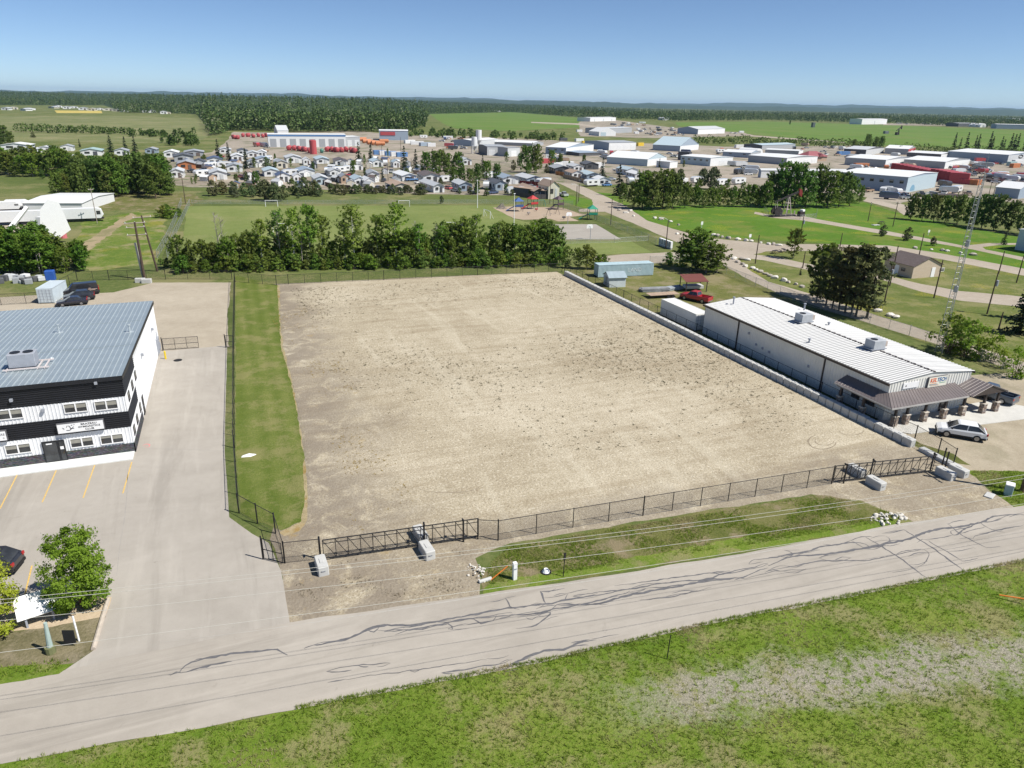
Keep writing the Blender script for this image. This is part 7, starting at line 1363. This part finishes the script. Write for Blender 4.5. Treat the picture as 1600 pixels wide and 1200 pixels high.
# tanks, containers and stores of the yards
def tank(x, y, L, r_, col, label, group, rz=0., up=False):
    q = px(x, y); g = thing('storage_tank', label, 'tank', (q.x, q.y, 0), rz, group)
    if up: MB().cyl((0, 0), r_, 0, L, 14).build('shell', MR, g, col=CN[col]); MB().cyl((0, 0), r_, L, L+.4, 14, .2).build('cap', MR, g, col=CN[col])
    else:
        MB().tube([(-L/2-.4, 0, r_+.4), (-L/2, 0, r_+.4), (L/2, 0, r_+.4), (L/2+.4, 0, r_+.4)], [r_*.5, r_, r_, r_*.5], 14).build('shell', MR, g, col=CN[col])
        for s_ in (-1, 1): MB().box(s_*L*.32-.15, s_*L*.32+.15, -r_*.8, r_*.8, 0, .8).build('saddle', MW, g, col=CN[col])
TK = [(366, 217), (372, 217.5), (380, 214), (388, 214), (396, 215), (404, 214), (411, 215), (417, 214), (452, 235), (460, 235), (468, 236), (476, 237), (484, 239), (512, 237), (519, 237), (526, 238), (534, 238), (541, 237), (549, 238), (554, 239)]
for i, (x, y) in enumerate(TK): tank(x, y, 5.5, 1.5, 'red', 'red tank standing in the yard of the long bay shop, %s from left' % ORD[i], 'red tanks by the bay shop', rr.uniform(1.2, 1.9))
tank(490, 241, 8.5, 2.2, 'red', 'tall upright red tank in front of the long bay shop', 'upright tank', up=True); tank(503, 239, 3, 1.2, 'green', 'dark green tank beside the upright red tank', 'green tank', 1.4)
for i, (x, y) in enumerate([(566, 221), (573, 224), (580, 226), (587, 227), (594, 228), (600, 224)]): tank(x, y, 7, 1.5, 'orange', 'orange-red tank right of the bay annex, %s from left' % ORD[i], 'orange-red tanks', rr.uniform(-.2, .4))
def crate(x, y, L, Wd, Hh, col, label, group, rz=0., name='yard_container', cat='container'):
    q = px(x, y); g = thing(name, label, cat, (q.x, q.y, 0), rz, group); MB().cbox((0, 0, Hh/2), (L, Wd, Hh), .05).build('body', MR, g, col=CN[col]); mb = MB()
    for k in range(int(L/.8)): mb.box(-L/2+.4+k*.8, -L/2+.6+k*.8, -Wd/2-.04, -Wd/2, .2, Hh-.2)
    mb.build('side_rib', MR, g, col=CN[col]); MB().box(-L/2-.04, -L/2, -Wd/2+.15, Wd/2-.15, .15, Hh-.15).build('door', MD, g, col=CN[col])
a_, b_ = (1404, 267), (1497, 287)
for i in range(16): u = i/15; crate(a_[0]+(b_[0]-a_[0])*u, a_[1]+(b_[1]-a_[1])*u, 3.0, 8.5, 5.2 if i > 9 else 4.2, 'red', 'tall red rack unit in the row beside the mural shop, %s from left' % ORD[i], 'row of red rack units', .55)
for i in range(5): crate(1500+i*6.4, 287+i*.5, 5, 2.4, 2.5, 'red' if i < 3 else 'orange', '%s bin at the right end of the rack row, %s from left' % ('red' if i < 3 else 'orange', ORD[i]), 'bins by the rack row', .3)
for i in range(5): crate(592+i*9, 241.5+i*.9, 7, 2.5, 2.8, 'white' if i % 2 else 'blue', '%s unit in the blue-white trailer row, %s from left' % ('white' if i % 2 else 'blue', ORD[i]), 'blue and white trailer row', .1, 'office_trailer', 'trailer')
for i, (x, y, c) in enumerate([(640, 224, 'white'), (652, 226, 'white'), (664, 228, 'blue-grey'), (674, 229, 'white'), (700, 217, 'white'), (742, 221, 'charcoal'), (795, 225, 'green'), (915, 225, 'yellow'), (924, 226, 'yellow'), (1000, 228, 'yellow'), (1313, 242, 'blue'), (1320, 242, 'blue'), (1330, 242, 'tan'), (1155, 231, 'white'), (1065, 288, 'white'), (1345, 262, 'orange'), (1585, 262, 'orange'), (1580, 259, 'teal'), (1590, 256, 'white'), (1530, 246, 'grey'), (905, 206, 'white'), (905, 221, 'white'), (880, 220, 'dark'), (1170, 236, 'dark'), (870, 262, 'white'), (885, 260, 'white'), (855, 255, 'red'), (935, 262, 'white')]):
    crate(x, y, rr.uniform(6, 11), 2.5, 2.7, c, '%s yard container or trailer among the works, %s from left' % (c, ORD[i]), 'containers in the works yards', rr.uniform(-.2, .5))
# machines and vehicles standing in the works yards
pos = []
for (x0, x1, y0, y1, n) in [(690, 745, 215, 236, 16), (860, 880, 240, 258, 8), (935, 1000, 238, 250, 22), (1040, 1075, 238, 246, 10), (1145, 1175, 258, 276, 12), (1120, 1170, 232, 246, 12), (1240, 1320, 228, 246, 16), (1320, 1420, 262, 268, 16), (1480, 1545, 262, 276, 26), (1540, 1600, 276, 288, 22), (1380, 1470, 300, 312, 18), (990, 1070, 200, 212, 40), (955, 1010, 190, 200, 14), (400, 420, 226, 238, 8), (1310, 1400, 243, 250, 12), (1500, 1600, 248, 262, 18), (1345, 1420, 300, 306, 6), (1400, 1495, 192.5, 195, 22), (1130, 1165, 205, 210, 6), (1470, 1530, 292, 306, 8)]:
    for k in range(n): pos.append((rr.uniform(x0, x1), rr.uniform(y0, y1)))
pos.sort(); NC = {}
for i, (x, y) in enumerate(pos):
    c = rr.choice(['white', 'white', 'white', 'pale grey', 'dark', 'dark', 'grey', 'red', 'navy', 'tan', 'orange'] if y > 215 else ['white', 'white', 'pale grey', 'dark', 'tan', 'grey']); k = rr.choice(('car', 'pickup', 'pickup', 'camper')) if y > 200 else 'camper'
    kk = '%s %s' % (c, {'car': 'car', 'pickup': 'pickup', 'camper': 'box trailer'}[k]); NC[kk] = NC.get(kk, -1)+1
    far(k, x, y, c, '%s standing in the works yards, %s of its kind from left' % (kk, ORD[NC[kk]]), rr.uniform(0, 3.1), '%s %ss in the works yards' % (c, {'car': 'car', 'pickup': 'pickup', 'camper': 'box trailer'}[k]))
def pipes(x, y, label, n, L, rz, col):
    q = px(x, y); g = thing('pipe_stack', label, 'pipes', (q.x, q.y, 0), rz, 'pipe stacks in the works yard'); m = MB().tube([(-L/2, 0, .2), (L/2, 0, .2)], .2, 6).mesh('pipe', M('pipe_'+str(col), col, .7, .3, 1))
    for i in range(n): link('pipe', m, g, (rr.uniform(-.6, .6), (i % 9-4)*.42, .38*(i//9)))
for i, (x, y) in enumerate(sorted([(1530, 282), (1545, 279), (1556, 284), (1566, 280), (1580, 286), (1592, 281), (1478, 298), (1560, 277), (1598, 287), (1480, 308)])): pipes(x, y, 'stack of dark pipes in the right-hand works yard, %s from left' % ORD[i], 27, 11, rr.uniform(-.3, .3), (.06, .045, .045))
# far-left houses and field things
fh = sorted([(8, 172), (22, 171), (36, 173), (48, 172), (80, 169), (92, 168), (104, 170), (116, 169), (130, 172), (143, 173), (157, 172), (170, 173), (182, 174), (194, 175), (210, 173), (228, 176), (240, 176), (256, 178), (262, 178)])
for i, (x, y) in enumerate(fh): home(x, y, rr.uniform(8, 12), 14, rr.uniform(4.5, 6.5), rr.choice(('white', 'white', 'cream')), rr.choice(('grey', 'charcoal', 'pale grey')), 'small distant house below the left forest, %s from left' % ORD[i], rr.uniform(-.8, .8), 'distant houses at upper left')
for i, (x, y) in enumerate([(722, 174), (732, 175), (756, 175), (772, 174), (780, 175)]): home(x, y, 8, 14, 5, 'white', 'pale grey', 'small distant farm building in the middle field, %s from left' % ORD[i], rr.uniform(-.6, .6), 'distant farm buildings')
for i, (x, y) in enumerate([(1038, 188), (1044, 187.5)]): home(x, y, 7, 20, 7, 'white', 'pale grey', 'small distant white house before the far forest, %s from left' % ORD[i], 0, 'houses before the far forest')
q = px(1403, 211); g = thing('pumpjack', 'small distant pumpjack working in the crop field', 'pumpjack', (q.x, q.y, 0), .3); MB().tube([(-2, 0, 0), (0, 0, 9)], .5, 6).build('samson_leg', MPD, g); MB().tube([(3, 0, 0), (0, 0, 9)], .5, 6).build('samson_leg', MPD, g); MB().tube([(-7, 0, 6), (6, 0, 12)], .6, 6).build('walking_beam', MPD, g); MB().box(5.4, 7.6, -.6, .6, 8, 13).build('horse_head', MPD, g); MB().box(-7, -2, -1.5, 1.5, 0, 4).build('crank_weight', MPD, g)
q = px(1270, 199); tag(MB().cbox((0, 0, 4.5), (6, 5, 9), .3).build('field_tank', M('field_tank', (.10, .12, .12), .6), None, loc=(q.x, q.y, 0)), 'dark upright tank standing alone in the crop field', 'tank'); q = px(1384, 209); tag(MB().cbox((0, 0, 2), (8, 4, 4), .3).build('field_unit', M('field_unit', (.12, .14, .15), .6), None, loc=(q.x, q.y, 0)), 'low dark field unit beside the distant pumpjack', 'shed')
# ================================================================ WHITE YARD AT THE LEFT
g = bld3('white_shelter', 'long flat white-roofed shelter in the left yard', (55, 314), (38, 331), (130, 331), 318, 'white', 'white', .05, 'x', h=2.5)
for lab, x, y, L, h, rz in (('big white rig trailer with sloping nose in the left yard', 122, 346, 13, 3.6, .05), ('white box trailer behind the tilted panel in the left yard', 48, 350, 14, 3.6, .03), ('slim white tool trailer turned across the left yard', 88, 341, 7, 2.6, .9), ('short white crew trailer beside the pink-red drums', 78, 356, 6, 3.2, 1.2), ('white tank trailer lying askew in the middle of the left yard', 62, 345, 8, 2.8, .5), ('grey-white trailer at the left edge of the yard', 8, 331, 9, 3.0, .02), ('silver trailer beside the grey-white one at the left edge', 30, 329, 6, 3.2, .05)):
    q = px(x, y); g = thing('rig_trailer', lab, 'trailer', (q.x, q.y, 0), rz); MB().extr([(-L/2, .9), (L/2-.6, .9), (L/2, 1.6), (L/2-.4, h-.4), (L/2-1.2, h), (-L/2, h)], 'y', -1.3, 1.3).build('body', MW, g, col=CN['white']); MB().box(L/2-1.5, L/2-.5, -1.32, -1.3, 1.9, h-.7).build('window', glassm(), g)
    for x_ in (-L*.3, -L*.2, L*.3):
        for s_ in (-1, 1): MB().tube([(x_, s_*.9, .5), (x_, s_*1.25, .5)], .5, 12).build('wheel', M_TYRER, g)
    MB().box(-L/2, L/2, -1.1, 1.1, .6, .9).build('chassis', MPD, g)
q = px(72, 388); g = thing('tilted_panel', 'tall white wedge-shaped panel leaning in the left yard', 'panel', (q.x, q.y+6, 0), .15); MB().extr([(-2.2, 0), (0, 0), (4.5, 3), (3.2, 9.5), (1.2, 10.2), (-.8, 8)], 'y', -.25, .25).build('sheet', M_SIGNW, g); MB().box(.4, .9, .25, 1.4, 0, 5).build('prop', M_HV, g)
q = px(28, 372); g = thing('tilted_panel', 'slanting white boom leaning at the far left of the yard', 'panel', (q.x, q.y, 0), .3); MB().tube([(-3, 0, .3), (3.5, 2, 7)], [.7, .5], 4).build('boom', M_SIGNW, g); MB().box(-3.6, -2.2, -1, 1, 0, 1.2).build('foot', M_HV, g)
for i, (x, y) in enumerate([(84, 371), (89, 373), (94, 371), (88, 367), (100, 372)]): q = px(x, y); g = thing('storage_drum', 'pink-red drum beside the white panel in the left yard, %s from left' % ORD[i], 'drum', (q.x, q.y, 0), 0, 'pink-red drums'); MB().cyl((0, 0), .75, 0, 1.9, 12).build('shell', M('pink_drum', (.55, .16, .18), .6), g); MB().cyl((0, 0), .78, 1.2, 1.3, 12).build('band', M('pink_drum', (.55, .16, .18), .6), g)
for i in range(14): q = px(3+i*4.8+rr.uniform(-1, 1), rr.uniform(434, 444)); g = thing('scrap_heap', 'scrap boxes piled beside the fence behind the gym, %s from left' % ORD[i], 'scrap', (q.x, q.y, 0), rr.uniform(0, 3), 'scrap behind the gym fence'); MB().cbox((0, 0, .5), (rr.uniform(.8, 2.4), rr.uniform(.6, 1.4), rr.uniform(.5, 1.3)), .05).build('box', MR, g, col=CN[rr.choice(('white', 'grey', 'pale grey', 'charcoal'))]); MB().cbox((.6, .3, .3), (1.2, .5, .6), .05).build('box', MR, g, col=CN['pale grey'])
q = px(80, 437); tag(MB().cbox((0, 0, .9), (1.6, 1.4, 1.8), .1).build('blue_bin', M('blue_bin', (.03, .10, .38), .5), None, loc=(q.x, q.y, 0)), 'bright blue bin behind the pale container', 'bin')
# ================================================================ HAZE
t = NT('haze'); v_ = t.n('ShaderNodeVolumePrincipled', {'Color': (.50, .74, 1., 1.), 'Density': 3.2e-5, 'Anisotropy': .1}); t.n('ShaderNodeOutputMaterial', {1: v_.outputs[0]})
hz = MB().box(-34000, 34000, -900, 34000, -3, 260).build('haze', t.m); tag(hz, 'thin blue summer haze over the land', 'haze', kind='stuff')
